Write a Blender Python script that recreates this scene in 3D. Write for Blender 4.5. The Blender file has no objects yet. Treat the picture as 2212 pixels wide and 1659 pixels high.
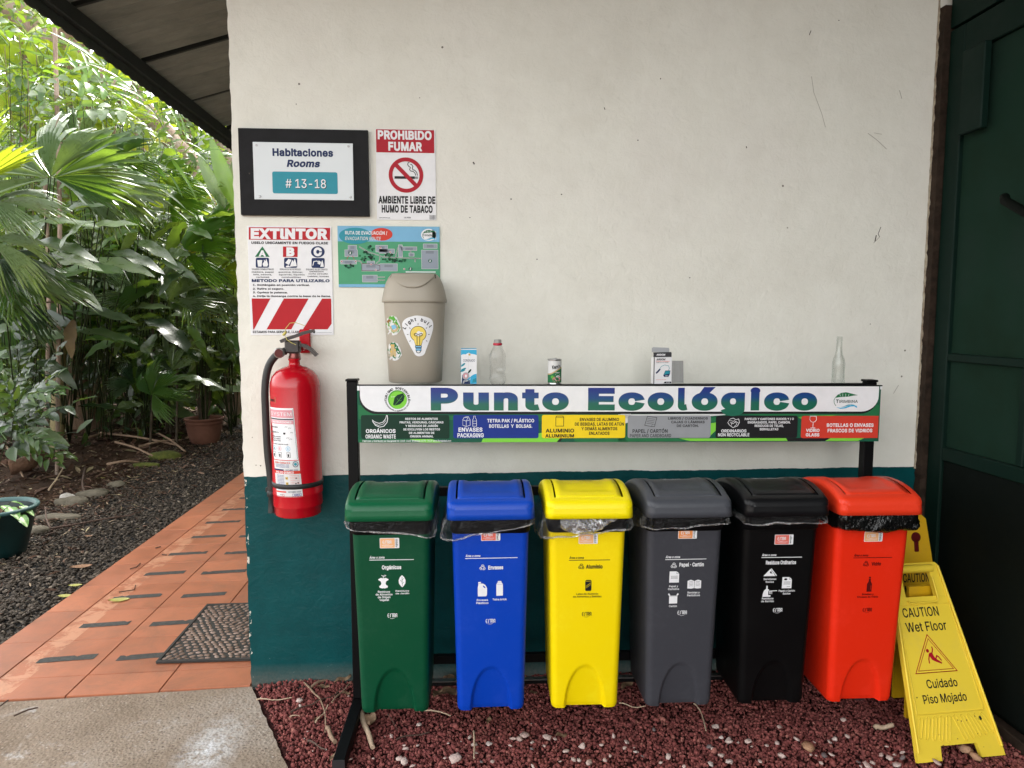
import bpy, math, random
import numpy as np
from mathutils import Vector, Matrix, geometry
random.seed(7); rng = np.random.default_rng(11)
R = math.radians
SC = bpy.context.scene
COL = SC.collection

# ---------------------------------------------------------------- camera
CAM = Vector((0.871, -2.876, 1.5))
YAW, PITCH, FPX = R(3.912), R(5.371), 1553.4          # focal length in pixels of a 2212 px wide frame
cd = bpy.data.cameras.new('camera'); cam = bpy.data.objects.new('camera', cd); COL.objects.link(cam)
cam.location = CAM; cam.rotation_euler = (math.pi/2-PITCH, 0, -YAW)
cd.sensor_width = 36; cd.lens = 36*FPX/2212; cd.clip_start = 0.02; cd.clip_end = 400
SC.camera = cam
SC.render.resolution_x, SC.render.resolution_y = 1024, 768

# ---------------------------------------------------------------- world, sun, exposure
SUN_AZ, SUN_EL = R(16), R(51)      # veiled sun high behind the building: it rakes the forest, the porch has only skylight
w = bpy.data.worlds.new('World'); SC.world = w; w.use_nodes = True
nt = w.node_tree; nt.nodes.clear()
sky = nt.nodes.new('ShaderNodeTexSky'); sky.sky_type = 'NISHITA'; sky.sun_disc = False
sky.sun_elevation = SUN_EL; sky.sun_rotation = SUN_AZ
sky.air_density = 1.0; sky.dust_density = 3.0; sky.ozone_density = 1.0
hs = nt.nodes.new('ShaderNodeHueSaturation'); hs.inputs['Saturation'].default_value = 0.12
bg = nt.nodes.new('ShaderNodeBackground'); bg.inputs['Strength'].default_value = 0.15
wo = nt.nodes.new('ShaderNodeOutputWorld')
warm = nt.nodes.new('ShaderNodeMix'); warm.data_type = 'RGBA'; warm.blend_type = 'MULTIPLY'; warm.inputs[0].default_value = 1; warm.inputs[7].default_value = (1.0, .985, .95, 1)   # thin haze
nt.links.new(sky.outputs[0], hs.inputs['Color']); nt.links.new(hs.outputs[0], warm.inputs[6]); nt.links.new(warm.outputs[2], bg.inputs[0]); nt.links.new(bg.outputs[0], wo.inputs[0])
sd = bpy.data.lights.new('sun', 'SUN'); sd.energy = 1.5; sd.angle = R(12); sd.color = (1.0, 0.96, 0.88)
so = bpy.data.objects.new('sun', sd); COL.objects.link(so)
# direction towards the light: the front of the wall faces -Y
L = Vector((math.sin(SUN_AZ)*math.cos(SUN_EL), math.cos(SUN_AZ)*math.cos(SUN_EL), math.sin(SUN_EL)))
so.rotation_euler = L.to_track_quat('Z', 'Y').to_euler(); so.location = (0, 6, 12)
vs = SC.view_settings
vs.view_transform = 'Standard'; vs.look = 'None'; vs.gamma = 1; vs.exposure = 2.8; vs.use_curve_mapping = False

# ---------------------------------------------------------------- helpers
_r = Vector((math.cos(YAW), -math.sin(YAW), 0))
_f = Vector((math.sin(YAW)*math.cos(PITCH), math.cos(YAW)*math.cos(PITCH), -math.sin(PITCH)))
_u = _r.cross(_f)
def at(px, py, Y=None, Z=None):
    """the point on the plane y=Y (or z=Z) seen at a place of the 2212x1659 survey picture"""
    d = _f + _r*((px-1106)/FPX) - _u*((py-829.5)/FPX)
    t = (Y-CAM.y)/d.y if Z is None else (Z-CAM.z)/d.z
    return CAM + d*t

def tag(o, label=None, cat=None, group=None, kind=None):
    if label: o['label'] = label
    if cat: o['category'] = cat
    if group: o['group'] = group
    if kind: o['kind'] = kind
    return o
def empty(name, loc=(0,0,0), rz=0, label=None, cat=None, group=None, kind=None):
    o = bpy.data.objects.new(name, None); COL.objects.link(o); o.location = loc; o.rotation_euler = (0, 0, rz)
    o.empty_display_size = .05
    return tag(o, label, cat, group, kind)
def npmesh(name, V, F, smooth=False):
    """F: (n,3) or (n,4) array, or a list of index lists"""
    me = bpy.data.meshes.new(name)
    V = np.asarray(V, dtype=np.float32).reshape(-1, 3)
    if isinstance(F, np.ndarray):
        n, k = F.shape
        me.vertices.add(len(V)); me.vertices.foreach_set('co', V.ravel())
        me.loops.add(n*k); me.loops.foreach_set('vertex_index', F.astype(np.int32).ravel())
        me.polygons.add(n); me.polygons.foreach_set('loop_start', np.arange(0, n*k, k, dtype=np.int32))
        try: me.polygons.foreach_set('loop_total', np.full(n, k, dtype=np.int32))
        except Exception: pass
        me.update(calc_edges=True)
    else:
        me.from_pydata([tuple(map(float, v)) for v in V], [], F); me.update()
    if smooth: me.polygons.foreach_set('use_smooth', np.ones(len(me.polygons), dtype=bool))
    return me
def link(name, me, m=None, parent=None, loc=None):
    o = bpy.data.objects.new(name, me); COL.objects.link(o)
    if m is not None:
        for x in (m if isinstance(m, (list, tuple)) else [m]): me.materials.append(x)
    if parent is not None: o.parent = parent
    if loc is not None: o.location = loc
    return o

class MB:
    """collects simple shapes and links them as one mesh"""
    def __init__(s): s.V = []; s.F = []; s.S = []; s.MI = []; s.mi = 0
    def add(s, V, F, smooth=False):
        b = len(s.V); s.V += [tuple(v) for v in V]
        s.F += [[i+b for i in f] for f in F]; s.S += [smooth]*len(F); s.MI += [s.mi]*len(F); return s
    def box(s, x0, x1, y0, y1, z0, z1, M=None, bev=0.0):
        if bev > 0:
            b = min(bev, (x1-x0)/2.01, (y1-y0)/2.01, (z1-z0)/2.01)
            V = []; idx = {}
            for a, X in ((0, (x0, x1)), (1, (y0, y1)), (2, (z0, z1))): pass
            for i in (0, 1):
                for j in (0, 1):
                    for k in (0, 1):
                        cx, cy, cz = (x0, x1)[i], (y0, y1)[j], (z0, z1)[k]
                        sx, sy, sz = (1, -1)[i], (1, -1)[j], (1, -1)[k]
                        for ax in range(3):
                            p = [cx+sx*b, cy+sy*b, cz+sz*b]; p[ax] = (cx, cy, cz)[ax]
                            idx[(i, j, k, ax)] = len(V); V.append(Vector(p))
            F = []
            for ax in range(3):
                o1, o2 = [a for a in range(3) if a != ax]
                for v in (0, 1):
                    q = []
                    for a, c in ((0, 0), (1, 0), (1, 1), (0, 1)):
                        t = [0, 0, 0]; t[ax] = v; t[o1] = a; t[o2] = c; q.append(idx[(*t, ax)])
                    F.append(q)
            for ax in range(3):      # edges along ax
                o1, o2 = [a for a in range(3) if a != ax]
                for a in (0, 1):
                    for c in (0, 1):
                        q = []
                        for v, w2 in ((0, o1), (1, o1), (1, o2), (0, o2)):
                            t = [0, 0, 0]; t[ax] = v; t[o1] = a; t[o2] = c; q.append(idx[(*t, w2)])
                        F.append(q)
            for i in (0, 1):
                for j in (0, 1):
                    for k in (0, 1): F.append([idx[(i, j, k, a)] for a in range(3)])
            c = Vector(((x0+x1)/2, (y0+y1)/2, (z0+z1)/2)); G = []
            for f in F:
                p = [V[i] for i in f]; n = (p[1]-p[0]).cross(p[2]-p[0]); m = sum(p, Vector())/len(p)-c
                G.append(f if n.dot(m) > 0 else f[::-1])
            F = G
        else:
            V = [Vector(p) for p in ((x0,y0,z0),(x1,y0,z0),(x1,y1,z0),(x0,y1,z0),(x0,y0,z1),(x1,y0,z1),(x1,y1,z1),(x0,y1,z1))]
            F = [[0,3,2,1],[4,5,6,7],[0,1,5,4],[1,2,6,5],[2,3,7,6],[3,0,4,7]]
        if M is not None: V = [M @ v for v in V]
        return s.add(V, F)
    def loops(s, L, cap0=True, cap1=True, closed=True, smooth=True):
        n = len(L[0]); b = [p for l in L for p in l]; F = []
        m = n if closed else n-1
        for i in range(len(L)-1):
            for j in range(m):
                a = i*n+j; c = i*n+(j+1) % n; F.append([a, c, c+n, a+n])
        s.add(b, F, smooth)
        if cap0: s.add(L[0], [list(range(n))[::-1]])
        if cap1: s.add(L[-1], [list(range(n))])
        return s
    def tube(s, pts, r, n=8, cap=True, rs=None, flat=None):
        pts = [Vector(p) for p in pts]; L = []; up = None
        for i, p in enumerate(pts):
            t = (pts[min(i+1, len(pts)-1)]-pts[max(i-1, 0)]).normalized()
            if up is None:
                up = Vector((0, 0, 1)) if abs(t.z) < .9 else Vector((0, 1, 0))
            a = t.cross(up).normalized(); up = a.cross(t).normalized()
            rr = rs[i] if rs else r
            L.append([p + a*math.cos(2*math.pi*k/n)*rr + up*math.sin(2*math.pi*k/n)*rr*(flat or 1) for k in range(n)])
        return s.loops(L, cap, cap)
    def lathe(s, prof, n=32, c=(0, 0, 0), ax='z', cap0=True, cap1=True, sx=1, sy=1):
        c = Vector(c); L = []
        for r, z in prof:
            ring = []
            for k in range(n):
                a = 2*math.pi*k/n; x, y = math.cos(a)*r*sx, math.sin(a)*r*sy
                ring.append(c + (Vector((x, y, z)) if ax == 'z' else Vector((x, -z, y)) if ax == 'y' else Vector((z, x, y))))
            L.append(ring)
        return s.loops(L, cap0, cap1)
    def extr(s, pts, y0, y1, f=None):
        """outline in x,z pushed from y0 to y1"""
        n = len(pts); A = [Vector((p[0], y0, p[1])) for p in pts]; B = [Vector((p[0], y1, p[1])) for p in pts]
        tr = geometry.tessellate_polygon([[Vector((p[0], p[1], 0)) for p in pts]])
        F = [list(t) for t in tr] + [[i+n for i in t][::-1] for t in tr] + [[i, (i+1) % n, (i+1) % n+n, i+n] for i in range(n)]
        V = A+B
        if f: V = [f(v) for v in V]
        return s.add(V, F)
    def build(s, name, m, parent=None, loc=None, smooth=None, fix=True):
        me = npmesh(name, s.V, s.F)
        me.polygons.foreach_set('use_smooth', np.array(s.S if smooth is None else [smooth]*len(s.F), dtype=bool))
        o = link(name, me, m, parent, loc)
        if any(s.MI): me.polygons.foreach_set('material_index', np.array(s.MI, dtype=np.int32))
        if fix:
            import bmesh
            bm = bmesh.new(); bm.from_mesh(me); bmesh.ops.recalc_face_normals(bm, faces=bm.faces); bm.to_mesh(me); bm.free()
        return o

# ---------------------------------------------------------------- materials
def mk(name):
    m = bpy.data.materials.new(name); m.use_nodes = True; n = m.node_tree; n.nodes.clear()
    out = n.nodes.new('ShaderNodeOutputMaterial'); b = n.nodes.new('ShaderNodeBsdfPrincipled')
    n.links.new(b.outputs[0], out.inputs[0]); return m, n, b, out
def ncoord(n, kind='Object', scale=(1, 1, 1)):
    t = n.nodes.new('ShaderNodeTexCoord'); mp = n.nodes.new('ShaderNodeMapping'); mp.inputs['Scale'].default_value = scale
    n.links.new(t.outputs[kind], mp.inputs[0]); return mp.outputs[0]
def nnoise(n, co, scale, detail=3, rough=.55, dist=0):
    x = n.nodes.new('ShaderNodeTexNoise'); x.inputs['Scale'].default_value = scale; x.inputs['Detail'].default_value = detail
    x.inputs['Roughness'].default_value = rough; x.inputs['Distortion'].default_value = dist
    n.links.new(co, x.inputs['Vector']); return x.outputs['Fac']
def nramp(n, fac, stops):
    r = n.nodes.new('ShaderNodeValToRGB'); e = r.color_ramp.elements
    while len(e) < len(stops): e.new(.5)
    for i, (p, c) in enumerate(stops):
        e[i].position = p; e[i].color = (*c, 1) if len(c) == 3 else c
    n.links.new(fac, r.inputs[0]); return r.outputs[0]
def nmix(n, fac, a, b, mode='MIX'):
    x = n.nodes.new('ShaderNodeMix'); x.data_type = 'RGBA'; x.blend_type = mode
    for k, v in ((0, fac), (6, a), (7, b)):
        if isinstance(v, (int, float)): x.inputs[k].default_value = v
        elif isinstance(v, tuple): x.inputs[k].default_value = (*v, 1)
        else: n.links.new(v, x.inputs[k])
    return x.outputs[2]
def nmath(n, op, a, b=None, clamp=False):
    x = n.nodes.new('ShaderNodeMath'); x.operation = op; x.use_clamp = clamp
    for k, v in ((0, a), (1, b)):
        if v is None: continue
        if isinstance(v, (int, float)): x.inputs[k].default_value = v
        else: n.links.new(v, x.inputs[k])
    return x.outputs[0]
def nbump(n, h, strength, dist, b, normal=None):
    x = n.nodes.new('ShaderNodeBump'); x.inputs['Strength'].default_value = strength; x.inputs['Distance'].default_value = dist
    n.links.new(h, x.inputs['Height'])
    if normal is not None: n.links.new(normal, x.inputs['Normal'])
    if b is not None: n.links.new(x.outputs[0], b.inputs['Normal'])
    return x.outputs[0]
def simple(name, col, rough=.5, metal=0, spec=.5, col2=None, ns=8, bump=None, emit=None, coat=0, kind='Object'):
    m, n, b, o = mk(name)
    b.inputs['Roughness'].default_value = rough; b.inputs['Metallic'].default_value = metal
    b.inputs['Specular IOR Level'].default_value = spec; b.inputs['Base Color'].default_value = (*col, 1)
    if coat: b.inputs['Coat Weight'].default_value = coat
    co = ncoord(n, kind)
    if col2 is not None:
        f = nnoise(n, co, ns, 5, .6); n.links.new(nramp(n, f, [(.3, col), (.7, col2)]), b.inputs['Base Color'])
    if bump: nbump(n, nnoise(n, co, bump[0], 4, .6), bump[1], bump[2], b)
    return m
def worn(name, col, dirt, rough=.4, spec=.5, bump=(300, .15, .0006), scr=.35):
    """moulded plastic or paint with faint grain, dust and uneven gloss"""
    m, n, b, o = mk(name); co = ncoord(n); b.inputs['Specular IOR Level'].default_value = spec
    f = nnoise(n, co, 6, 6, .65); g = nnoise(n, co, 45, 5, .7)
    mk_ = nmath(n, 'MULTIPLY', f, g)
    n.links.new(nmix(n, nramp(n, mk_, [(.25, (0, 0, 0)), (.6, (scr,)*3)]), col, dirt), b.inputs['Base Color'])
    n.links.new(nramp(n, f, [(.3, (rough-.07,)*3), (.7, (rough+.1,)*3)]), b.inputs['Roughness'])
    nbump(n, nnoise(n, co, bump[0], 2), bump[1], bump[2], b)
    return m
def isle(name, stops, rough=.8, spec=.3, bump=None, extra=None):
    """colour picked per loose piece"""
    m, n, b, o = mk(name); g = n.nodes.new('ShaderNodeNewGeometry'); oi = n.nodes.new('ShaderNodeObjectInfo')
    s = nmath(n, 'FRACT', nmath(n, 'ADD', g.outputs['Random Per Island'], oi.outputs['Random']))
    c = nramp(n, s, stops); co = ncoord(n)
    f = nnoise(n, co, 60, 4, .7)
    c = nmix(n, .6, c, nramp(n, f, [(.3, (.55,)*3), (.7, (1.25,)*3)]), 'MULTIPLY')
    n.links.new(c, b.inputs['Base Color']); b.inputs['Roughness'].default_value = rough; b.inputs['Specular IOR Level'].default_value = spec
    if bump: nbump(n, nnoise(n, co, bump[0], 4, .7), bump[1], bump[2], b)
    return m
def leafmat(name, c1, c2, tr=.35, rough=.36, tcol=None, ribs=0, spec=.5):
    m, n, b, o = mk(name); oi = n.nodes.new('ShaderNodeObjectInfo'); g = n.nodes.new('ShaderNodeNewGeometry')
    s = nmath(n, 'FRACT', nmath(n, 'ADD', g.outputs['Random Per Island'], oi.outputs['Random']))
    co = ncoord(n); f = nnoise(n, co, 9, 4, .6)
    c = nmix(n, s, c1, c2); c = nmix(n, .5, c, nramp(n, f, [(.3, (.6,)*3), (.72, (1.3,)*3)]), 'MULTIPLY')
    # a few brown or yellow blemishes
    c = nmix(n, nramp(n, nnoise(n, co, 17, 3, .7), [(.66, (0,)*3), (.74, (.7,)*3)]), c, (.16, .12, .03))
    n.links.new(c, b.inputs['Base Color']); b.inputs['Specular IOR Level'].default_value = spec
    n.links.new(nramp(n, f, [(.3, (rough,)*3), (.7, (rough+.15,)*3)]), b.inputs['Roughness'])
    nbump(n, nnoise(n, co, 35, 3), .25, .004, b)
    t = n.nodes.new('ShaderNodeBsdfTranslucent'); tc = nmix(n, s, tcol or (.22, .38, .03), (.36, .5, .05)) if tr else None
    mx = n.nodes.new('ShaderNodeMixShader'); mx.inputs[0].default_value = tr
    n.links.new(tc, t.inputs[0]); n.links.new(b.outputs[0], mx.inputs[1]); n.links.new(t.outputs[0], mx.inputs[2])
    n.links.new(mx.outputs[0], o.inputs[0]); return m
def flatm(name, col, rough=.5, spec=.22):
    m, n, b, o = mk(name); b.inputs['Base Color'].default_value = (*col, 1); b.inputs['Roughness'].default_value = rough
    b.inputs['Specular IOR Level'].default_value = spec
    co = ncoord(n); f = nnoise(n, co, 30, 3)
    n.links.new(nmix(n, .25, col, nramp(n, f, [(.3, tuple(c*.75 for c in col)), (.7, col)])), b.inputs['Base Color'])
    return m

P = {k: flatm('ink_'+k, v) for k, v in dict(
    white=(.82, .82, .84), offwhite=(.66, .66, .66), black=(.012, .012, .014), navy=(.012, .028, .10), red=(.42, .006, .02), tirered=(.46, .012, .02),
    teal=(.03, .28, .36), green=(.01, .10, .055), dkgreen=(.006, .035, .02), midgreen=(.02, .16, .06), lime=(.22, .62, .06), blue=(.012, .035, .24),
    yellow=(.86, .62, .015), grey=(.30, .31, .33), sky=(.20, .45, .66), mapgreen=(.08, .34, .18), mapgrey=(.30, .34, .40), orange=(.82, .30, .10),
    paleorange=(.85, .45, .22), pink=(.66, .30, .34), brown=(.25, .12, .03), gold=(.62, .42, .10), redc=(.62, .05, .03), bulb=(.86, .66, .14), cyan=(.05, .42, .68),
    salmon=(.75, .16, .12), skin=(.55, .22, .18), dark=(.05, .05, .055), darkred=(.10, .004, .004), leaf=(.10, .36, .05), steel=(.42, .43, .45), tan=(.50, .38, .2)).items()}

# ---------------------------------------------------------------- flat print (lettering, posters)
try: FONT = bpy.data.fonts.load(bpy.utils.system_resource('DATAFILES') + '/fonts/Inter.woff2')
except Exception: FONT = None
_tc = {}
def text_geo(s, bold, res):
    """outlines of the text, thickened by `bold` and filled by winding number"""
    s = s.replace('I', 'l'); bold *= .85; k = (s, bold, res)
    if k in _tc: return _tc[k]
    c = bpy.data.curves.new('t', 'FONT'); c.body = s; c.size = 1; c.resolution_u = res; c.fill_mode = 'NONE'; c.space_character = 1+bold*1.6
    if FONT: c.font = FONT
    o = bpy.data.objects.new('t', c); COL.objects.link(o)
    me = bpy.data.meshes.new_from_object(o.evaluated_get(bpy.context.evaluated_depsgraph_get()))
    P0 = np.array([v.co[:2] for v in me.vertices]) if len(me.vertices) else np.zeros((0, 2)); nxt = {}
    for e in me.edges:
        i, j = e.vertices; nxt.setdefault(i, []).append(j); nxt.setdefault(j, []).append(i)
    bpy.data.objects.remove(o); bpy.data.curves.remove(c); bpy.data.meshes.remove(me)
    seen = set(); loops = []
    for st in range(len(P0)):
        if st in seen or st not in nxt: continue
        L_ = [st]; seen.add(st); cur = min(nxt[st], key=lambda q: (q-st) % len(P0))
        while cur != st and cur not in seen:
            L_.append(cur); seen.add(cur); n2 = [q for q in nxt[cur] if q not in seen or (q == st and len(L_) > 2)]
            if not n2: break
            cur = [q for q in n2 if q != st][0] if any(q != st for q in n2) else st
        Q = P0[L_]; keep = [0]
        for i in range(1, len(Q)):
            if np.hypot(*(Q[i]-Q[keep[-1]])) > 1e-4: keep.append(i)
        Q = Q[keep]
        if len(Q) > 2 and np.hypot(*(Q[0]-Q[-1])) < 1e-4: Q = Q[:-1]
        if len(Q) > 2: loops.append(Q)
    out = []
    for Q in loops:
        d = np.roll(Q, -1, 0)-Q; d /= np.hypot(d[:, 0], d[:, 1])[:, None]; nl = np.stack([-d[:, 1], d[:, 0]], 1); pv = np.roll(nl, 1, 0); m = nl+pv
        q = np.maximum((m*m).sum(1), .6); out.append(Q + m*(2*bold/q)[:, None])
    if not out: _tc[k] = (np.zeros((0, 2)), []); return _tc[k]
    V = [Vector(map(float, p)) for Q in out for p in Q]; E_ = []; b = 0
    for Q in out: E_ += [(b+i, b+(i+1) % len(Q)) for i in range(len(Q))]; b += len(Q)
    r = geometry.delaunay_2d_cdt(V, E_, [], 0, 1e-5); RV = np.array([v[:] for v in r[0]]); F = np.array(r[2]); C_ = RV[F].mean(1)
    A0 = np.concatenate(out); B0 = np.concatenate([np.roll(Q, -1, 0) for Q in out]); wn = np.zeros(len(C_), int)
    for i in range(0, len(C_), 400):
        x, y = C_[i:i+400, :1], C_[i:i+400, 1:]; up = (A0[:, 1] <= y) & (B0[:, 1] > y); dn = (A0[:, 1] > y) & (B0[:, 1] <= y)
        cr = (B0[:, 0]-A0[:, 0])*(y-A0[:, 1])-(x-A0[:, 0])*(B0[:, 1]-A0[:, 1]); wn[i:i+400] = (up & (cr > 0)).sum(1)-(dn & (cr < 0)).sum(1)
    F = [list(map(int, f)) for f in F[wn != 0]]; _tc[k] = (RV, F); return _tc[k]
CAPH = text_geo('H', 0, 2)[0][:, 1].max()
class Art:
    """flat print: shapes in art units (x right, y down) laid on a surface by mapf(x, y, lift)"""
    def __init__(s, mapf, base=.0006, step=.0003): s.f = mapf; s.b = base; s.st = step; s.V = []; s.F = []; s.MI = []; s.mats = []
    def add(s, V, F, m, ly):
        m = P[m] if isinstance(m, str) else m
        if m not in s.mats: s.mats.append(m)
        i = s.mats.index(m); b = len(s.V); lift = s.b + s.st*ly
        s.V += [tuple(s.f(float(x), float(y), lift)) for x, y in V]; s.F += [[j+b for j in f] for f in F]; s.MI += [i]*len(F)
    def poly(s, pts, m, ly=0):
        tr = geometry.tessellate_polygon([[Vector((p[0], p[1], 0)) for p in pts]]); s.add(pts, [list(t) for t in tr], m, ly)
    def rect(s, x0, y0, x1, y1, m, ly=0, r=0, nx=1):
        if r <= 0:
            V = []; F = []
            for i in range(nx+1):
                x = x0+(x1-x0)*i/nx; V += [(x, y0), (x, y1)]
                if i: F.append([2*i-2, 2*i-1, 2*i+1, 2*i])
            s.add(V, F, m, ly); return
        pts = []
        for cx, cy, a in ((x1-r, y0+r, -90), (x1-r, y1-r, 0), (x0+r, y1-r, 90), (x0+r, y0+r, 180)):
            for k in range(5): t = R(a+22.5*k); pts.append((cx+r*math.cos(t), cy+r*math.sin(t)))
        s.poly(pts, m, ly)
    def ell(s, cx, cy, rx, ry, m, ly=0, n=28, rot=0):
        pts = []
        for k in range(n):
            a = 2*math.pi*k/n; x, y = rx*math.cos(a), ry*math.sin(a); c, q = math.cos(rot), math.sin(rot)
            pts.append((cx+x*c-y*q, cy+x*q+y*c))
        s.add(pts, [list(range(n))], m, ly)
    def line(s, pts, wd, m, ly=0, closed=False):
        if closed: pts = list(pts)+[pts[0], pts[1]]
        n = len(pts); V = []; F = []
        for i in range(n):
            a = Vector(pts[max(i-1, 0)]); p = Vector(pts[i]); b = Vector(pts[min(i+1, n-1)])
            d1 = (p-a); d2 = (b-p)
            if d1.length == 0: d1 = d2
            if d2.length == 0: d2 = d1
            d1.normalize(); d2.normalize(); t = d1+d2
            t = t.normalized() if t.length > .01 else d2
            k = min(1.8, 1/max(.3, abs(t.dot(d2)))); q = Vector((-t.y, t.x))*wd/2*k
            V += [tuple(p+q), tuple(p-q)]
            if i: F.append([2*i-2, 2*i-1, 2*i+1, 2*i])
        s.add(V, F, m, ly)
    def ring(s, cx, cy, r, wd, m, ly=0, n=36, ry=None, a0=0, a1=360):
        ry = ry or r; k = n
        V = []; F = []
        for i in range(k+1):
            a = R(a0+(a1-a0)*i/k); V += [(cx+(r-wd/2)*math.cos(a), cy+(ry-wd/2)*math.sin(a)), (cx+(r+wd/2)*math.cos(a), cy+(ry+wd/2)*math.sin(a))]
            if i: F.append([2*i-2, 2*i-1, 2*i+1, 2*i])
        s.add(V, F, m, ly)
    def text(s, t, cx, cy, w_, h, m, ly=1, bold=.02, align='c', shear=0, rot=0, res=3, fit=True):
        """h = capital height, cy = middle of the capitals, w_ = width of the whole line"""
        V, F = text_geo(t, bold, res)
        if not len(V): return
        x0, x1 = V[:, 0].min(), V[:, 0].max(); sy = h/CAPH; sx = w_/(x1-x0) if w_ else sy
        X = (V[:, 0]-(x0+x1)/2)*sx; Y = -(V[:, 1]-CAPH/2)*sy
        if shear: X = X - Y*shear
        if align == 'l': X = X + (x1-x0)*sx/2
        if align == 'r': X = X - (x1-x0)*sx/2
        if rot: c, q = math.cos(rot), math.sin(rot); X, Y = X*c-Y*q, X*q+Y*c
        s.add(list(zip(X+cx, Y+cy)), F, m, ly)
    def arctext(s, t, cx, cy, r, a0, a1, h, m, ly=1, bold=.02, inside=False, sx=1):
        n = len(t)
        for i, ch in enumerate(t):
            if ch == ' ': continue
            a = R(a0+(a1-a0)*(i+.5)/n); V, F = text_geo(ch, bold, 2)
            if not len(V): continue
            sc = h/CAPH; xc = (V[:, 0].min()+V[:, 0].max())/2; X = (V[:, 0]-xc)*sc*sx; Y = -(V[:, 1]-CAPH/2)*sc
            q = a+math.pi/2 if not inside else a-math.pi/2
            c, z = math.cos(q), math.sin(q)
            s.add(list(zip(cx+r*math.cos(a)+X*c-Y*z, cy+r*math.sin(a)+X*z+Y*c)), F, m, ly)
    def build(s, name, parent=None):
        me = npmesh(name, s.V, s.F); o = link(name, me, s.mats, parent)
        me.polygons.foreach_set('material_index', np.array(s.MI, dtype=np.int32)); me.update(); return o
def planar(x0, y0, x1, y1, X0, X1, Z1, Z0, Y=0.0):
    """art rectangle -> upright panel facing -Y"""
    return lambda x, y, l: (X0+(x-x0)/(x1-x0)*(X1-X0), Y-l, Z1+(y-y0)/(y1-y0)*(Z0-Z1))
ICO_V = None
def ico():
    global ICO_V, ICO_F
    if ICO_V is None:
        t = (1+5**.5)/2
        ICO_V = np.array([(-1,t,0),(1,t,0),(-1,-t,0),(1,-t,0),(0,-1,t),(0,1,t),(0,-1,-t),(0,1,-t),(t,0,-1),(t,0,1),(-t,0,-1),(-t,0,1)])/math.sqrt(1+t*t)
        ICO_F = np.array([(0,11,5),(0,5,1),(0,1,7),(0,7,10),(0,10,11),(1,5,9),(5,11,4),(11,10,2),(10,7,6),(7,1,8),(3,9,4),(3,4,2),(3,2,6),(3,6,8),(3,8,9),(4,9,5),(2,4,11),(6,2,10),(8,6,7),(9,8,1)])
    return ICO_V, ICO_F
def rotm(n, tilt=math.pi):
    """random rotations; tilt limits how far a piece leans from flat"""
    a = rng.uniform(0, 2*math.pi, n); b = rng.uniform(-tilt, tilt, n); c = rng.uniform(-tilt, tilt, n)
    ca, sa, cb, sb, cc, s_c = np.cos(a), np.sin(a), np.cos(b), np.sin(b), np.cos(c), np.sin(c)
    o, z = np.ones(n), np.zeros(n)
    Rz = np.array([[ca, -sa, z], [sa, ca, z], [z, z, o]]).transpose(2, 0, 1)
    Rx = np.array([[o, z, z], [z, cb, -sb], [z, sb, cb]]).transpose(2, 0, 1)
    Ry = np.array([[cc, z, s_c], [z, o, z], [-s_c, z, cc]]).transpose(2, 0, 1)
    return Rx @ Ry @ Rz if tilt < 3 else Rz @ Rx @ Ry
def scatter(name, BV, BF, pos, rot, scl, jit=0.0):
    n = len(pos); V = BV[None]*scl[:, None, :]
    if jit: V = V*(1+rng.uniform(-jit, jit, (n, len(BV), 1)))
    V = np.einsum('nij,nkj->nki', rot, V) + pos[:, None, :]
    F = (BF[None] + (np.arange(n)*len(BV))[:, None, None]).reshape(-1, BF.shape[1])
    return npmesh(name, V.reshape(-1, 3), F)
def pebble_mesh(name, r=(1, 1, 1), jit=.22, sub=0):
    V, F = ico(); V = V*np.array(r)*(1+rng.uniform(-jit, jit, (12, 1))); return npmesh(name, V, F)
# ================================================================ ground
def groundmat(name, stops, sc, rough=.9, bump=.02, sc2=40):
    m, n, b, o = mk(name); co = ncoord(n)
    f = nnoise(n, co, sc, 8, .7); c = nramp(n, f, stops)
    c = nmix(n, .7, c, nramp(n, nnoise(n, co, sc2, 4, .8), [(.3, (.5,)*3), (.7, (1.4,)*3)]), 'MULTIPLY')
    n.links.new(c, b.inputs['Base Color']); b.inputs['Roughness'].default_value = rough; b.inputs['Specular IOR Level'].default_value = .2
    nbump(n, nnoise(n, co, sc2, 6, .75), .9, bump, b); return m
M_soil = groundmat('forest_soil', [(.25, (.018, .010, .006)), (.5, (.05, .026, .014)), (.75, (.11, .062, .036))], 3, sc2=30)
xs = np.concatenate([np.linspace(-90, -8, 22), np.linspace(-7.5, 4, 60), np.linspace(5, 60, 14)])
ys = np.concatenate([np.linspace(-30, -3.5, 10), np.linspace(-3, 12, 70), np.linspace(13, 110, 22)])
X, Y = np.meshgrid(xs, ys); Zg = -.055 + np.where((X < -2.6), .05*np.clip(-2.6-X, 0, 4)*(.6+.4*np.sin(X*1.7+Y)), 0)*np.clip((Y+1), 0, 1) + .02*np.sin(X*3.1)*np.cos(Y*2.3)*(X < -2.6)
V = np.stack([X, Y, Zg], -1).reshape(-1, 3); nx = len(xs); ny = len(ys)
ii = (np.arange(ny-1)[:, None]*nx + np.arange(nx-1)[None]).ravel()
tag(link('ground', npmesh('ground', V, np.stack([ii, ii+1, ii+nx+1, ii+nx], -1), True), M_soil), kind='structure')
def gz(x, y):
    if x > -2.6: return -.055
    return -.055 + .05*min(max(-2.6-x, 0), 4)*(.6+.4*math.sin(x*1.7+y))*min(max(y+1, 0), 1) + .02*math.sin(x*3.1)*math.cos(y*2.3)

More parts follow.
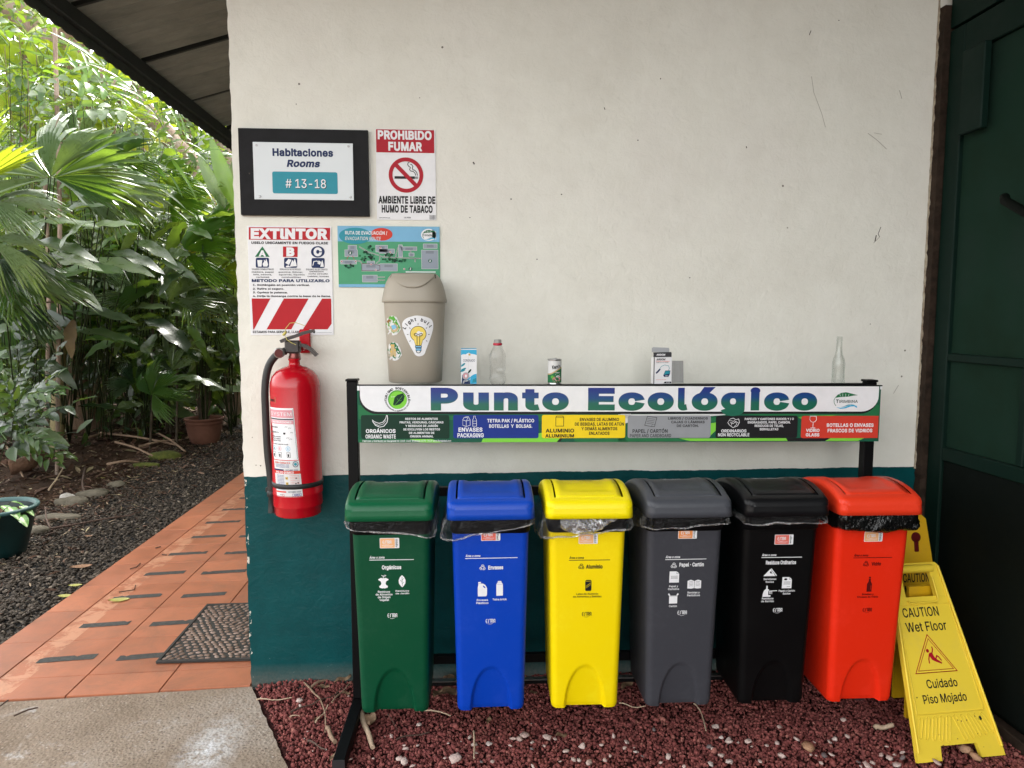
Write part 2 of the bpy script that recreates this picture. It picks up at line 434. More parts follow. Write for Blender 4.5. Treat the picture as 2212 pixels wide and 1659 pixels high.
# leaf litter: curled dead leaves and bark chips
n = 16000
px = rng.uniform(-9, -1.9, n); py = rng.uniform(1.2, 13, n)
k = (px < -2.35+.25*np.sin(py*2.1)) | (py > 6.1); px, py = px[k], py[k]
k = (px < (-.302*(py+2.88)+.87+1.2)) ; px, py = px[k], py[k]; n = len(px)
BV = np.array([(-1, 0, 0), (-.3, -.42, .12), (.5, -.34, .16), (1.1, 0, .05), (.5, .34, .2), (-.3, .42, .1), (0, 0, -.06)])
BF = np.array([(0, 1, 6), (1, 2, 6), (2, 3, 6), (3, 4, 6), (4, 5, 6), (5, 0, 6)])
s = rng.lognormal(-3.55, .5, n); asp = rng.uniform(.25, 1.1, n)
pz = np.array([gz(a, b) for a, b in zip(px, py)]) + rng.uniform(.004, .03, n)
me = scatter('leaf_litter', BV, BF, np.stack([px, py, pz], -1), rotm(n, .55), np.stack([s, s*asp, s*1.2], -1), .2)
M_litter = isle('dead_leaf', [(0, (.045, .022, .013)), (.3, (.10, .05, .03)), (.55, (.06, .03, .02)), (.7, (.16, .09, .06)), (.88, (.25, .17, .12)), (.97, (.36, .30, .18))], .75, .35)
tag(link('leaf_litter', me, M_litter), 'brown dead leaves and bark scattered over the forest soil', 'leaf litter', kind='stuff')

# a little litter blown over the slate chips
n = 5200; px = -1.3-1.4*rng.beta(2.6, 1.1, n); py = rng.uniform(-.2, 6, n); s = rng.lognormal(-4.0, .45, n); me = scatter('stray_litter', BV, BF, np.stack([px, py, np.full(n, -.012)], -1), rotm(n, .5), np.stack([s, s*rng.uniform(.15, .7, n), s], -1), .2)
tag(link('stray_litter', me, M_litter), 'dry leaf scraps blown over the dark gravel', 'leaf litter', kind='stuff')
# dark slate chip gravel between walkway and forest
M_slatebase = groundmat('slate_base', [(.3, (.012, .012, .013)), (.7, (.04, .038, .037))], 25, sc2=60, bump=.01)
bx = [(-1.25, -4)] + [(-1.25, 9)] + [(-2.45+.15*math.sin(t*2.1), t) for t in np.linspace(7.5, -1.5, 40)] + [(-2.6, -4)]
mb = MB(); tr = geometry.tessellate_polygon([[Vector((a, b, 0)) for a, b in bx]])
mb.add([(a, b, -.035) for a, b in bx], [list(t) for t in tr]); tag(mb.build('gravel_strip_base', M_slatebase), kind='structure')
n = 30000
py = -0.6 + 8.2*rng.beta(1, 1.7, n); px = rng.uniform(-2.75, -1.262, n)
k = px > (-2.45+.16*np.sin(py*2.1) + rng.normal(0, .08, n)); px, py = px[k], py[k]; n = len(px)
IV, IF = ico(); s = rng.uniform(.006, .0135, n)
me = scatter('slate_gravel', IV, IF, np.stack([px, py, -.032+rng.uniform(0, .018, n)], -1), rotm(n, .6), np.stack([s*1.35, s*.9, s*.42], -1), .3)
M_slate = isle('slate_chip', [(0, (.030, .024, .019)), (.4, (.082, .066, .052)), (.75, (.050, .040, .032)), (.93, (.14, .112, .088)), (1, (.25, .205, .16))], .75, .2)
tag(link('slate_gravel', me, M_slate), 'dark grey slate chip gravel beside the tiled walkway', 'gravel', kind='stuff')

# concrete apron
M_conc, n_, b_, o_ = mk('washed_concrete'); co = ncoord(n_)
f1 = nnoise(n_, co, 1.6, 5, .6); f2 = nnoise(n_, co, 90, 4, .8)
c = nramp(n_, f1, [(.3, (.16, .110, .070)), (.5, (.27, .205, .150)), (.7, (.38, .32, .27))])
c = nmix(n_, .85, c, nramp(n_, f2, [(.28, (.35,)*3), (.42, (.95,)*3), (.62, (1.05,)*3), (.75, (1.5,)*3)]), 'MULTIPLY')
vo = n_.nodes.new('ShaderNodeTexVoronoi'); vo.inputs['Scale'].default_value = 85; n_.links.new(co, vo.inputs[0])
agg = nmath(n_, 'MULTIPLY', nmath(n_, 'LESS_THAN', vo.outputs['Distance'], .36), nramp(n_, nnoise(n_, co, 30, 4, .8), [(.40, (0,)*3), (.6, (1,)*3)]))
vc = nramp(n_, vo.outputs['Color'], [(0, (.05, .035, .03)), (.4, (.14, .09, .065)), (.6, (.30, .20, .14)), (.8, (.36, .28, .22)), (1, (.55, .50, .46))])
c = nmix(n_, nmath(n_, 'MULTIPLY', agg, .95), c, vc)
wv = nmath(n_, 'MULTIPLY', nramp(n_, nnoise(n_, co, 3.1, 6, .75, 1.5), [(.58, (0,)*3), (.68, (1,)*3)]), nramp(n_, nnoise(n_, co, 40, 3, .8), [(.3, (.2,)*3), (.6, (1,)*3)]))
sp = n_.nodes.new('ShaderNodeSeparateXYZ'); n_.links.new(co, sp.inputs[0]); pc = at(450, 1620, Z=0)
dd = nmath(n_, 'SQRT', nmath(n_, 'ADD', nmath(n_, 'POWER', nmath(n_, 'MULTIPLY', nmath(n_, 'SUBTRACT', sp.outputs[0], pc.x), 9), 2), nmath(n_, 'POWER', nmath(n_, 'MULTIPLY', nmath(n_, 'SUBTRACT', sp.outputs[1], pc.y), 4.5), 2)))
spill = nmath(n_, 'MULTIPLY', nmath(n_, 'SUBTRACT', 1.1, dd, True), nramp(n_, nnoise(n_, co, 26, 5, .8), [(.38, (0,)*3), (.6, (1,)*3)]))
c = nmix(n_, nmath(n_, 'MAXIMUM', nmath(n_, 'MULTIPLY', wv, .5), spill), c, (.68, .68, .70))
n_.links.new(c, b_.inputs['Base Color']); b_.inputs['Roughness'].default_value = .75
bb = nbump(n_, vo.outputs['Distance'], .55, .004, None); nbump(n_, f2, .5, .003, b_, bb)
edge = [(.006, -.012)]; yy = -.012
random.seed(3)
while yy > -5: yy -= .03; edge.append((.006+.495*(-.012-yy)+random.uniform(-.004, .004), yy))
front = [(-x, -.014-.056*x+random.uniform(-.003, .003)) for x in np.linspace(3.2, 0, 40)]
out = front + edge + [(-3.2, -5)]
mb = MB(); tr = geometry.tessellate_polygon([[Vector((a, b, 0)) for a, b in out]]); nn = len(out)
mb.add([(a, b, 0) for a, b in out]+[(a, b, -.08) for a, b in out], [list(t) for t in tr]+[[i, (i+1) % nn, (i+1) % nn+nn, i+nn] for i in range(nn)])
tag(mb.build('concrete_apron', M_conc), kind='structure')

# red lava gravel under the bins
M_redbase = groundmat('lava_base', [(.3, (.035, .010, .010)), (.7, (.10, .032, .03))], 60, sc2=120, bump=.006)
redpoly = [(p[0]-.004, p[1]) for p in edge[::6]] + [(2.84, -5), (2.84, 0.0), (.006, 0.0)]
mb = MB(); tr = geometry.tessellate_polygon([[Vector((a, b, 0)) for a, b in redpoly]])
mb.add([(a, b, -.02) for a, b in redpoly], [list(t) for t in tr]); tag(mb.build('red_gravel_base', M_redbase), kind='structure')
n = 52000
py = -rng.uniform(0.0, 1.35, n); px = rng.uniform(.0, 2.80, n)
k = px > (.02 + .495*(-py) + rng.normal(0, .002, n)); px, py = px[k], py[k]; n = len(px)
s = rng.lognormal(math.log(.0050), .3, n); hump = .016*np.exp(-((px-.2)**2+(py+.02)**2)/.012)+.008*np.exp(-(py/.06)**2)
me = scatter('lava_gravel', IV, IF, np.stack([px, py, -.016+rng.uniform(0, .012, n)+hump], -1), rotm(n), np.stack([s*1.15, s, s*.8], -1), .28)
M_lava = isle('lava_stone', [(0, (.14, .036, .034)), (.35, (.23, .064, .058)), (.65, (.30, .095, .082)), (.9, (.19, .052, .050)), (1, (.38, .15, .12))], .85, .25, (240, .5, .002))
tag(link('lava_gravel', me, M_lava), 'fine dark red lava gravel bed under the row of bins', 'gravel', kind='stuff')

# ---------------------------------------------------------------- terracotta walkway: every tile a part
walk = empty('tiled_walkway', (0, 0, 0), kind='structure')
M_grout = simple('grout', (.26, .15, .10), .9, col2=(.50, .38, .32), ns=9)
M_tile, n_, b_, o_ = mk('terracotta'); co = ncoord(n_); g = n_.nodes.new('ShaderNodeNewGeometry')
oi = n_.nodes.new('ShaderNodeObjectInfo')
c = nramp(n_, oi.outputs['Random'], [(0, (.38, .125, .058)), (.5, (.44, .150, .072)), (1, (.35, .118, .058))])
wp = n_.nodes.new('ShaderNodeNewGeometry'); f = nnoise(n_, wp.outputs['Position'], 5, 8, .7)
c = nmix(n_, .6, c, nramp(n_, f, [(.3, (.50,)*3), (.52, (.95,)*3), (.7, (1.22,)*3)]), 'MULTIPLY')
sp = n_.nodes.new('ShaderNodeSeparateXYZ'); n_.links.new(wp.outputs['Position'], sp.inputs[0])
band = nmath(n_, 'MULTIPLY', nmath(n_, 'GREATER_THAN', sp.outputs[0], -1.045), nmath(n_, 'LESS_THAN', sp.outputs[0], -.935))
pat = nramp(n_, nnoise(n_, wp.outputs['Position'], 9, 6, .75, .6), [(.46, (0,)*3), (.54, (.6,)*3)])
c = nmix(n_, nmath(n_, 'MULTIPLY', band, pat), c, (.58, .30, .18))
c = nmix(n_, nramp(n_, nnoise(n_, wp.outputs['Position'], 2.2, 7, .8, 1), [(.52, (0,)*3), (.72, (.5,)*3)]), c, (.14, .085, .055))
n_.links.new(c, b_.inputs['Base Color']); n_.links.new(nramp(n_, f, [(.3, (.45,)*3), (.7, (.62,)*3)]), b_.inputs['Roughness'])
nbump(n_, nnoise(n_, wp.outputs['Position'], 60, 5, .7), .3, .002, b_)
mb = MB(); mb.box(-1.25, 0, -.045, 11, -.08, -.003); link('grout_bed', npmesh('g', mb.V, mb.F), M_grout, walk)
SK = .045
def tilemesh(w_, d0, d1=None):
    mb = MB(); mb.box(-w_/2+.002, w_/2-.002, -(d0)/2+.002, d0/2-.002, -.012, .006, bev=.0018)
    return npmesh('tile', [(v[0], v[1]+SK*v[0], v[2]) for v in mb.V], mb.F)
cols = [(-.352, 0), (-.705, -.352), (-1.055, -.705), (-1.25, -1.055)]
for a, b in cols:
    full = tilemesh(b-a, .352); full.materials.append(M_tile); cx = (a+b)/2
    yb = .110+SK*(cx+.93)-SK*0
    ye = -.012+.052*cx
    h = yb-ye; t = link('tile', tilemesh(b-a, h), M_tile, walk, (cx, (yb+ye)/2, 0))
    for k in range(16):
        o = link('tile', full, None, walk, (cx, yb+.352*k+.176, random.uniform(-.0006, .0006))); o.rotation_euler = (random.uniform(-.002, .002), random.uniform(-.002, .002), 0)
M_tape = simple('grip_tape', (.028, .028, .026), .85, col2=(.07, .068, .062), ns=60, bump=(400, .4, .001))
for (xa, xb) in ((-1.0, -.757), (-.652, -.412)):
    for k in range(12):
        y0 = .262+.352*k; mb = MB(); dj = random.uniform(-.012, .012); xa2 = xa+(random.uniform(-.008, .03)); xb2 = xb+random.uniform(-.01, .006)
        if xa > -.7 and k in (0, 1): xb2 = -.46+.02
        q = []; m2 = 14
        for i in range(m2+1):
            x = xa2+(xb2-xa2)*i/m2; e = random.uniform(-.002, .0015); q.append((x, y0-.024+.11*(x-xa)+e))
        q2 = []
        for i in range(m2, -1, -1):
            x = xa2+(xb2-xa2)*i/m2; bite = -.012 if (random.random() < .12) else 0; q2.append((x, y0+.024+.11*(x-xa)+bite))
        mb.extr([(p[0], p[1]) for p in q+q2], -.0068, -.0076); 
        o = link('grip_strip', npmesh('s', [(v[0], v[2], -v[1]) for v in mb.V], mb.F), M_tape, walk)

# door mat with pebbles
mat_ = empty('door_mat', (-.245, .51, .0075), 0, 'black rubber door mat with raised pebble pattern on the tiled walkway', 'door mat')
M_rub = simple('mat_rubber', (.018, .016, .015), .7, col2=(.035, .03, .026), ns=40)
mb = MB(); mb.box(-.215, .215, -.315, .315, 0, .007, bev=.003); mb.build('backing', M_rub, mat_)
mb = MB()
for a in ((-.215, .215, -.315, -.300), (-.215, .215, .300, .315), (-.215, -.200, -.2995, .2995), (.200, .215, -.2995, .2995)): mb.box(*a, .0072, .012, bev=.002)
mb.build('border', M_rub, mat_)
M_matst = isle('mat_pebble', [(0, (.16, .10, .075)), (.5, (.24, .16, .12)), (1, (.31, .22, .18))], .6, .3)
pm = [pebble_mesh('stone', jit=.12) for _ in range(5)]
for q in pm: q.materials.append(M_matst); q.polygons.foreach_set('use_smooth', np.ones(20, dtype=bool))
cnt = 0; row = 0; yv = -.288
while yv < .29:
    xv = -.188+(row % 2)*.013; ph = row*.7
    while xv < .19:
        if cnt < 298:
            o = link('stone', pm[cnt % 5], None, mat_, (xv+random.uniform(-.003, .003), yv+.008*math.sin(xv*22+ph)+random.uniform(-.002, .002), .0075))
            o.scale = (.0155*random.uniform(.8, 1.1), .0105*random.uniform(.8, 1.1), .005); o.rotation_euler = (0, 0, .8*math.sin(xv*16+yv*9)+random.uniform(-.3, .3)); cnt += 1
        xv += random.uniform(.029, .034)
    yv += .0262; row += 1

# ================================================================ the building
bld = tag(empty('lodge_building'), 'cream stucco building with teal dado and dark corrugated roof over the bins', 'building')
M_wall, n_, b_, o_ = mk('painted_stucco'); co = ncoord(n_)
sp = n_.nodes.new('ShaderNodeSeparateXYZ'); n_.links.new(co, sp.inputs[0])
big = nnoise(n_, co, 1.3, 5, .6); mid = nnoise(n_, co, 7, 6, .7); fine = nnoise(n_, co, 75, 5, .65)
cream = nramp(n_, big, [(.3, (.72, .705, .635)), (.5, (.78, .77, .70)), (.7, (.75, .73, .67))])
cream = nmix(n_, .35, cream, nramp(n_, mid, [(.3, (.86, .85, .82)), (.6, (1.04,)*3)]), 'MULTIPLY')
vo = n_.nodes.new('ShaderNodeTexVoronoi'); vo.inputs['Scale'].default_value = 11; n_.links.new(co, vo.inputs[0])
speck = nmath(n_, 'MULTIPLY', nmath(n_, 'LESS_THAN', vo.outputs['Distance'], .045), nmath(n_, 'GREATER_THAN', vo.outputs['Color'], .88))
cream = nmix(n_, nmath(n_, 'MULTIPLY', speck, .85), cream, (.10, .08, .06))
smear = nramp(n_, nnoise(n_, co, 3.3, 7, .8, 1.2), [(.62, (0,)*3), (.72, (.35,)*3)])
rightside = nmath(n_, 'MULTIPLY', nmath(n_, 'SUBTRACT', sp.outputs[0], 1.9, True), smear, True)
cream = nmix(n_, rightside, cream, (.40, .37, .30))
teal = nramp(n_, mid, [(.3, (.0005, .046, .050)), (.6, (.001, .062, .067))])
chip = nramp(n_, nnoise(n_, co, 26, 6, .75, .8), [(.67, (0,)*3), (.695, (.7,)*3)])
low = nmath(n_, 'MULTIPLY', nmath(n_, 'LESS_THAN', sp.outputs[2], .13), nmath(n_, 'LESS_THAN', sp.outputs[0], .5))
teal = nmix(n_, nmath(n_, 'MULTIPLY', chip, low), teal, (.35, .42, .40))
dust = nmath(n_, 'SUBTRACT', 1, nmath(n_, 'MULTIPLY', sp.outputs[2], 11), True)
teal = nmix(n_, nmath(n_, 'MULTIPLY', dust, nmath(n_, 'MULTIPLY', fine, .75)), teal, (.22, .17, .14))
edge_ch = nmath(n_, 'MULTIPLY', nmath(n_, 'LESS_THAN', sp.outputs[0], .010), nmath(n_, 'GREATER_THAN', nnoise(n_, co, 16, 5, .7), .56))
teal = nmix(n_, edge_ch, teal, (.6, .58, .5))
zz = nmath(n_, 'ADD', sp.outputs[2], nmath(n_, 'MULTIPLY', nmath(n_, 'SUBTRACT', nnoise(n_, co, 5, 4, .7), .5), .020))
isteal = nmath(n_, 'LESS_THAN', zz, .866)
n_.links.new(nmix(n_, isteal, cream, teal), b_.inputs['Base Color'])
n_.links.new(nmix(n_, isteal, (.78,)*3, (.42,)*3), b_.inputs['Roughness']); b_.inputs['Specular IOR Level'].default_value = .2
b1 = nbump(n_, nnoise(n_, co, 20, 5, .68, .35), .6, .007, None); nbump(n_, fine, .35, .0025, b_, b1)
random.seed(5)
pts = [(0, -.08), (3.0, -.08), (3.0, 3.92), (1.4, 3.9), (0.0, 3.47)]
le = [(random.uniform(-.0025, .0025), z) for z in np.arange(3.44, -.06, -.03)]
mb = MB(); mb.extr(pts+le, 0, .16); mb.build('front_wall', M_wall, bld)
mb = MB(); mb.box(.0, .15, .16, 11, -.08, 3.46); mb.build('side_wall', M_wall, bld)
# marks on the wall
M_scuff = flatm('scuff_grey', (.42, .40, .34), .8, .2); M_scuff2 = flatm('scuff_dark', (.07, .06, .05), .8, .2)
art = Art(lambda x, y, l: at(x, y, Y=-l), .0005, .0002)
for pts_, wd, mm in (([(1753, 165), (1758, 200), (1775, 245), (1783, 275)], 1.1, M_scuff), ([(1875, 288), (1895, 303), (1915, 322)], 1.4, M_scuff), ([(1888, 287), (1905, 290)], 1, M_scuff),
                 ([(1893, 508), (1890, 522)], 2.2, M_scuff2), ([(1903, 490), (1897, 505), (1900, 512)], 1.3, M_scuff2), ([(1900, 512), (1887, 525)], 1.2, M_scuff), ([(1943, 195), (1948, 213)], 1.5, M_scuff), ([(1752, 66), (1748, 76)], 1.5, M_scuff2),
                 ([(1930, 850), (1941, 832)], 1.2, M_scuff), ([(2008, 437), (2012, 441)], 3, M_scuff2), ([(1612, 316), (1613, 320)], 2, M_scuff2), ([(1305, 232), (1307, 237)], 1.6, M_scuff2), ([(1022, 350), (1025, 355)], 3, M_scuff2), ([(2003, 950), (2005, 962)], 2, M_scuff2)):
    art.line(pts_, wd, mm)
for x, y in ((1812, 44), (1427, 170), (640, 225), (1104, 430), (1213, 420), (1490, 600), (1701, 492), (1160, 560), (1866, 1116), (545, 945), (553, 1005), (563, 1006), (1880, 700), (1640, 880), (1015, 470), (1378, 303)):
    art.ell(x, y, 1.1+random.random()*.8, .9+random.random(), M_scuff2 if random.random() < .6 else M_scuff, 0, 7)
art.build('scuff_marks', bld)

# roof over the left walkway and the porch
M_zinc, n_, b_, o_ = mk('weathered_zinc'); co = ncoord(n_); f = nnoise(n_, ncoord(n_, 'Object', (1, 4, 1)), 3, 7, .7)
n_.links.new(nramp(n_, f, [(.3, (.12, .13, .112)), (.7, (.22, .23, .20))]), b_.inputs['Base Color']); b_.inputs['Roughness'].default_value = .75; b_.inputs['Metallic'].default_value = .1
M_fascia = simple('fascia_dark', (.007, .010, .010), .6, spec=.3, col2=(.016, .020, .019), ns=9)
def rz(x): return 3.15+.3*(x+1.2)
roof = tag(empty('roof'), None); roof.parent = bld
def corr(y0, y1, x0, x1, zf):
    nyy = max(2, int((y1-y0)/.0138)); ysn = np.linspace(y0, y1, nyy+1); V = []; F = []
    for j, y in enumerate(ysn):
        d = .015*math.sin(2*math.pi*y/.11)
        V += [(x0, y, zf(x0)+d), ((x0+x1)/2, y, zf((x0+x1)/2)+d-.004), (x1, y, zf(x1)+d)]
        if j:
            for i in (0, 1): a = (j-1)*3+i; F.append([a, a+1, a+4, a+3])
    return npmesh('roof_sheet', V, F, True)
seams = [-2.09+.84*k for k in range(15)]  # front overhang carried forward out of view to shade the wall
for k in range(14):
    link('roof_sheet', corr(seams[k]+.004, seams[k+1]-.004, -1.29, 1.4, lambda x, k=k: rz(x)+(.0 if k % 2 else .008)), M_zinc, roof)
mb = MB()
for y in seams:
    a, b = (-1.19, 1.4); mb.add([(a, y-.011, rz(a)-.02), (b, y-.011, rz(b)-.02), (b, y+.011, rz(b)-.02), (a, y+.011, rz(a)-.02), (a, y-.011, rz(a)+.012), (b, y-.011, rz(b)+.012), (b, y+.011, rz(b)+.012), (a, y+.011, rz(a)+.012)],
        [[0, 3, 2, 1], [4, 5, 6, 7], [0, 1, 5, 4], [1, 2, 6, 5], [2, 3, 7, 6], [3, 0, 4, 7]])
mb.build('purlins', M_fascia, roof)
mb = MB(); mb.box(-1.20, -1.165, -2.09, 9.7, 3.05, 3.135, bev=.004); mb.build('fascia_board', M_fascia, roof)
M_gutter = simple('gutter_green_grey', (.018, .022, .020), .6, spec=.3, col2=(.035, .04, .036), ns=12)
mb = MB(); ed = []; yq = -2.09
while yq < 9.7: ed.append((yq, 3.012-.010*abs(math.sin(math.pi*yq/.11)))); yq += .0137
mb.extr([(-2.09, 3.10), *ed, (9.7, 3.10)], 0, .012, lambda v: Vector((-1.225+v.y, v.x, v.z))); mb.build('eave_edge', M_gutter, roof)
mb = MB(); mb.box(1.4, 5.2, -3.7, 9.7, 3.94, 3.98); mb.build('shade_roof_deck', M_zinc, roof)  # unseen deck, extended forward to darken the upper right of the wall
mb = MB(); mb.extr([(-1.2, 3.02), (1.4, 3.80), (5.2, 3.80), (5.2, 3.93), (1.4, 3.93), (-1.2, 3.14)], -2.15, -2.11); mb.build('barge_board', M_fascia, roof)

# right side: wood jamb and green screen door
M_gpaint = worn('dark_green_paint', (.0015, .012, .008), (.006, .018, .012), .6, .15)
M_gdark = worn('dado_green_black', (.002, .004, .003), (.004, .006, .004), .7, .12)
M_screen, n_, b_, o_ = mk('green_screen_cloth'); co = ncoord(n_)
wv = n_.nodes.new('ShaderNodeTexWave'); wv.bands_direction = 'Z'; wv.inputs['Scale'].default_value = 110; n_.links.new(co, wv.inputs[0])
wv2 = n_.nodes.new('ShaderNodeTexWave'); wv2.bands_direction = 'Y'; wv2.inputs['Scale'].default_value = 110; n_.links.new(co, wv2.inputs[0])
f = nnoise(n_, co, 2.0, 4, .6)
n_.links.new(nramp(n_, f, [(.3, (.005, .019, .009)), (.5, (.007, .028, .017)), (.72, (.012, .030, .022))]), b_.inputs['Base Color'])
b_.inputs['Roughness'].default_value = .8; b_.inputs['Specular IOR Level'].default_value = .15; nbump(n_, nmath(n_, 'ADD', wv.outputs['Fac'], wv2.outputs['Fac']), .5, .002, b_)
M_jamb = simple('chipped_wood', (.013, .008, .005), .85, spec=.2, col2=(.042, .027, .018), ns=22, bump=(60, .6, .004))
mb = MB(); mb.box(2.84, 2.98, -6.5, -.002, -.08, 3.93); mb.build('wing_wall', M_gdark, bld)  # run on behind the camera, unseen, to cut light from the right
mb = MB(); ptsj = []
random.seed(9)
for z in np.arange(-.02, 2.74, .02): ptsj.append(random.uniform(-.002, .004))
Lp = []
for i, z in enumerate(np.arange(-.02, 2.74, .02)):
    Lp.append([Vector((2.776+ptsj[i], -.004, z)), Vector((2.776+ptsj[i]*.6, -.042+ptsj[i], z)), Vector((2.83, -.042, z)), Vector((2.83, -.004, z))])
mb.loops(Lp, smooth=False); mb.build('door_jamb', M_jamb, bld)
M_putty = simple('jamb_cream_edge', (.42, .38, .29), .85, col2=(.18, .13, .09), ns=30)
mb = MB(); Lp = []
for i, z in enumerate(np.arange(.86, 3.3, .015)):
    w2 = .0045+random.uniform(-.003, .003); Lp.append([Vector((2.772-random.uniform(0, .002), -.0035, z)), Vector((2.7735, -.0035-w2, z)), Vector((2.7775, -.004-w2, z)), Vector((2.7775, -.0035, z))])
mb.loops(Lp, smooth=False); mb.build('plaster_edge', M_putty, bld)
door = tag(empty('screen_door', (2.80, 0, 0)), None); door.parent = bld
for nm, a in (('stile', (-.0, .035, -.13, -.045, .06, 2.62)), ('stile', (-.0, .035, -1.16, -1.03, .06, 2.62)), ('head_rail', (.001, .034, -1.029, -.131, 2.50, 2.62)), ('mid_rail', (.001, .034, -1.029, -.131, 1.322, 1.353)),
              ('lower_rail', (.001, .034, -1.029, -.131, .92, .975)), ('mullion', (.003, .033, -.545, -.512, .976, 1.321)), ('door_closer', (-.03, -.001, -.285, -.165, 2.19, 2.50))):
    mb = MB(); mb.box(*a, bev=.004); mb.build(nm, M_gpaint, door)
for nm, a in (('screen', (.018, .022, -.511, -.131, .976, 1.321)), ('screen', (.018, .022, -1.029, -.546, .976, 1.321)), ('screen', (.018, .022, -1.029, -.131, 1.354, 2.499))):
    mb = MB(); mb.box(*a); mb.build(nm, M_screen, door)
mb = MB(); mb.box(.012, .03, -1.029, -.131, .06, .919); mb.build('kick_panel', M_gdark, door)
mb = MB(); mb.tube([(-.035, -.435, 1.915), (-.05, -.455, 1.90), (-.05, -.60, 1.82), (-.02, -.63, 1.80)], .016, 10); mb.build('handle', simple('handle_black', (.0015, .003, .002), .6, spec=.1), door)
mb = MB(); mb.box(2.79, 2.835, -3.3, -.045, -.02, .032, bev=.004); mb.build('baseboard', M_jamb, bld)
mb = MB(); mb.box(2.80, 2.84, -3.3, -.045, 2.63, 3.9); mb.build('transom_panel', M_gpaint, bld)
mb = MB(); mb.box(2.80, 2.84, -3.3, -1.17, .033, 2.62); mb.build('side_panel', M_gpaint, bld)
# ================================================================ rack with the long board
TH = math.atan(.05/1.95)
M_steel = worn('black_steel', (.003, .003, .0035), (.012, .011, .010), .45, .14)
rack = empty('recycling_station_rack', (.464, -.2, 0), -TH, 'black steel rack carrying the long recycling board and the row of six bins', 'rack')
RL = 1.951                                                     # right post, measured along the rack
def post(x, top):
    mb = MB(); mb.box(x-.019, x+.019, -.019, .019, .046, top, bev=.002); return mb.build('post', M_steel, rack)
post(0, 1.262); post(RL, 1.252)
for x, z in ((0, 1.262), (RL, 1.252)):
    mb = MB(); mb.box(x-.0225, x+.0225, -.0225, .0225, z+.0005, z+.009, bev=.002); mb.build('post_cap', M_steel, rack)
for x, yf in ((0, -.40), (RL, -.03)):
    mb = MB(); mb.box(x-.02, x+.02, yf, .12, .001, .045, bev=.002); mb.build('foot', M_steel, rack)
    mb = MB(); mb.box(x-.0205, x+.0205, yf-.0035, yf-.0005, .002, .0455); mb.build('foot_cap', simple('foot_cap', (.03, .03, .032), .3), rack)
for nm, z0, z1 in (('crossbar', .828, .862), ('crossbar', .172, .205), ('crossbar', .085, .10)):
    mb = MB(); mb.box(.0195, RL-.0195, -.012, .012, z0, z1, bev=.0015); mb.build(nm, M_steel, rack)
M_highlight = simple('bar_highlight', (.35, .35, .34), .35, .9)
mb = MB(); mb.box(.02, RL-.02, -.0125, .012, .1003, .1035); mb.build('bar_highlight_strip', M_highlight, rack)  # bright strip imitates the highlight along the lowest crossbar
mb = MB(); mb.box(-.001+.02, RL-.0195, -.0185, .012, 1.236, 1.2475, bev=.001); mb.build('shelf', M_steel, rack)
# board: 1.965 m long, slightly out of level
BX0, BX1, BZT, BZB = .024, 1.985, 1.2475, 1.0375
DR = -.010
board = empty('sign_board', (0, 0, 0)); board.parent = rack
mb = MB()
def bz(x): return DR*(x-BX0)/(BX1-BX0)
V = [(x, y, z+bz(x)) for x in (BX0-.003, BX1-.004) for y in (-.028, -.0215) for z in (BZB, BZT)]
mb.add(V, [[0, 1, 3, 2], [4, 6, 7, 5], [0, 4, 5, 1], [2, 3, 7, 6], [0, 2, 6, 4], [1, 5, 7, 3]])
V = [(x, y, z+bz(x)) for x in (BX0-.003, BX1) for y in (-.030, -.0195) for z in (BZT+.0006, BZT+.0045)]
mb.build('panel', P['green'], board)
mb = MB(); mb.add(V, [[0, 1, 3, 2], [4, 6, 7, 5], [0, 4, 5, 1], [2, 3, 7, 6], [0, 2, 6, 4], [1, 5, 7, 3]]); mb.build('top_trim', M_steel, board)
def bmap(sx, sy, l):
    x = BX0+(sx-1406)/2031*(BX1-BX0); z = BZT-(sy-1514)/222*(BZT-BZB)+DR*(x-BX0)/(BX1-BX0); return (x, -.028-l, z)
def F_(x0, y0, k): return lambda x, y: (x0+x/k, y0+y/k)
A = F_(1340, 1480, 2.011); B = F_(2400, 1340, 2.011)
art = Art(bmap, .0006, .00035)
M_grad, n_, b_, o_ = mk('ink_blue_green_blend'); co = ncoord(n_); sp = n_.nodes.new('ShaderNodeSeparateXYZ'); n_.links.new(co, sp.inputs[0])
zz = nmath(n_, 'DIVIDE', nmath(n_, 'SUBTRACT', sp.outputs[2], 1.165), .064, True)
n_.links.new(nramp(n_, zz, [(0, (.006, .13, .075)), (.22, (.008, .12, .09)), (.5, (.004, .060, .20)), (1, (.006, .022, .20))]), b_.inputs['Base Color']); b_.inputs['Roughness'].default_value = .4
# background: flowing green shapes
art.rect(1406, 1514, 3430, 1734, 'green', 0, nx=6)
W_ = lambda pts, m, ly: art.poly(pts, m, ly)
W_([A(135, 215), A(165, 225), A(240, 290), A(500, 290), A(900, 305), A(1540, 292), A(2212, 300), A(2212, 350), A(135, 330)], 'midgreen', 1)
W_([A(135, 490), A(560, 488), A(700, 500), A(770, 514), A(135, 514)], 'midgreen', 1)
W_([A(520, 488), A(690, 488), A(770, 516), A(600, 514)], 'lime', 2)
W_([A(1085, 482), A(1540, 440), A(1540, 290), A(1600, 470), A(1690, 485), A(1660, 514), A(1070, 514)], 'lime', 1)
W_([A(1680, 482), A(1700, 482), A(1680, 512), A(1655, 512)], 'black', 2)
W_([A(1780, 480), A(2180, 478), A(2212, 515), A(1800, 514)], 'midgreen', 2)
W_([A(2150, 250), A(2230, 250), A(2230, 350), A(2150, 380)], 'offwhite', 2)
W_([B(0, 575), B(940, 572), B(720, 590), B(60, 605), B(0, 640)], 'offwhite', 2)
W_([B(700, 610), B(770, 595), B(770, 640), B(720, 650)], 'midgreen', 2)
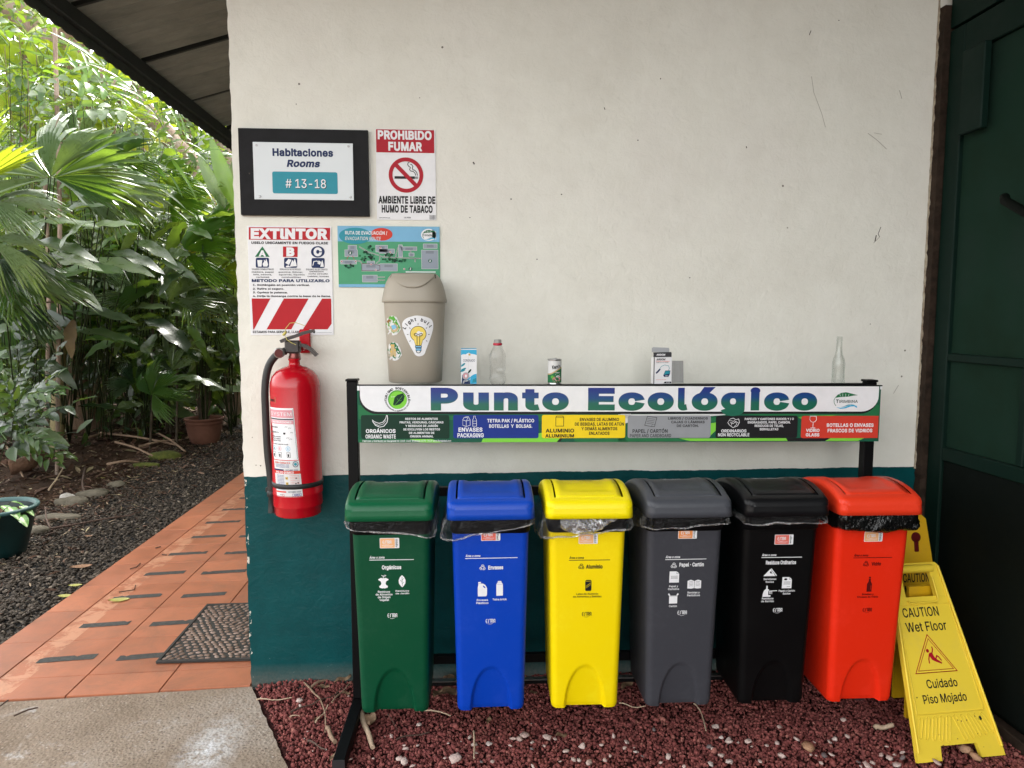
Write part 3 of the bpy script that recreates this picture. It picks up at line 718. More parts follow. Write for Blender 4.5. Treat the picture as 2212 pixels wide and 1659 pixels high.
W_([B(715, 650), B(775, 635), B(775, 700), B(715, 760)], 'lime', 2)
W_([B(480, 768), B(1330, 768), B(1345, 790), B(570, 790)], 'lime', 1); W_([B(0, 700), B(80, 760), B(460, 768), B(560, 790), B(0, 795)], 'midgreen', 2)
W_([B(1335, 768), B(1680, 768), B(1640, 792), B(1345, 792)], 'black', 1)
W_([B(1690, 768), B(1960, 768), B(1910, 792), B(1645, 792)], 'lime', 1)
W_([B(960, 572), B(2070, 500), B(2070, 590), B(1460, 590), B(1400, 610)], 'midgreen', 1)
W_([B(1420, 600), B(1460, 590), B(1730, 580), B(1500, 640)], 'leaf', 2)
# white header with rounded lower corners on a black drop line
def header(dx, dy, m, ly):
    xl, xr, yt, yb = 1414+dx, 3424+dx, 1514, 1615+dy; r = 62
    pts = [(xl, yt)]
    for k in range(9): a = R(180-90*k/8); pts.append((xl+r*1.1+r*1.1*math.cos(a), yb-r+r*math.sin(a)))
    for k in range(9): a = R(90-90*k/8); pts.append((xr-r*1.1+r*1.1*math.cos(a), yb-r+r*math.sin(a)))
    pts.append((xr, yt)); art.poly(pts, m, ly)
header(-3, 9, 'black', 3); header(0, 0, 'white', 4)
art.rect(3428, 1514, 3436, 1526, 'white', 4); art.rect(1404, 1514, 1413, 1532, 'white', 4)
# header text
def letters(t, x0, x1, yt, yb, f, m='g', bold=.062, ly=6):
    X0, Yt = f(x0, yt); X1, Yb = f(x1, yb)
    art.text(t, (X0+X1)/2, (Yt+Yb)/2, X1-X0, Yb-Yt, M_grad if m == 'g' else m, ly, bold, res=6)
for ch, a, b in (('P', 685, 893), ('u', 932, 1130), ('n', 1168, 1352), ('t', 1385, 1520), ('o', 1540, 1745), ('E', 1895, 2103)):
    letters(ch, a, b, 97, 246, A)
for ch, a, b in (('c', 0, 205), ('o', 228, 432), ('l', 465, 540), ('ó', 573, 777), ('g', 803, 992), ('i', 1035, 1112), ('c', 1145, 1345), ('o', 1368, 1567)):
    letters(ch, a, b, 378, 528, B)
# eco seal
cx, cy = A(432, 175); art.ell(cx, cy, 36, 37, 'leaf', 5); art.ell(cx+2, cy+2, 33, 34, P['lime'], 6)
pts = [A(*p) for p in ((398, 212), (410, 160), (430, 140), (475, 125), (487, 150), (478, 185), (450, 212), (425, 220), (403, 222))]
art.poly(pts, 'dkgreen', 7); art.line([A(408, 222), A(440, 185), A(470, 145)], 1.6, 'leaf', 8); art.line([A(440, 185), A(430, 165)], 1.1, 'leaf', 8); art.line([A(440, 185), A(465, 180)], 1.1, 'leaf', 8)
art.text('C S T', *A(400, 153), 14, 4, 'white', 8, .02)
art.arctext('TURISMO SOSTENIBLE', cx, cy, 44, -188, 8, 8, 'black', 5, .05)
art.arctext('CERTIFICACION PARA LA SOSTENIBILIDAD TURISTICA', cx, cy, 44.5, 172, 8, 5, 'black', 5, .02, True)
# leaf and wave logo
def logo(f, ar, ly=5, white=False, sc=1):
    """leaf over the word over a wave, drawn in 0..200 x 0..140 units by f"""
    ar.poly([f(*p) for p in ((20, 48), (32, 24), (60, 8), (100, 2), (150, 14), (197, 26), (160, 30), (120, 38), (80, 40), (45, 42))], 'midgreen', ly)
    for a, b in (((55, 34), (50, 14)), ((75, 36), (74, 12)), ((98, 37), (98, 14)), ((120, 34), (124, 18))): ar.line([f(*a), f(*b)], 1.3*sc, 'white', ly+1)
    ar.line([f(*p) for p in ((40, 22), (18, 42), (6, 66), (10, 92), (24, 112))], 2.0*sc, 'midgreen', ly)
    ar.poly([f(*p) for p in ((26, 122), (60, 136), (100, 132), (140, 118), (170, 116), (196, 130), (190, 112), (160, 104), (130, 108), (95, 122), (60, 128))], 'cyan', ly)
    ar.poly([f(*p) for p in ((60, 124), (100, 116), (140, 104), (180, 106), (150, 100), (120, 102), (90, 114))], 'teal', ly+1)
lf = lambda x, y: B(1695+x, 395+y); logo(lf, art)
art.text('T', *B(1728, 470), 11, 13, 'dkgreen', 6, .03); art.text('IRIMBINA', *B(1818, 471), 74, 11, 'dkgreen', 6, .012)
# six panels
def panel(f, x0, y0, x1, y1, m): a = f(x0, y0); b = f(x1, y1); art.rect(*a, *b, m, 4, r=8)
panel(A, 152, 297, 825, 484, 'dkgreen'); panel(A, 855, 297, 1512, 482, 'blue'); panel(A, 1538, 297, 2188, 482, 'yellow')
panel(B, 75, 584, 728, 764, 'grey'); panel(B, 768, 586, 1418, 766, 'black'); a = B(1448, 588); b = B(2068, 768); art.rect(*a, b[0]-2, b[1], 'redc', 4, r=7)
art.rect(B(1700, 588)[0], a[1], B(2066, 588)[0], b[1], 'redc', 5)
def lines(f, rows, cx, y0, dy, h, m, bold=.035, ly=6):
    for i, (t, wd) in enumerate(rows): x, y = f(cx, y0+dy*i); art.text(t, x, y, wd/2.011, h/2.011, m, ly, bold, res=2)
lines(A, [('ORGÁNICOS', 226)], 301, 423, 0, 27, 'white'); lines(A, [('ORGANIC WASTE', 230)], 300, 466, 0, 29, 'white', .03)
lines(A, [('RESTOS DE ALIMENTOS', 248), ('FRUTAS, VERDURAS, CÁSCARAS', 334), ('Y RESIDUOS DE JARDÍN', 248), ('SE EXCLUYEN LOS RESTOS', 280), ('DE ALIMENTOS DE', 194), ('ORIGEN ANIMAL', 178)], 613, 327, 27.7, 15, 'white', .03)
lines(A, [('ENVASES', 184)], 987, 413, 0, 30, 'white'); lines(A, [('PACKAGING', 202)], 988, 458, 0, 31, 'white', .03)
lines(A, [('TETRA PAK / PLÁSTICO', 362), ('BOTELLAS  Y  BOLSAS.', 332)], 1297, 342, 43, 25, 'white', .03)
lines(A, [('ALUMINIO', 222)], 1678, 422, 0, 27, 'black', .035); lines(A, [('ALUMINIUM', 224)], 1676, 463, 0, 25, 'black', .035)
lines(A, [('ENVASES DE ALUMINIO', 306), ('DE BEBIDAS, LATAS DE ATÚN', 382), ('Y DEMÁS ALIMENTOS', 280), ('ENLATADOS', 160)], 1985, 333, 37, 23, 'black', .03)
lines(B, [('PAPEL / CARTÓN', 276)], 251, 708, 0, 26, 'dark'); lines(B, [('PAPER AND CARDBOARD', 324)], 255, 745, 0, 25, 'dark', .02)
lines(B, [('LIBROS / CUADERNOS', 314), ('CAJAS O LÁMINAS', 264), ('DE CARTÓN.', 174)], 547, 606, 30, 18, 'dark', .035)
lines(B, [('ORDINARIOS', 200)], 912, 708, 0, 22, 'white', .03); lines(B, [('NON RECYCLABLE', 248)], 912, 739, 0, 24, 'white', .03)
lines(B, [('PAPELES Y CARTONES SUCIOS Y / O', 390), ('ENGRASADOS, PAPEL CARBÓN.', 340), ('RESIDUOS DE TELAS,', 230), ('SERVILLETAS', 148)], 1191, 612, 27.5, 17, 'white', .03)
lines(B, [('VIDRIO', 108), ('GLASS', 110)], 1541, 705, 36, 23, 'white', .04)
lines(B, [('BOTELLAS O ENVASES', 376), ('FRASCOS DE VIDRIOS', 360)], 1840, 663, 44, 26, 'white', .035)
x, y = A(500, 501); art.text('Fabricado y Distribuido por Reciglobal tel: 2215-2443 Whatsapp 6370-7819 www.Reciglobal.com', x, y, 336, 6.5, 'white', 6, .02, res=1)
# icons
ic = lambda f, pts, wd, m, cl=False: art.line([f(*p) for p in pts], wd, m, 6, cl)
ic(A, [(347, 300), (340, 325), (320, 352), (290, 362), (255, 350), (240, 336), (242, 348), (262, 378), (295, 392), (325, 385), (350, 355), (355, 325), (353, 302)], 2.6, 'white', True)
ic(A, [(252, 362), (285, 378), (320, 368), (342, 340)], 1.6, 'white')
ic(A, [(928, 335), (928, 378), (955, 388), (985, 378), (985, 335), (955, 345)], 1.6, 'white', True); ic(A, [(955, 345), (955, 388)], 1.5, 'white'); ic(A, [(928, 335), (940, 315), (970, 308), (985, 335)], 1.5, 'white'); ic(A, [(955, 345), (968, 318), (940, 315)], 1.4, 'white')
ic(A, [(1012, 305), (1024, 305), (1024, 318), (1034, 335), (1034, 386), (1005, 386), (1005, 335), (1012, 318)], 1.6, 'white', True); ic(A, [(1005, 345), (1034, 345)], 1.4, 'white'); ic(A, [(1005, 365), (1034, 365)], 1.4, 'white')
ic(A, [(1652, 306), (1700, 306), (1707, 318), (1707, 386), (1646, 386), (1646, 318)], 2.1, 'black', True); ic(A, [(1646, 318), (1707, 318)], 1.4, 'black')
ic(B, [(228, 590), (302, 600), (285, 672), (262, 672), (208, 662)], 2.0, 'dark', True)
for k in range(4): ic(B, [(230-k*3, 606+k*13), (288-k*4, 614+k*13)], 1.3, 'dark')
ic(B, [(262, 672), (268, 652), (290, 655)], 1.4, 'dark')
ic(B, [(862, 640), (880, 612), (905, 605), (925, 618), (948, 612), (955, 640), (940, 668), (905, 682), (875, 660)], 2.0, 'white', True); ic(B, [(880, 640), (905, 650), (925, 632), (948, 645)], 2.0, 'white'); ic(B, [(890, 665), (895, 640), (915, 625), (935, 655), (915, 672)], 1.6, 'white'); ic(B, [(870, 625), (900, 628)], 1.6, 'white')
ic(B, [(1516, 590), (1514, 618), (1525, 634), (1541, 640), (1557, 634), (1568, 618), (1564, 590)], 2.0, 'white', True); ic(B, [(1541, 640), (1541, 683)], 2.2, 'white'); ic(B, [(1522, 685), (1560, 685)], 2.4, 'white')
o = art.build('printed_face', board)

# ================================================================ six swing-lid bins
def rrect(wx, yf, yb, r, n=5):
    """rounded rectangle outline, local x,y; more points on the front for the toe recess"""
    pts = []
    for cx, cy, a in ((wx/2-r, yb-r, 0), (-wx/2+r, yb-r, 90), (-wx/2+r, yf+r, 180)):
        for k in range(n+1): t = R(a+90*k/n); pts.append((cx+r*math.cos(t), cy+r*math.sin(t)))
    x0 = -wx/2+r
    for k in range(1, 44): pts.append((x0+(wx-2*r)*k/44, yf))
    for k in range(n+1): t = R(270+90*k/n); pts.append((wx/2-r+r*math.cos(t), yf+r+r*math.sin(t)))
    return pts
YF0, YF1 = -.135, -.168            # front face at the foot and at the mouth (bin origin is its bottom centre)
def front_y(z): return YF0+(YF1-YF0)*z/.635
def recess(x, z):
    h = .165; 
    q = math.sqrt((abs(x)/.071)**2+(z/h)**2)
    if q >= 1: return 0
    e = min(1, (1-q)/.11); e = e*e*(3-2*e)
    return (.004+.015*(1-z/h))*e
def make_bin(cols, name, label, loc):
    mbody, mlid = cols
    root = empty('recycling_bin', loc, -TH+random.uniform(-.012, .012), label, 'recycling bin', 'recycling bins with swing lids hung on the rack')
    zs = [0, .004, .012]+[.012+.158*(k/32) for k in range(1, 33)]+[.22, .3, .4, .5, .6, .635]
    Lp = []
    for z in zs:
        t = z/.635; wx = .231+(.257-.231)*t; yb = .132+.028*t; r = .022
        s = 1 if z > .01 else (.975 if z == 0 else .992)
        Lp.append([Vector((x*s, (y+(recess(x, z) if y < front_y(z)+.004 else 0))*(s if y > 0 else 1)+(0 if s == 1 or y > 0 else .003), z)) for x, y in rrect(wx, front_y(z), yb, r)])
    mb = MB(); mb.loops(Lp, True, True); mb.build('body', mbody, root)
    # black collar at the mouth
    Lp = [[Vector((x, y, z)) for x, y in rrect(w_, yf, .17, .024)] for z, w_, yf in ((.6355, .260, -.169), (.640, .265, -.173), (.715, .276, -.186), (.722, .270, -.18))]
    mb = MB(); mb.loops(Lp, True, True); mb.build('collar', M_collar, root)  # black top cap stands in for the darkness inside
    # lid
    YA, YB_, W2, RC = -.218, .17, .1435, .0265
    def prof(y): 
        t = (y-YA)/(YB_-YA)
        return .722+.060*math.sin(math.pi*min(1, t*.93+.07)**.85)**.85
    def hwid(y):
        d = min(y-YA, YB_-y); 
        return W2 if d >= RC else W2-RC+math.sqrt(max(0, RC*RC-(RC-d)**2))
    ysl = [YA, YA+.0015, YA+.004, YA+.008, YA+.014, YA+.02]+[YA+.032+i*.0127 for i in range(24)]+[YB_-.03, YB_-.02, YB_-.012, YB_-.005, YB_]
    core = [0, .02, .04, .06, .075, .082, .090, .1085, .1145]
    rim = [0, .3, .55, .75, .88, .96, 1]
    def zt(x, y):
        rr = .016; dx = max(0, hwid(y)-abs(x)); dy = max(0, min(y-YA, YB_-y))
        d = rr-math.hypot(rr-dx, rr-dy) if dx < rr and dy < rr else min(dx, dy); d = max(0, d)
        z = prof(y) - (rr-math.sqrt(max(0, rr*rr-(rr-min(d, rr))**2)))*1.0
        return z
    def emb(x, y):
        e = 1
        for v, lo, hi, s in ((abs(x), .074, .088, 1), (y, -.152, -.138, -1), (y, .085, .099, 1)):
            t = (v-lo)/(hi-lo) if s > 0 else 1-(v-lo)/(hi-lo); e *= 1-min(1, max(0, t))
        return -.0045*e
    XS = []
    def xcol(y):
        w_ = hwid(y); h = [c for c in core]+[.1145+(w_-.1145)*r for r in rim[1:]] if w_ > .1145 else None
        if h is None: h = [c*w_/.1145 for c in core]+[w_]*6
        return [-v for v in h[:0:-1]]+h
    G = [[Vector((x, y, zt(x, y)+emb(x, y))) for x in xcol(y)] for y in ysl]
    nx_ = len(G[0]); SA, SB = -.192, .115
    shell = MB(); Vv = [p for row in G for p in row]; Fs = []; Fl = []
    nc = len(core)
    c0 = (nx_-1)//2
    for j in range(len(ysl)-1):
        ym = (ysl[j]+ysl[j+1])/2
        for i in range(nx_-1):
            ci = i-c0 if i >= c0 else c0-1-i      # column number from the middle
            q = [j*nx_+i, j*nx_+i+1, (j+1)*nx_+i+1, (j+1)*nx_+i]
            inside = SA < ym < SB
            if inside and ci == nc-2: continue     # the open slot
            (Fl if inside and ci < nc-2 else Fs).append(q)
    def sub(Fq): 
        ids = sorted({i for q in Fq for i in q}); mp = {a: b for b, a in enumerate(ids)}; return [Vv[i] for i in ids], [[mp[i] for i in q] for q in Fq]
    a, b = sub(Fs); shell.add(a, b, True)
    # skirt
    ring = [G[0][i] for i in range(nx_)]+[G[j][-1] for j in range(1, len(ysl))]+[G[-1][i] for i in range(nx_-2, -1, -1)]+[G[j][0] for j in range(len(ysl)-2, 0, -1)]
    low = [Vector((p.x*1.012, p.y*1.012-.0008, .696+(.002 if p.y > .1 else 0))) for p in ring]; lin = [Vector((p.x*.985, p.y*.985, .696)) for p in low]; up = [Vector((p.x*.97, p.y*.97, .715)) for p in lin]
    mid_ = [Vector((p.x*1.004, p.y*1.004, .70+(p.z-.70)*.5)) for p in ring]
    shell.loops([ring, mid_, low, lin, up], False, False); lid = shell.build('lid', mlid, root)
    a, b = sub(Fl); fl = MB(); fl.add(a, b, True)
    fl.V = [(v[0], v[1], v[2]-.0) for v in fl.V]; flap = fl.build('flap', mlid, lid)
    m_ = flap.modifiers.new('t', 'SOLIDIFY'); m_.thickness = .004; m_.offset = -1
    mb = MB(); mb.box(-.12, .12, -.19, .14, .7225, .728); mb.build('slot_shade_plate', M_collar, root)  # black plate added under the slots so they look dark
    def topz(x, y): return zt(x, y)+emb(x, y)
    return root, topz
M_collar = worn('collar_black', (.003, .003, .0035), (.010, .010, .010), .45, .12)
def plas(n_, c, d=None, rough=.42, spec=.45): return worn('plastic_'+n_, c, d or tuple(min(1, v*1.35+.03) for v in c), rough, spec, (420, .35, .0006), .34)
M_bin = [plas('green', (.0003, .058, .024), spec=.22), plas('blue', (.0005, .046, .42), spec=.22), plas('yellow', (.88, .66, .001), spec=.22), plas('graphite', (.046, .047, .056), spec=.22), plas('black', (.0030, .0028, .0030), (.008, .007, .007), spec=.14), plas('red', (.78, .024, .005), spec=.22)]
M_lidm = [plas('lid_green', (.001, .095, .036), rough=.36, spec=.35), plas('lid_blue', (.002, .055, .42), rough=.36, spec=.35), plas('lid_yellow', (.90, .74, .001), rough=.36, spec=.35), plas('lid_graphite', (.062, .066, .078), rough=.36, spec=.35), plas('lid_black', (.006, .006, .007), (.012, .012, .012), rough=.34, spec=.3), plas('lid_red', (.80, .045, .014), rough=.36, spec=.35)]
# clear film of the bag liners
def film(name, tr, col=(.8, .8, .8), dark=False):
    m, n, b, o = mk(name); co = ncoord(n)
    g = n.nodes.new('ShaderNodeBsdfGlossy'); g.inputs['Roughness'].default_value = .12; g.inputs['Color'].default_value = (.9, .9, .92, 1)
    t = n.nodes.new('ShaderNodeBsdfTransparent'); t.inputs[0].default_value = (.88, .88, .88, 1) if not dark else (.25, .25, .25, 1)
    d = n.nodes.new('ShaderNodeBsdfDiffuse'); d.inputs[0].default_value = (*col, 1)
    lw = n.nodes.new('ShaderNodeLayerWeight'); lw.inputs[0].default_value = .35
    m1 = n.nodes.new('ShaderNodeMixShader'); m1.inputs[0].default_value = .22; n.links.new(g.outputs[0], m1.inputs[1]); n.links.new(d.outputs[0], m1.inputs[2])
    m2 = n.nodes.new('ShaderNodeMixShader'); k = nmath(n, 'ADD', nmath(n, 'MULTIPLY', nmath(n, 'POWER', lw.outputs['Facing'], 2.5), .8), 1-tr, True)
    n.links.new(k, m2.inputs[0]); n.links.new(t.outputs[0], m2.inputs[1]); n.links.new(m1.outputs[0], m2.inputs[2]); n.links.new(m2.outputs[0], o.inputs[0])
    bp = nbump(n, nnoise(n, ncoord(n, 'Object', (1, 1, .6)), 16, 4, .65, 3), 1, .03, None)
    n.links.new(bp, g.inputs['Normal']); n.links.new(bp, d.inputs['Normal']); return m
M_film = film('clear_bag_film', .975); M_film2 = film('silver_bag_film', .25, (.6, .6, .62)); M_film3 = simple('dark_bag_film', (.004, .004, .004), .22, spec=.5, bump=(20, 1, .02)); M_hem = film('bag_hem_film', .45, (.5, .5, .5))
def bag(root, low, bulge, m, seed, hi=.700):
    """low: list of (angle fraction along left side, front, right side) hem heights; a crumpled skirt of film hanging from under the lid"""
    rs = random.Random(seed); n_ = 120; base = []
    # path from the back left, round the front, to the back right
    P0 = [(-.142, .14), (-.142, -.20), (-.125, -.222), (.125, -.222), (.142, -.20), (.142, .14)]
    seg = [math.dist(P0[i], P0[i+1]) for i in range(5)]; tot = sum(seg)
    ph = [rs.uniform(0, 6.28) for _ in range(8)]
    rows = 9; V = []; F = []
    for i in range(n_+1):
        d = tot*i/n_; k = 0; dd = d
        while k < 4 and dd > seg[k]: dd -= seg[k]; k += 1
        t = dd/seg[k]; x = P0[k][0]+(P0[k+1][0]-P0[k][0])*t; y = P0[k][1]+(P0[k+1][1]-P0[k][1])*t
        nx1, ny1 = (P0[k+1][1]-P0[k][1])/seg[k], -(P0[k+1][0]-P0[k][0])/seg[k]; 
        u = i/n_
        # hem height, interpolated
        hz = np.interp(u, [a for a, b in low], [b for a, b in low]); bl = np.interp(u, [a for a, b in bulge], [b for a, b in bulge])
        hz += .003*math.sin(u*23+ph[0])+.0015*math.sin(u*61+ph[1])
        for j in range(rows):
            v = j/(rows-1); z = hi+(hz-hi)*v
            out = -.006+bl*math.sin(min(1, v*1.15)*math.pi*.62)+(.004*math.sin(u*31+ph[2]+v*3)+.0022*math.sin(u*77+v*9+ph[3])+.001*math.sin(u*190+ph[5]-v*14))*(.3+v)
            if v > .93: out -= .010
            V.append((x+nx1*out, y+ny1*out, z))
        if i:
            for j in range(rows-1): a = (i-1)*rows+j; F.append([a, a+1, a+rows+1, a+rows])
    o = link('bag_liner', npmesh('bag', V, F, True), m, root)
    if m is M_film:      # gathered hem where the film is several layers thick
        H = []; G = []; k0 = int(n_*.32); k1 = int(n_*.66)
        for i in range(k0, k1):
            x, y, z = V[i*rows+rows-2]; wd = .0012+.0022*abs(math.sin(i*.11+seed))
            H += [(x, y-.0025, z+wd), (x, y-.0045-.001*math.sin(i*.2), z), (x, y-.0025, z-wd)]
            if i > k0: a = (i-k0-1)*3; G += [[a, a+1, a+4, a+3], [a+1, a+2, a+5, a+4]]
        link('bag_hem', npmesh('hem', H, G, True), M_hem, root)
    return o
# printed fronts
def sticker(art, s, z, m, w_=.064, h=.035):
    art.rect(s-w_/2, z-h/2, s+w_/2, z+h/2, 'white', 1, r=.0025); art.rect(s-w_/2+.0015, z-h/2+.0015, s+w_*.27, z+h/2-.0015, m, 2, r=.002)
    estra(art, s-w_*.115, z-.003, .029, .011, 'white', 3); art.rect(s-w_*.4, z+h*.22, s+w_*.2, z+h*.25, 'white', 3); art.rect(s-w_*.3, z+h*.33, s+w_*.12, z+h*.35, 'white', 3)
    rs = random.Random(int(z*1e4)); q = z-h*.4
    while q < z+h*.4: t = rs.uniform(.0006, .0016); art.rect(s+w_*.31, q, s+w_*.31+rs.choice((.005, .0075)), q+t, 'dark', 3); q += t+rs.uniform(.0006, .0014)
def estra(a, x, z, w_, h, m, ly=2):
    k = w_/5
    a.line([(x-2.0*k+k*.5*math.cos(t), z-h/2+h*.5+h*.5*math.sin(t)) for t in [R(v) for v in range(300, 59, -30)]], w_*.055, m, ly); a.line([(x-2.4*k, z), (x-1.7*k, z)], w_*.05, m, ly)
    a.line([(x-.7*k, z-h*.5), (x-1.1*k, z-h*.4), (x-1.1*k, z-h*.05), (x-1.15*k, z+h*.3), (x-1.5*k, z+h*.45)], w_*.055, m, ly)
    a.line([(x-.8*k, z-h*.5), (x+1.3*k, z-h*.5)], w_*.05, m, ly); a.line([(x-.05*k, z-h*.5), (x-.05*k, z+h*.4)], w_*.055, m, ly)
    a.line([(x+.5*k, z+h*.4), (x+.5*k, z-h*.5), (x+1.15*k, z-h*.42), (x+1.15*k, z-h*.1), (x+.5*k, z), (x+1.2*k, z+h*.4)], w_*.055, m, ly)
    a.line([(x+1.45*k, z+h*.45), (x+1.5*k, z-h*.2), (x+1.8*k, z-h*.5), (x+2.2*k, z-h*.45), (x+2.2*k, z+h*.45)], w_*.055, m, ly); a.line([(x+1.5*k, z+h*.05), (x+2.2*k, z+h*.05)], w_*.05, m, ly)
    a.line([(x-1.4*k, z+h*.72), (x-.2*k, z+h*.8), (x+1*k, z+h*.62)], w_*.03, m, ly)
def recycle(a, x, z, s, m, ly=2, wd=None):
    wd = wd or s*.075
    for q in range(3):
        ro = R(120*q); c, d = math.cos(ro), math.sin(ro)
        f = lambda p: (x+(p[0]*c-p[1]*d)*s, z+(p[0]*d+p[1]*c)*s)
        a.line([f(p) for p in ((-.24, -.22), (-.1, -.46), (.12, -.46), (.26, -.26), (.06, -.18), (-.02, -.3), (-.1, -.14))], wd, m, ly, True)
def bin_front(i, root, topz):
    fm = lambda x, y, l: (x, front_y(.635-y)-l, .635-y)      # y runs down from the mouth
    a = Art(fm, .0008, .0003); ink = ['white', 'white', 'black', 'white', 'white', 'darkred'][i]
    Y = lambda z: .635-z
    T = lambda t, s, z, w_, h, b=.03, sh=0: a.text(t, s, Y(z), w_, h, ink, 2, b*.75, shear=sh, res=2)
    D = [dict(st=(-.005, .607, 'paleorange'), un=(-.073, .074, .549), ttl=('Orgánicos', 0, .523, .064, .0125), es=(0, .353)),
         dict(st=(0, .628, 'salmon'), un=(-.085, .090, .550), ttl=('Envases', .017, .517, .050, .0125), rc=(-.027, .517), es=(0, .327)),
         dict(st=(.002, .613, 'paleorange'), un=(-.062, .077, .538), ttl=('Aluminio', .024, .515, .056, .0125), rc=(-.020, .515), es=(.002, .346)),
         dict(st=(.007, .626, 'orange'), un=(-.066, .075, .536), ttl=('Papel · Cartón', .025, .517, .084, .0125), rc=(-.036, .514), es=(0, .345)),
         dict(st=(.010, .601, 'salmon'), un=(-.064, .076, .538), ttl=('Residuos Ordinarios', .004, .520, .104, .0125), es=(.003, .348)),
         dict(st=(.001, .607, 'paleorange'), un=(-.063, .072, .532), ttl=('Vidrio', .018, .510, .033, .011), rc=(-.018, .510), es=(0, .343))][i]
    sticker(a, D['st'][0], Y(D['st'][1]), D['st'][2]); u = D['un']; a.rect(u[0], Y(u[2])-.0011, u[1], Y(u[2])+.0011, ink, 1)
    T('Área o zona', u[0]+.026, u[2]+.009, .049, .0072, .035, .15); t = D['ttl']; T(t[0], t[1], t[2], t[3], t[4], .05)
    if 'rc' in D: recycle(a, D['rc'][0], Y(D['rc'][1]), .021, ink)
    estra(a, D['es'][0], Y(D['es'][1]), .0325, .0135, ink)
    pl = lambda pts, m=ink, ly=2: a.poly([(x, Y(z)) for x, z in pts], m, ly)
    ln = lambda pts, wd, m=ink, ly=2, cl=False: a.line([(x, Y(z)) for x, z in pts], wd, m, ly, cl)
    bg = M_bin[i]
    if i == 0:
        x, z = -.028, .470
        pl([(x-.017, z+.0115), (x-.008, z+.0165), (x, z+.0145), (x+.008, z+.0165), (x+.017, z+.0115), (x+.0165, z+.009), (x+.009, z+.004), (x+.007, z-.003), (x+.009, z-.009), (x+.0145, z-.012), (x+.013, z-.018), (x+.004, z-.0205), (x, z-.0195), (x-.004, z-.0205), (x-.013, z-.018), (x-.0145, z-.012), (x-.009, z-.009), (x-.007, z-.003), (x-.009, z+.004), (x-.0165, z+.009)])
        ln([(x, z+.014), (x, z+.022), (x-.006, z+.026)], .0018); ln([(x, z+.022), (x+.004, z+.026), (x+.009, z+.025), (x+.004, z+.021)], .0014, cl=True)
        x, z = .034, .474; pl([(x, z+.021), (x+.007, z+.014), (x+.0115, z+.003), (x+.0105, z-.008), (x+.004, z-.018), (x, z-.0215), (x-.004, z-.018), (x-.0105, z-.008), (x-.0115, z+.003), (x-.007, z+.014)])
        ln([(x, z+.016), (x, z-.017)], .0012, bg, 3)
        for dz, sx in ((.004, 1), (-.002, -1), (-.009, 1)): ln([(x, z+dz), (x+.0065*sx, z+dz+.006)], .0011, bg, 3)
        for k, (t_, w_) in enumerate((('Residuos', .040), ('de Alimentos', .056), ('de Origen', .042), ('Vegetal', .032))): T(t_, -.027, .438-.0097*k, w_, .0066)
        T('Residuos', .034, .440, .045, .0052); T('de Jardín', .034, .431, .045, .0052)
    if i == 1:
        x, z = -.028, .442; pl([(x-.015, z-.026), (x+.013, z-.026), (x+.0155, z-.02), (x+.0155, z+.003), (x+.010, z+.014), (x+.002, z+.019), (x-.005, z+.0195), (x-.005, z+.025), (x-.014, z+.025), (x-.0135, z+.014), (x-.0155, z+.006), (x-.0155, z-.02)])
        pl([(x+.002, z+.013), (x+.008, z+.009), (x+.011, z+.003), (x+.008, z+.003), (x+.002, z+.008)], bg, 3); ln([(x-.014, z+.0188), (x-.005, z+.0188)], .001, bg, 3)
        x, z = .030, .443; pl([(x-.011, z-.026), (x+.011, z-.026), (x+.011, z+.015), (x+.006, z+.022), (x+.006, z+.026), (x-.006, z+.026), (x-.006, z+.022), (x-.011, z+.015)]); ln([(x-.007, z+.0222), (x+.007, z+.0222)], .001, bg, 3); ln([(x-.011, z+.015), (x+.011, z+.015)], .0009, bg, 3)
        T('Envases', -.028, .403, .038, .0066); T('Plásticos', -.028, .3925, .041, .0066); T('Tetra brick', .030, .404, .048, .0066)
    if i == 2:
        x, z = .005, .449; pl([(x-.0085, z-.02), (x+.0085, z-.02), (x+.0105, z-.016), (x+.0105, z+.014), (x+.008, z+.019), (x-.008, z+.019), (x-.0105, z+.014), (x-.0105, z-.016)])
        ln([(x-.0085, z+.0145), (x+.0085, z+.0145)], .0011, bg, 3); ln([(x-.009, z-.004), (x+.009, z+.009)], .0012, bg, 3); ln([(x-.009, z-.010), (x+.009, z+.003)], .0010, bg, 3)
        T('Latas de Aluminio', .002, .4185, .074, .0064, .02); T('de Alimentos y Bebidas', .002, .409, .097, .0064, .02)
    def paper(x, z, spots=False):
        pl([(x-.017, z-.020), (x+.0165, z-.020), (x+.0165, z+.012), (x+.008, z+.020), (x-.0165, z+.020)]); ln([(x+.008, z+.020), (x+.008, z+.012), (x+.0165, z+.012)], .001, bg, 3)
        for dz in (.003, -.001, -.005): ln([(x-.012, z+dz), (x+.012, z+dz)], .0011, bg, 3)
        if spots: a.ell(x-.005, Y(z+.0125), .0055, .0038, bg, 3, 10); a.ell(x-.011, Y(z+.010), .0012, .001, bg, 3, 7); ln([(x, z-.015), (x+.004, z-.013), (x+.008, z-.015), (x+.012, z-.013)], .001, bg, 3)
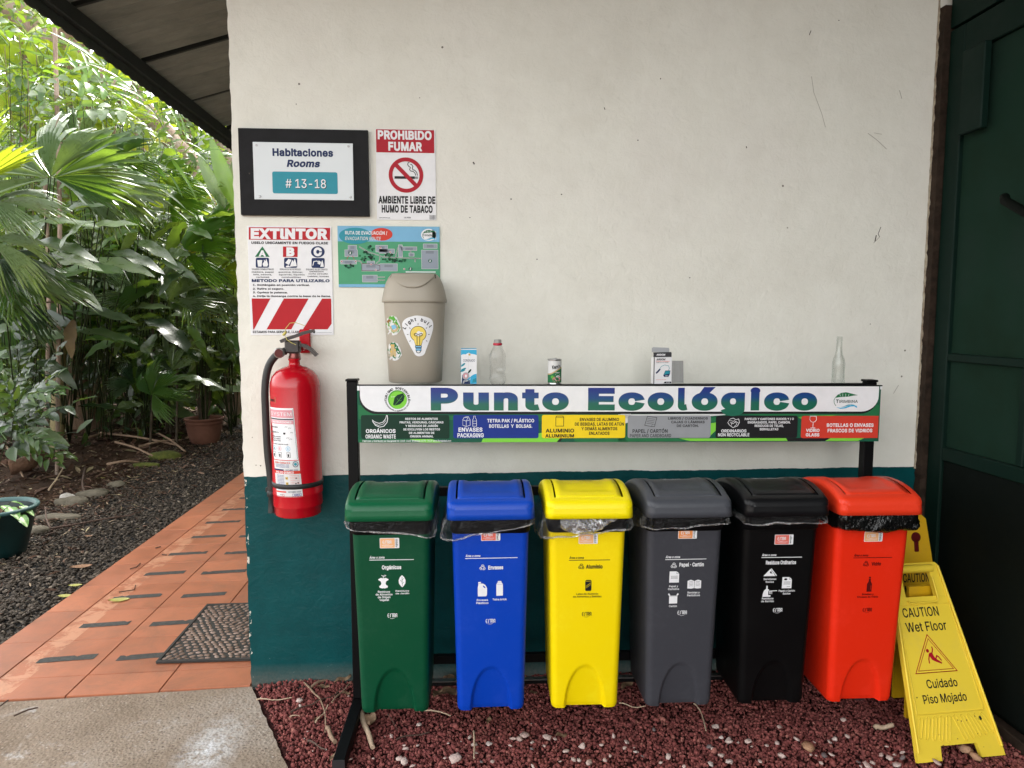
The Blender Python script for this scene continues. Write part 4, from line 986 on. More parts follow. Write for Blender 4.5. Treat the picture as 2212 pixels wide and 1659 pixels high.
    if i == 3:
        paper(-.033, .474); x, z = .037, .446
        pl([(x, z-.013), (x-.010, z-.015), (x-.0235, z-.014), (x-.0235, z+.013), (x-.012, z+.017), (x, z+.012), (x+.012, z+.017), (x+.0235, z+.013), (x+.0235, z-.014), (x+.010, z-.015)]); ln([(x, z+.012), (x, z-.013)], .0012, bg, 3)
        for dz in (.009, .004, -.001, -.006):
            for sg in (-1, 1): ln([(x+sg*.019, z+dz), (x+sg*.010, z+dz+.002), (x+sg*.004, z+dz)], .0009, bg, 3)
        x, z = -.034, .397; pl([(x-.014, z-.018), (x+.014, z-.018), (x+.014, z+.010), (x-.014, z+.010)]); pl([(x-.014, z+.010), (x-.019, z+.015), (x-.015, z+.019), (x-.010, z+.0115)]); pl([(x+.014, z+.010), (x+.010, z+.0115), (x+.015, z+.019), (x+.019, z+.015)]); ln([(x-.013, z+.0085), (x+.013, z+.0085)], .0009, bg, 3)
        T('Papel y', -.034, .441, .031, .0064); T('Cartulina', -.034, .431, .038, .0064); T('Revistas y', .036, .417, .042, .0064); T('Periódicos', .036, .407, .044, .0064); T('Cartón', -.034, .3695, .028, .0064)
    if i == 4:
        x, z = -.030, .486; pl([(x-.024, z-.0145), (x+.018, z-.0145), (x-.001, z+.0115)]); ln([(x+.0015, z+.0125), (x+.0215, z-.0135)], .0030); a.ell(x+.001, Y(z-.001), .0035, .004, bg, 3, 9); a.ell(x+.005, Y(z-.005), .0016, .0016, bg, 3, 7)
        paper(.029, .447, True); x, z = -.030, .417
        pl([(x-.024, z-.020), (x+.004, z-.020), (x+.004, z-.014), (x-.004, z-.014), (x-.004, z+.001), (x-.001, z+.005), (x-.007, z+.009), (x-.007, z+.020), (x-.012, z+.020), (x-.012, z+.009), (x-.019, z+.003), (x-.0225, z-.008)])
        ln([(x-.002, z+.0005), (x+.026, z+.002)], .0026); 
        for q in (0, .004, .008): ln([(x+q, z), (x+q+.0005, z-.010)], .0018)
        T('Servilletas', -.031, .461, .044, .0062); T('Sucias', -.031, .451, .029, .0062); T('Papel y Cartón', .030, .418, .056, .0062); T('Sucios', .030, .408, .027, .0062); T('Residuos', -.035, .391, .040, .0062); T('de Barrido', -.035, .381, .044, .0062)
    if i == 5:
        x, z = 0, .437; pl([(x-.0085, z-.0275), (x+.0085, z-.0275), (x+.0085, z+.001), (x+.0035, z+.010), (x+.003, z+.020), (x-.003, z+.020), (x-.0035, z+.010), (x-.0085, z+.001)]); pl([(x-.0032, z+.0215), (x+.0032, z+.0215), (x+.0032, z+.0265), (x-.0032, z+.0265)])
        ln([(x+.005, z-.02), (x+.005, z-.004)], .001, bg, 3); T('Botellas y', -.003, .4005, .041, .0062); T('Envases de Vidrio', -.003, .391, .073, .0062)
    a.build('lettering', root)
    # lettering on the flap
    t = Art(lambda x, y, l: (x, y, topz(x, y)+l), .0016, .0003); rows = [['Residuos de alimentos', 'de origen vegetal', 'Residuos de jardín'], ['Envases', 'plásticos', 'y Tetra brick'], ['Latas', 'de aluminio', 'de alimentos', 'y bebidas'], ['Papel y cartulina', 'Cartón', 'Revistas y periódicos'], ['Servilletas sucias', 'Residuos de barrido', 'Papel y Cartón sucios'], ['Botellas', 'y envases', 'de vidrio']][i]
    ink2 = ink; off = 0 if i in (0, 4) else .012
    for k, s_ in enumerate(rows):
        yy = .022-.0165*k; w_ = len(s_)*.0046; V, F = text_geo(s_, .03, 1)
        x0, x1 = V[:, 0].min(), V[:, 0].max(); X = (V[:, 0]-(x0+x1)/2)*w_/(x1-x0)+off; Yq = (V[:, 1]-.36)*.0075/CAPH+yy
        t.add(list(zip(X, Yq)), F, ink2, 1)
    if i not in (0, 4): recycle(t, off-.045, .006, .024, ink2, 1, .0018)
    t.build('flap_lettering', root)
SPEC = [('green', 'tall green swing-lid bin for organic waste, leftmost of the six bins on the rack'), ('blue', 'tall blue swing-lid bin for packaging, between the green bin and the yellow bin'),
        ('yellow', 'tall yellow swing-lid bin for aluminium with crumpled silver liner film under its lid'), ('graphite', 'tall grey swing-lid bin for paper and cardboard, between the yellow and black bins'),
        ('black', 'tall black swing-lid bin for ordinary waste, between the grey bin and the red bin'), ('red', 'tall bright red swing-lid bin for glass, beside the yellow wet floor sign')]
CX = [.634, .962, 1.290, 1.617, 1.948, 2.266]
LOW = [([(0, .64), (.25, .685), (.36, .672), (.68, .628), (.74, .630), (1, .66)], [(0, .01), (.3, .016), (.5, .004), (.7, .014), (1, .01)], M_film),
       ([(0, .60), (.2, .60), (.34, .618), (.5, .652), (.68, .680), (1, .67)], [(0, .03), (.3, .032), (.45, .006), (.68, .012), (1, .01)], M_film),
       ([(0, .56), (.2, .58), (.36, .625), (.5, .638), (.68, .662), (1, .63)], [(0, .03), (.25, .026), (.4, .004), (.7, .012), (1, .02)], M_film),
       ([(0, .58), (.2, .62), (.36, .655), (.5, .660), (.68, .672), (1, .66)], [(0, .012), (.3, .008), (.5, .004), (1, .006)], M_film),
       ([(0, .66), (.3, .662), (.5, .668), (.68, .676), (1, .67)], [(0, .004), (1, .004)], M_film),
       ([(0, .640), (.34, .640), (.5, .636), (.6, .640), (.7, .645), (1, .65)], [(0, .002), (1, .002)], M_film3)]
BINS = []
for i in range(6):
    yy = -.366 - (CX[i]-.634)*math.tan(TH)
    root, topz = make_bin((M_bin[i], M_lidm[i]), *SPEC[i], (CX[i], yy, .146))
    bag(root, LOW[i][0], LOW[i][1], LOW[i][2], i+1); bin_front(i, root, topz)
    BINS.append(root)
# crumpled silver film tucked in front of the yellow bin's collar
rs = random.Random(4); V = []; F = []
for i in range(25):
    u = i/24; x = -.095+.185*u
    for j in range(7):
        v = j/6; top = .700; bot = .662-.024*math.sin(math.pi*min(1, u*1.25))**.7+.022*max(0, u-.75)*4
        V.append((x, -.197-.012*math.sin(v*3)+rs.uniform(-.0045, .0045), top+(bot-top)*v))
    if i:
        for j in range(6): a = (i-1)*7+j; F.append([a, a+1, a+8, a+7])
o = link('crumpled_film', npmesh('film', V, F), M_film2, BINS[2])
# ================================================================ wall signs
M_edge = simple('sign_edge', (.30, .29, .27), .6)
K = 2.37
def wallsign(name, label, x0, x1, zb, zt, th=.003, m=None, y=0, part='board'):
    root = empty(name, ((x0+x1)/2, y, zb), 0, label, 'sign'); w_, h = x1-x0, zt-zb
    mb = MB(); mb.box(-w_/2, w_/2, -th-.001, -.001, 0, h, bev=min(.001, th/3)); mb.build(part, m or P['offwhite'], root)
    return root, w_, h
# room number plate on a dark board
M_frame = simple('painted_board', (.010, .010, .011), .7, spec=.2, col2=(.015, .015, .017), ns=20, bump=(120, .3, .001))
rm, w_, h = wallsign('room_sign', 'rooms 13 to 18 plate on a thick dark grey board, top left of the wall', .029, .514, 1.886, 2.2085, .018, M_frame)
pl = tag(empty('plate'), None); pl.parent = rm; pl.location = (-.0015, -.0195, .058)
mb = MB(); mb.box(-.187, .187, -.004, 0, 0, .213, bev=.0008); mb.build('plate_panel', simple('plate_white', (.62, .66, .68), .35, col2=(.66, .70, .72), ns=4), pl)
a = Art(planar(234, 205, 1175, 735, -.187, .187, .213, 0, -.004), .0005)
a.rect(408, 475, 1024, 678, 'teal', 0, r=18); a.text('Habitaciones', 702, 297, 570, 62, 'navy', 1, .045, res=4); a.text('Rooms', 708, 398, 308, 58, 'navy', 1, .045, shear=.22, res=4)
a.text('# 13-18', 727, 590, 382, 80, 'black', 1, .0, res=4); a.text('# 13-18', 722, 584, 382, 80, 'white', 2, .008, res=4)
a.build('plate_print', pl)
for x, z in ((-.174, .201), (.170, .202), (-.166, .011), (.174, .012)):
    mb = MB(); mb.lathe([(.0042, -.0055), (.0042, -.0062), (.002, -.0068)], 12, (x, 0, z), 'y'); 
    mb = MB(); mb.V = []; mb.loops([[Vector((x+r*math.cos(q), y, z+r*math.sin(q))) for q in [2*math.pi*k/12 for k in range(12)]] for r, y in ((.0045, -.0042), (.0045, -.006), (.0025, -.0068))]); mb.build('screw', simple('screw_steel', (.4, .4, .4), .3, .9), pl)
for x in (-.205,): 
    mb = MB(); mb.loops([[Vector((x+r*math.cos(q), y, .155+r*math.sin(q))) for q in [2*math.pi*k/10 for k in range(10)]] for r, y in ((.003, -.019), (.002, -.0205))]); mb.build('board_screw', M_scuff2, rm)
# no smoking
ns, w_, h = wallsign('no_smoking_sign', 'white and red no smoking sign right of the dark framed room plate', .5415, .7705, 1.874, 2.218, .002, P['white'])
a = Art(planar(1372, 70, 1940, 920, -w_/2, w_/2, h, 0, -.003), .0006)
a.rect(1376, 74, 1928, 288, 'red', 0)
a.text('PROHIBIDO', 1648, 125, 512, 72, 'white', 1, .05, res=4); a.text('FUMAR', 1652, 230, 322, 72, 'white', 1, .05, res=4)
a.text('AMBIENTE LIBRE DE', 1660, 730, 545, 62, 'black', 1, .045); a.text('HUMO DE TABACO', 1662, 816, 488, 62, 'black', 1, .045)
a.rect(1545, 508, 1740, 532, 'black', 1); 
for x in (1743, 1750, 1757, 1764): a.rect(x, 508, x+3.5, 532, 'black', 1)
a.line([(1748, 500), (1742, 478), (1725, 462), (1700, 458), (1690, 445), (1698, 425), (1680, 412), (1672, 398), (1676, 382), (1690, 378)], 7, 'black', 1)
a.line([(1764, 500), (1758, 470), (1738, 450), (1722, 446), (1716, 432), (1722, 415), (1712, 400), (1698, 394)], 7, 'black', 1)
a.ring(1655, 497, 147, 37, 'red', 2, 48); a.line([(1556, 398), (1752, 596)], 38, 'red', 3)
a.text('www.extintores.com', 1445, 900, 105, 8, 'black', 1, .03, res=1); a.text('Ley 9028', 1662, 896, 62, 12, 'black', 1, .03, res=2)
x = 1876
while x < 1936: a.rect(x, 870, x+2.2, 914, 'dark', 1); x += random.choice((4, 5, 6.5))
a.build('printed_face', ns)
# extinguisher instructions
es, w_, h = wallsign('extinguisher_sign', 'tall white and red fire extinguisher instruction sign above the red cylinder', .0465, .3655, 1.427, 1.847, .002, P['white'])
es.rotation_euler = (0, 0, 0)
# sheared slightly: left edge leans with the picture in the photograph only through perspective
E0 = F_(0, 0, 1)
a = Art(lambda x, y, l: (-w_/2+(x-(172+(y-65)/1030*38))/(788)*w_, -.003-l, h-(y-65)/1030*h), .0006)
a.rect(188, 78, 950, 194, 'tirered', 0); a.text('EXTINTOR', 567, 137, 722, 84, 'white', 1, .06, res=4)
a.text('USELO UNICAMENTE EN FUEGOS CLASE', 572, 222, 720, 21, 'black', 1, .04)
a.poly([(246, 354), (384, 354), (315, 256)], 'midgreen', 0); a.text('A', 315, 322, 70, 50, 'white', 1, .05)
a.rect(508, 256, 646, 354, 'tirered', 0); a.text('B', 578, 306, 76, 70, 'white', 1, .07); a.ell(836, 304, 65, 54, 'navy', 0); a.text('C', 836, 304, 80, 66, 'white', 1, .07)
for cx in (316, 581, 840): a.rect(cx-62, 362, cx+62, 456, 'navy', 0, r=14)
a.poly([(268, 385), (315, 385), (308, 445), (275, 445)], 'white', 1); a.poly([(325, 445), (318, 420), (332, 400), (330, 378), (345, 395), (352, 370), (362, 400), (370, 425), (362, 445)], 'white', 1)
a.poly([(530, 410), (560, 372), (590, 380), (565, 430)], 'white', 1); a.poly([(575, 445), (585, 410), (600, 380), (608, 400), (620, 370), (632, 405), (640, 440)], 'white', 1); a.poly([(535, 440), (560, 432), (585, 450), (540, 452)], 'white', 1)
a.line([(790, 435), (800, 395), (830, 390), (845, 410)], 7, 'white', 1); a.poly([(845, 385), (870, 400), (858, 425), (835, 415)], 'white', 1); a.poly([(862, 445), (868, 410), (880, 380), (890, 415), (896, 445)], 'white', 1)
for t, x, y, ww, hh in (('SOLIDOS COMBUSTIBLES', 320, 470, 204, 14), ('madera, papel', 320, 496, 206, 13), ('tela, basura,', 318, 520, 176, 13), ('cartones', 320, 544, 124, 13), ('DERIVADOS DE PETROLEO', 578, 470, 196, 14), ('gasolina, thinner,', 583, 496, 232, 13), ('aguarrás, líquidos', 593, 520, 244, 13), ('combustibles', 588, 544, 182, 13),
                       ('EQUIPO ELECTRICO', 828, 470, 202, 14), ('ENERGIZADO', 828, 490, 134, 12), ('corto circuito', 842, 511, 184, 13), ('cables, tomas', 842, 535, 202, 13)):
    a.text(t, x, y, ww, hh, 'dark', 1, .02, res=1)
a.text('METODO PARA UTILIZARLO', 584, 577, 734, 24, 'navy', 1, .05)
for t, y, x1 in (('1. Sosténgalo en posición vertical.', 618, 764), ('2. Retire el seguro.', 654, 522), ('3. Oprima la palanca.', 689, 556), ('4. Dirija la descarga contra la base de la llama.', 723, 966)): a.text(t, (228+x1)/2, y, x1-228, 16, 'black', 1, .035, res=1)
a.poly([(217, 746), (394, 746), (240, 1040), (232, 1040)], 'tirered', 0); a.poly([(520, 746), (754, 746), (592, 1040), (358, 1040)], 'tirered', 0); a.poly([(882, 746), (968, 746), (976, 985), (938, 1040), (702, 1040)], 'tirered', 0)
a.text('ESTAMOS PARA SERVIRLE, LLAMENOS AL', 508, 1064, 556, 20, 'black', 1, .03); a.ell(810, 1068, 11, 9, 'black', 1); a.ring(810, 1060, 10, 4, 'black', 1, 12, 7, 180, 360); a.rect(830, 1071, 980, 1073, 'dark', 1)
a.build('printed_face', es)
# evacuation route
ev, w_, h = wallsign('evacuation_map', 'green and blue evacuation route map board partly behind the beige bin', .389, .7835, 1.6135, 1.8495, .004, P['mapgreen'])
a = Art(planar(1015, 972, 1970, 1545, -w_/2, w_/2, h, 0, -.005), .0006, .00025)
a.rect(1016, 973, 1969, 1116, 'sky', 0); a.rect(1016, 1516, 1969, 1544, 'sky', 0)
a.ell(1425, 1048, 102, 60, 'redc', 1); a.ell(1180, 1064, 152, 76, 'teal', 2, 36)
a.text('RUTA DE EVACUACIÓN /', 1282, 1036, 392, 30, 'white', 4, .02); a.text('EVACUATION ROUTE', 1252, 1088, 330, 30, 'offwhite', 4, .015, shear=.15)
a.ell(1866, 1050, 72, 56, 'white', 3); a.poly([(1900, 1000), (1936, 1020), (1936, 1100), (1900, 1080)], 'white', 3); logo(lambda x, y: (1805+x*.66, 1002+y*.72), a, 5, sc=2.2); a.text('TIRIMBINA', 1871, 1054, 118, 16, 'dkgreen', 7, .015)
for r_ in ((1112, 1154, 1188, 1200), (1080, 1196, 1196, 1256), (1040, 1292, 1184, 1326), (1370, 1152, 1478, 1212), (1400, 1186, 1542, 1224), (1582, 1146, 1616, 1258), (1608, 1164, 1752, 1196), (1680, 1222, 1726, 1250), (1798, 1194, 1952, 1368), (1816, 1136, 1944, 1176), (1406, 1324, 1566, 1390), (1234, 1328, 1406, 1392), (1286, 1300, 1354, 1324), (1240, 1432, 1376, 1494)):
    a.rect(r_[0]-3, r_[1]-3, r_[2]+3, r_[3]+3, 'offwhite', 1); a.rect(*r_, 'mapgrey', 2)
    for q in range(3):
        if r_[3]-r_[1] > 24 and r_[2]-r_[0] > 30: a.rect((r_[0]*3+r_[2])/4, r_[1]+10+q*8, (r_[0]+3*r_[2])/4, r_[1]+12.5+q*8, 'dark', 3)
for pts in ([(1215, 1165), (1300, 1215), (1400, 1245), (1440, 1262), (1795, 1272)], [(1405, 1245), (1402, 1295), (1368, 1320)], [(1184, 1294), (1225, 1302), (1240, 1330)], [(1552, 1262), (1575, 1170)], [(1440, 1258), (1480, 1222)], [(1690, 1198), (1700, 1222)], [(1735, 1270), (1735, 1308)], [(1376, 1450), (1450, 1448)], [(1376, 1478), (1450, 1476)]):
    a.line(pts, 9, 'offwhite', 2); a.line(pts, 4, 'dark', 3)
a.line([(1234, 1330), (1234, 1390), (1372, 1390), (1404, 1382), (1404, 1340), (1350, 1326), (1240, 1322)], 4, 'darkred', 4, True)
rs = random.Random(2)
for cx, cy, rx, ry, k in ((1265, 1250, 50, 45, 16), (1325, 1260, 32, 32, 10), (1320, 1180, 30, 22, 8), (1535, 1290, 130, 18, 26), (1495, 1240, 42, 14, 9), (1112, 1348, 50, 16, 12)):
    for _ in range(k): t = rs.uniform(0, 6.28); q = rs.random()**.5; a.ell(cx+rx*q*math.cos(t), cy+ry*q*math.sin(t), rs.uniform(9, 15), rs.uniform(7, 12), rs.choice(('green', 'midgreen', 'dkgreen')), 3+(_ % 3), 7)
for x, y, r_ in ((1130, 1224, 18), (1877, 1294, 17), (1691, 1370, 17)): a.ell(x, y, r_, r_, 'green', 6); a.text('Z', x, y, r_*.8, r_, 'white', 7, .06)
for x, y in ((1050, 1304), (1180, 1304), (1413, 1175), (1504, 1214), (1322, 1330), (1366, 1382), (1632, 1372)): a.ell(x, y, 9, 9, 'white', 6); a.ell(x, y, 6, 6, 'red', 7)
for p in ([(1095, 1284), (1116, 1250)], [(1168, 1284), (1150, 1250)]): a.line(p, 4, 'red', 6)
a.rect(1646, 1394, 1928, 1404, 'white', 3); a.build('printed_face', ev)

# ================================================================ fire extinguisher
M_red = simple('extinguisher_red', (.44, .002, .010), .25, spec=.45, col2=(.50, .003, .013), ns=5, coat=.25, bump=(9, .04, .004))
M_rubb = simple('hose_rubber', (.012, .012, .013), .5, col2=(.022, .022, .022), ns=20)
ex = empty('fire_extinguisher', (.236, -.113, .742), 0, 'large red fire extinguisher cylinder hanging on the wall corner beside the rack', 'fire extinguisher')
RB = .0925
mb = MB(); mb.lathe([(.07, .0), (.083, .004), (.088, .010), (.0895, .040), (RB-.0005, .042), (RB, .046), (RB, .088), (RB+.0012, .0905), (RB, .093), (RB, .495), (.0905, .512), (.083, .534), (.068, .553), (.045, .566), (.028, .571), (.021, .575), (.020, .592), (.023, .593), (.023, .600)], 56); mb.build('cylinder', M_red, ex)
mb = MB(); mb.lathe([(RB+.0002, .118), (RB+.003, .1185), (RB+.003, .136), (RB+.0002, .1365)], 48, cap0=False, cap1=False); mb.build('strap', M_rubb, ex)
M_valve = simple('valve_black', (.022, .018, .018), .45, col2=(.05, .04, .035), ns=30)
mb = MB(); mb.lathe([(.0205, .6005), (.0215, .606), (.0185, .613), (.0185, .619)], 20); mb.build('neck_ring', simple('neck_brass', (.25, .08, .07), .35, .6), ex)
mb = MB(); mb.box(-.032, .024, -.018, .018, .6195, .668, bev=.006); mb.build('valve', M_valve, ex)
def lever(pts, w0, th):
    mb = MB(); Lp = []
    for i, (x, z) in enumerate(pts):
        a_ = pts[min(i+1, len(pts)-1)]; b_2 = pts[max(i-1, 0)]; d = Vector((a_[0]-b_2[0], a_[1]-b_2[1])).normalized(); nx_, nz_ = -d.y, d.x
        Lp.append([Vector((x+nx_*th*s, y, z+nz_*th*s)) for s, y in ((-1, -w0), (1, -w0), (1, w0), (-1, w0))])
    mb.loops(Lp, smooth=False); return mb
lever([(-.048, .664), (-.02, .676), (.01, .685), (.035, .695), (.062, .702), (.076, .704)], .013, .0058).build('squeeze_lever', M_valve, ex)
lever([(-.02, .655), (.012, .654), (.040, .648), (.062, .634), (.078, .617), (.084, .611)], .014, .006).build('carry_handle', M_valve, ex)
mb = MB(); gx, gy, gz_ = -.048, -.030, .622
mb.loops([[Vector((gx+r*math.cos(q), gy+y, gz_+r*math.sin(q))) for q in [2*math.pi*k/24 for k in range(24)]] for r, y in ((.018, .02), (.0195, .0), (.0195, -.006), (.016, -.0075))]); mb.build('gauge', simple('gauge_rim', (.35, .33, .32), .3, .8), ex)
mb = MB(); mb.loops([[Vector((gx+r*math.cos(q), gy+y, gz_+r*math.sin(q))) for q in [2*math.pi*k/24 for k in range(24)]] for r, y in ((.0158, -.0078), (.0150, -.0090))]); mb.build('gauge_face', simple('gauge_red', (.10, .02, .02), .15), ex)
hose = [(-.03, 0, .628), (-.052, 0, .622), (-.075, .0, .603), (-.094, .0, .575), (-.107, .0, .53), (-.113, 0, .47), (-.113, 0, .40), (-.112, .0, .32), (-.110, .0, .24), (-.104, .0, .17), (-.101, 0, .12), (-.101, 0, .095)]
from mathutils.geometry import interpolate_bezier
hs_ = []
for i in range(len(hose)-1):
    p0 = Vector(hose[max(i-1, 0)]); p1 = Vector(hose[i]); p2 = Vector(hose[i+1]); p3 = Vector(hose[min(i+2, len(hose)-1)])
    hs_ += list(interpolate_bezier(p1, p1+(p2-p0)/6, p2-(p3-p1)/6, p2, 5))[:-1]
hs_.append(Vector(hose[-1]))
mb = MB(); mb.tube(hs_, .0142, 12); mb.build('hose', M_rubb, ex)
mb = MB(); mb.lathe([(.0125, .094), (.016, .090), (.016, .072), (.011, .068), (.013, .03), (.015, .008)], 16, (-.101, 0, 0)); mb.build('nozzle', M_rubb, ex)
mb = MB(); mb.box(-.125, -.096, .005, .03, .085, .104, bev=.003); mb.build('hose_clip', M_rubb, ex)
mb = MB(); mb.box(-.002, .040, .098, .112, .615, .708, bev=.004); mb.box(.005, .03, .02, .0975, .628, .650, bev=.003); mb.build('wall_bracket', M_red, ex)
mb = MB(); c_ = [(-.030, .0, .690), (-.028, -.006, .712), (-.010, -.012, .733), (.012, -.014, .735), (.032, -.012, .728), (.045, -.008, .722)]; mb.tube(c_, .0013, 6)
mb.tube([(-.03, -.012, .690), (-.022, -.018, .672), (-.005, -.02, .660), (.012, -.018, .652)], .0012, 6); mb.tube([(-.036, -.014, .688), (-.024, -.016, .700)], .005, 8); mb.build('seal_tag', simple('seal_yellow', (.55, .48, .12), .4), ex)
mb = MB(); mb.tube([(.022, -.017, .66), (.03, -.02, .645), (.022, -.02, .628), (.028, -.018, .60), (.020, -.018, .592)], .0012, 6); mb.build('pin_cord', M_valve, ex)
# worn paint line low on the cylinder
a = Art(lambda x, y, l: ((RB+l)*math.sin(x), -(RB+l)*math.cos(x), y), .0004)
rs = random.Random(8); x = -1.1
while x < 1.2:
    d = rs.uniform(.02, .12)
    if rs.random() < .6: a.line([(x, .090+rs.uniform(-.0008, .0008)), (x+d, .0905+rs.uniform(-.001, .001))], rs.uniform(.0008, .0024), 'darkred' if rs.random() < .55 else 'salmon')
    x += d
a.build('worn_paint', ex)
# labels bent round the cylinder: art units of the 3.455 px survey
def cyl(x, y, l):
    s = max(-.985, min(.985, (x-672)/352)); t = math.asin(s)-.20*0
    z = .600-(y+30)/3.455/1.8228*.001867*1.0
    zz = .5165-(y-0)*.000293
    return ((RB+l)*math.sin(t), -(RB+l)*math.cos(t), zz)
a = Art(cyl, .0006, .0003)
def q_rect(x0, y0, x1, y1, m, ly, sk=.0): 
    n = 36; V = []; F = []
    for i in range(n+1): x = x0+(x1-x0)*i/n; V += [(x+sk*0, y0), (x, y1)]; 
    for i in range(n): F.append([2*i, 2*i+1, 2*i+3, 2*i+2])
    a.add([(v[0]+(v[1]-320)*.075, v[1]) for v in V], F, m, ly)
def q_line(pts, wd, m, ly): a.line([(p[0]+(p[1]-320)*.075, p[1]) for p in pts], wd, m, ly)
def q_text(t, x, y, w_, h, m, ly=3, b=.03): a.text(t, x+(y-320)*.075, y, w_, h, m, ly, b, res=1)
q_rect(352, 322, 716, 980, 'white', 0); q_line([(356, 338), (706, 338), (706, 966), (356, 966)], 4, 'dark', 2)
q_rect(357, 346, 700, 444, 'pink', 1); q_text('SYSTEM', 527, 398, 320, 44, 'white', 3, .0); q_rect(358, 456, 702, 472, 'dark', 1); q_rect(358, 478, 702, 524, 'pink', 1); q_text('INSTRUCCIONES', 530, 500, 290, 22, 'white', 3)
for y in (530, 595, 662, 755): q_line([(357, y), (703, y)], 3, 'dark', 2)
q_text('RETIRE EL SEGURO', 410, 567, 120, 18, 'dark'); q_text('ACERQUESE A 3 m.', 415, 632, 130, 18, 'dark'); q_text('OPRIMA LA PALANCA', 432, 686, 150, 14, 'dark'); q_text('DIRIJA EL CHORRO A', 430, 712, 140, 14, 'dark'); q_text('LA BASE DEL FUEGO', 430, 738, 140, 14, 'dark')
for x, y in ((590, 560), (640, 575), (560, 640), (660, 632), (600, 700), (640, 715)): q_line([(x-18, y+8), (x-4, y-8), (x+10, y+4), (x+22, y-8)], 3, 'dark', 2)
q_rect(545, 632, 572, 655, 'black', 2); q_text('PARA FUEGOS CLASE', 490, 782, 220, 14, 'dark')
for x, ch, m in ((385, 'A', 'teal'), (465, 'B', 'pink'), (590, 'C', 'cyan')): a.ring(x+(838-320)*.075, 838, 30, 4, m, 2, 20); q_text(ch, x, 838, 24, 30, m)
for x in (375, 465, 590): q_rect(x-26, 885, x+26, 950, 'black', 1); q_rect(x-21, 890, x+21, 945, 'white', 2); q_rect(x-12, 905, x+8, 940, 'black', 3)
q_rect(352, 990, 722, 1120, 'offwhite', 0); q_text('Extin-Comisol S.A.', 490, 1018, 230, 20, 'redc', 2)
for y in (1042, 1058, 1074): q_text('Servicio de mantenimiento y recarga', 480, y, 200, 8, 'blue', 2)
a.ring(672+54, 1036, 34, 8, 'navy', 2, 20); a.ell(672+54, 1036, 20, 18, 'teal', 2)
q_rect(352, 1102, 500, 1119, 'navy', 2); q_text('OCTUBRE 2024', 612, 1110, 170, 14, 'navy', 2)
q_rect(352, 1122, 724, 1160, 'redc', 0); q_text('POLVO QUIMICO', 508, 1142, 260, 26, 'white', 2)
q_rect(352, 1161, 726, 1460, 'offwhite', 0)
for k in range(11): y = 1180+k*18; q_text('revisado '+'carga presion', 440, y, 110, 9, 'blue', 2, .02)
for k in range(9): y = 1180+k*21; q_text('mantenimiento anual', 640, y, 130, 8, 'salmon', 2, .02)
for y in (1215, 1283, 1345): q_rect(515, y-16, 550, y+16, 'gold', 2); q_line([(520, y-4), (530, y+8), (548, y-12)], 5, 'black', 3)
for x, y in ((660, 1215), (655, 1285), (685, 1275), (690, 1345)): a.ell(x+70, y, 10, 9, 'black', 3, 8)
q_rect(352, 1384, 505, 1402, 'redc', 2); q_text('OCTUBRE 2025', 620, 1392, 170, 15, 'navy', 2)
q_rect(590, 1415, 712, 1448, 'blue', 1); q_rect(594, 1419, 708, 1444, 'offwhite', 2); q_text('ANSUL', 655, 1431, 90, 17, 'blue', 3, .04); a.ring(545, 1436, 14, 4, 'redc', 2, 16); q_text('Calidad', 430, 1432, 50, 9, 'dark', 2)
a.rect(345, 190, 458, 262, 'tan', 0); a.text('0351', 405, 232, 80, 28, 'black', 1, .05, res=1); a.rect(350, 196, 440, 202, 'dark', 1)
a.build('labels', ex)

# ================================================================ things on the shelf of the rack
def on_rack(x, y, z): # rack-frame -> world
    c, s = math.cos(-TH), math.sin(-TH); return (.464+x*c-y*s, -.2+x*s+y*c, z)
ZS = 1.2478
# beige bin
M_beige = plas('beige', (.36, .325, .265), (.42, .38, .31), .42, .4)
bb_ = empty('beige_bin', on_rack(.224, .088, ZS+.0045), -TH, 'beige swing-lid bin with light bulb sticker standing on top of the rack', 'bin')
def ellr(z, a_, b_, p=2.6, n=64):
    o = []
    for k in range(n):
        t = 2*math.pi*k/n; c, s = math.cos(t), math.sin(t); o.append(Vector((a_*abs(c)**(2/p)*(1 if c > 0 else -1), b_*abs(s)**(2/p)*(1 if s > 0 else -1), z)))
    return o
mb = MB(); mb.loops([ellr(z, a_, b_) for z, a_, b_ in ((0, .095, .072), (.004, .1005, .077), (.15, .1075, .083), (.303, .1145, .0885))]); mb.build('body', M_beige, bb_)
mb = MB(); Lp = [ellr(z, a_, b_) for z, a_, b_ in ((.3035, .1165, .0905), (.300, .1205, .094), (.301, .1215, .095), (.309, .1215, .095), (.318, .1195, .0935), (.345, .114, .089), (.372, .106, .082), (.392, .0965, .073), (.402, .088, .064), (.4065, .076, .052))]
mb.loops(Lp, False, False)
mb.loops([ellr(.4065, .076, .052), ellr(.404, .073, .049)], False, True); mb.build('lid', M_beige, bb_)
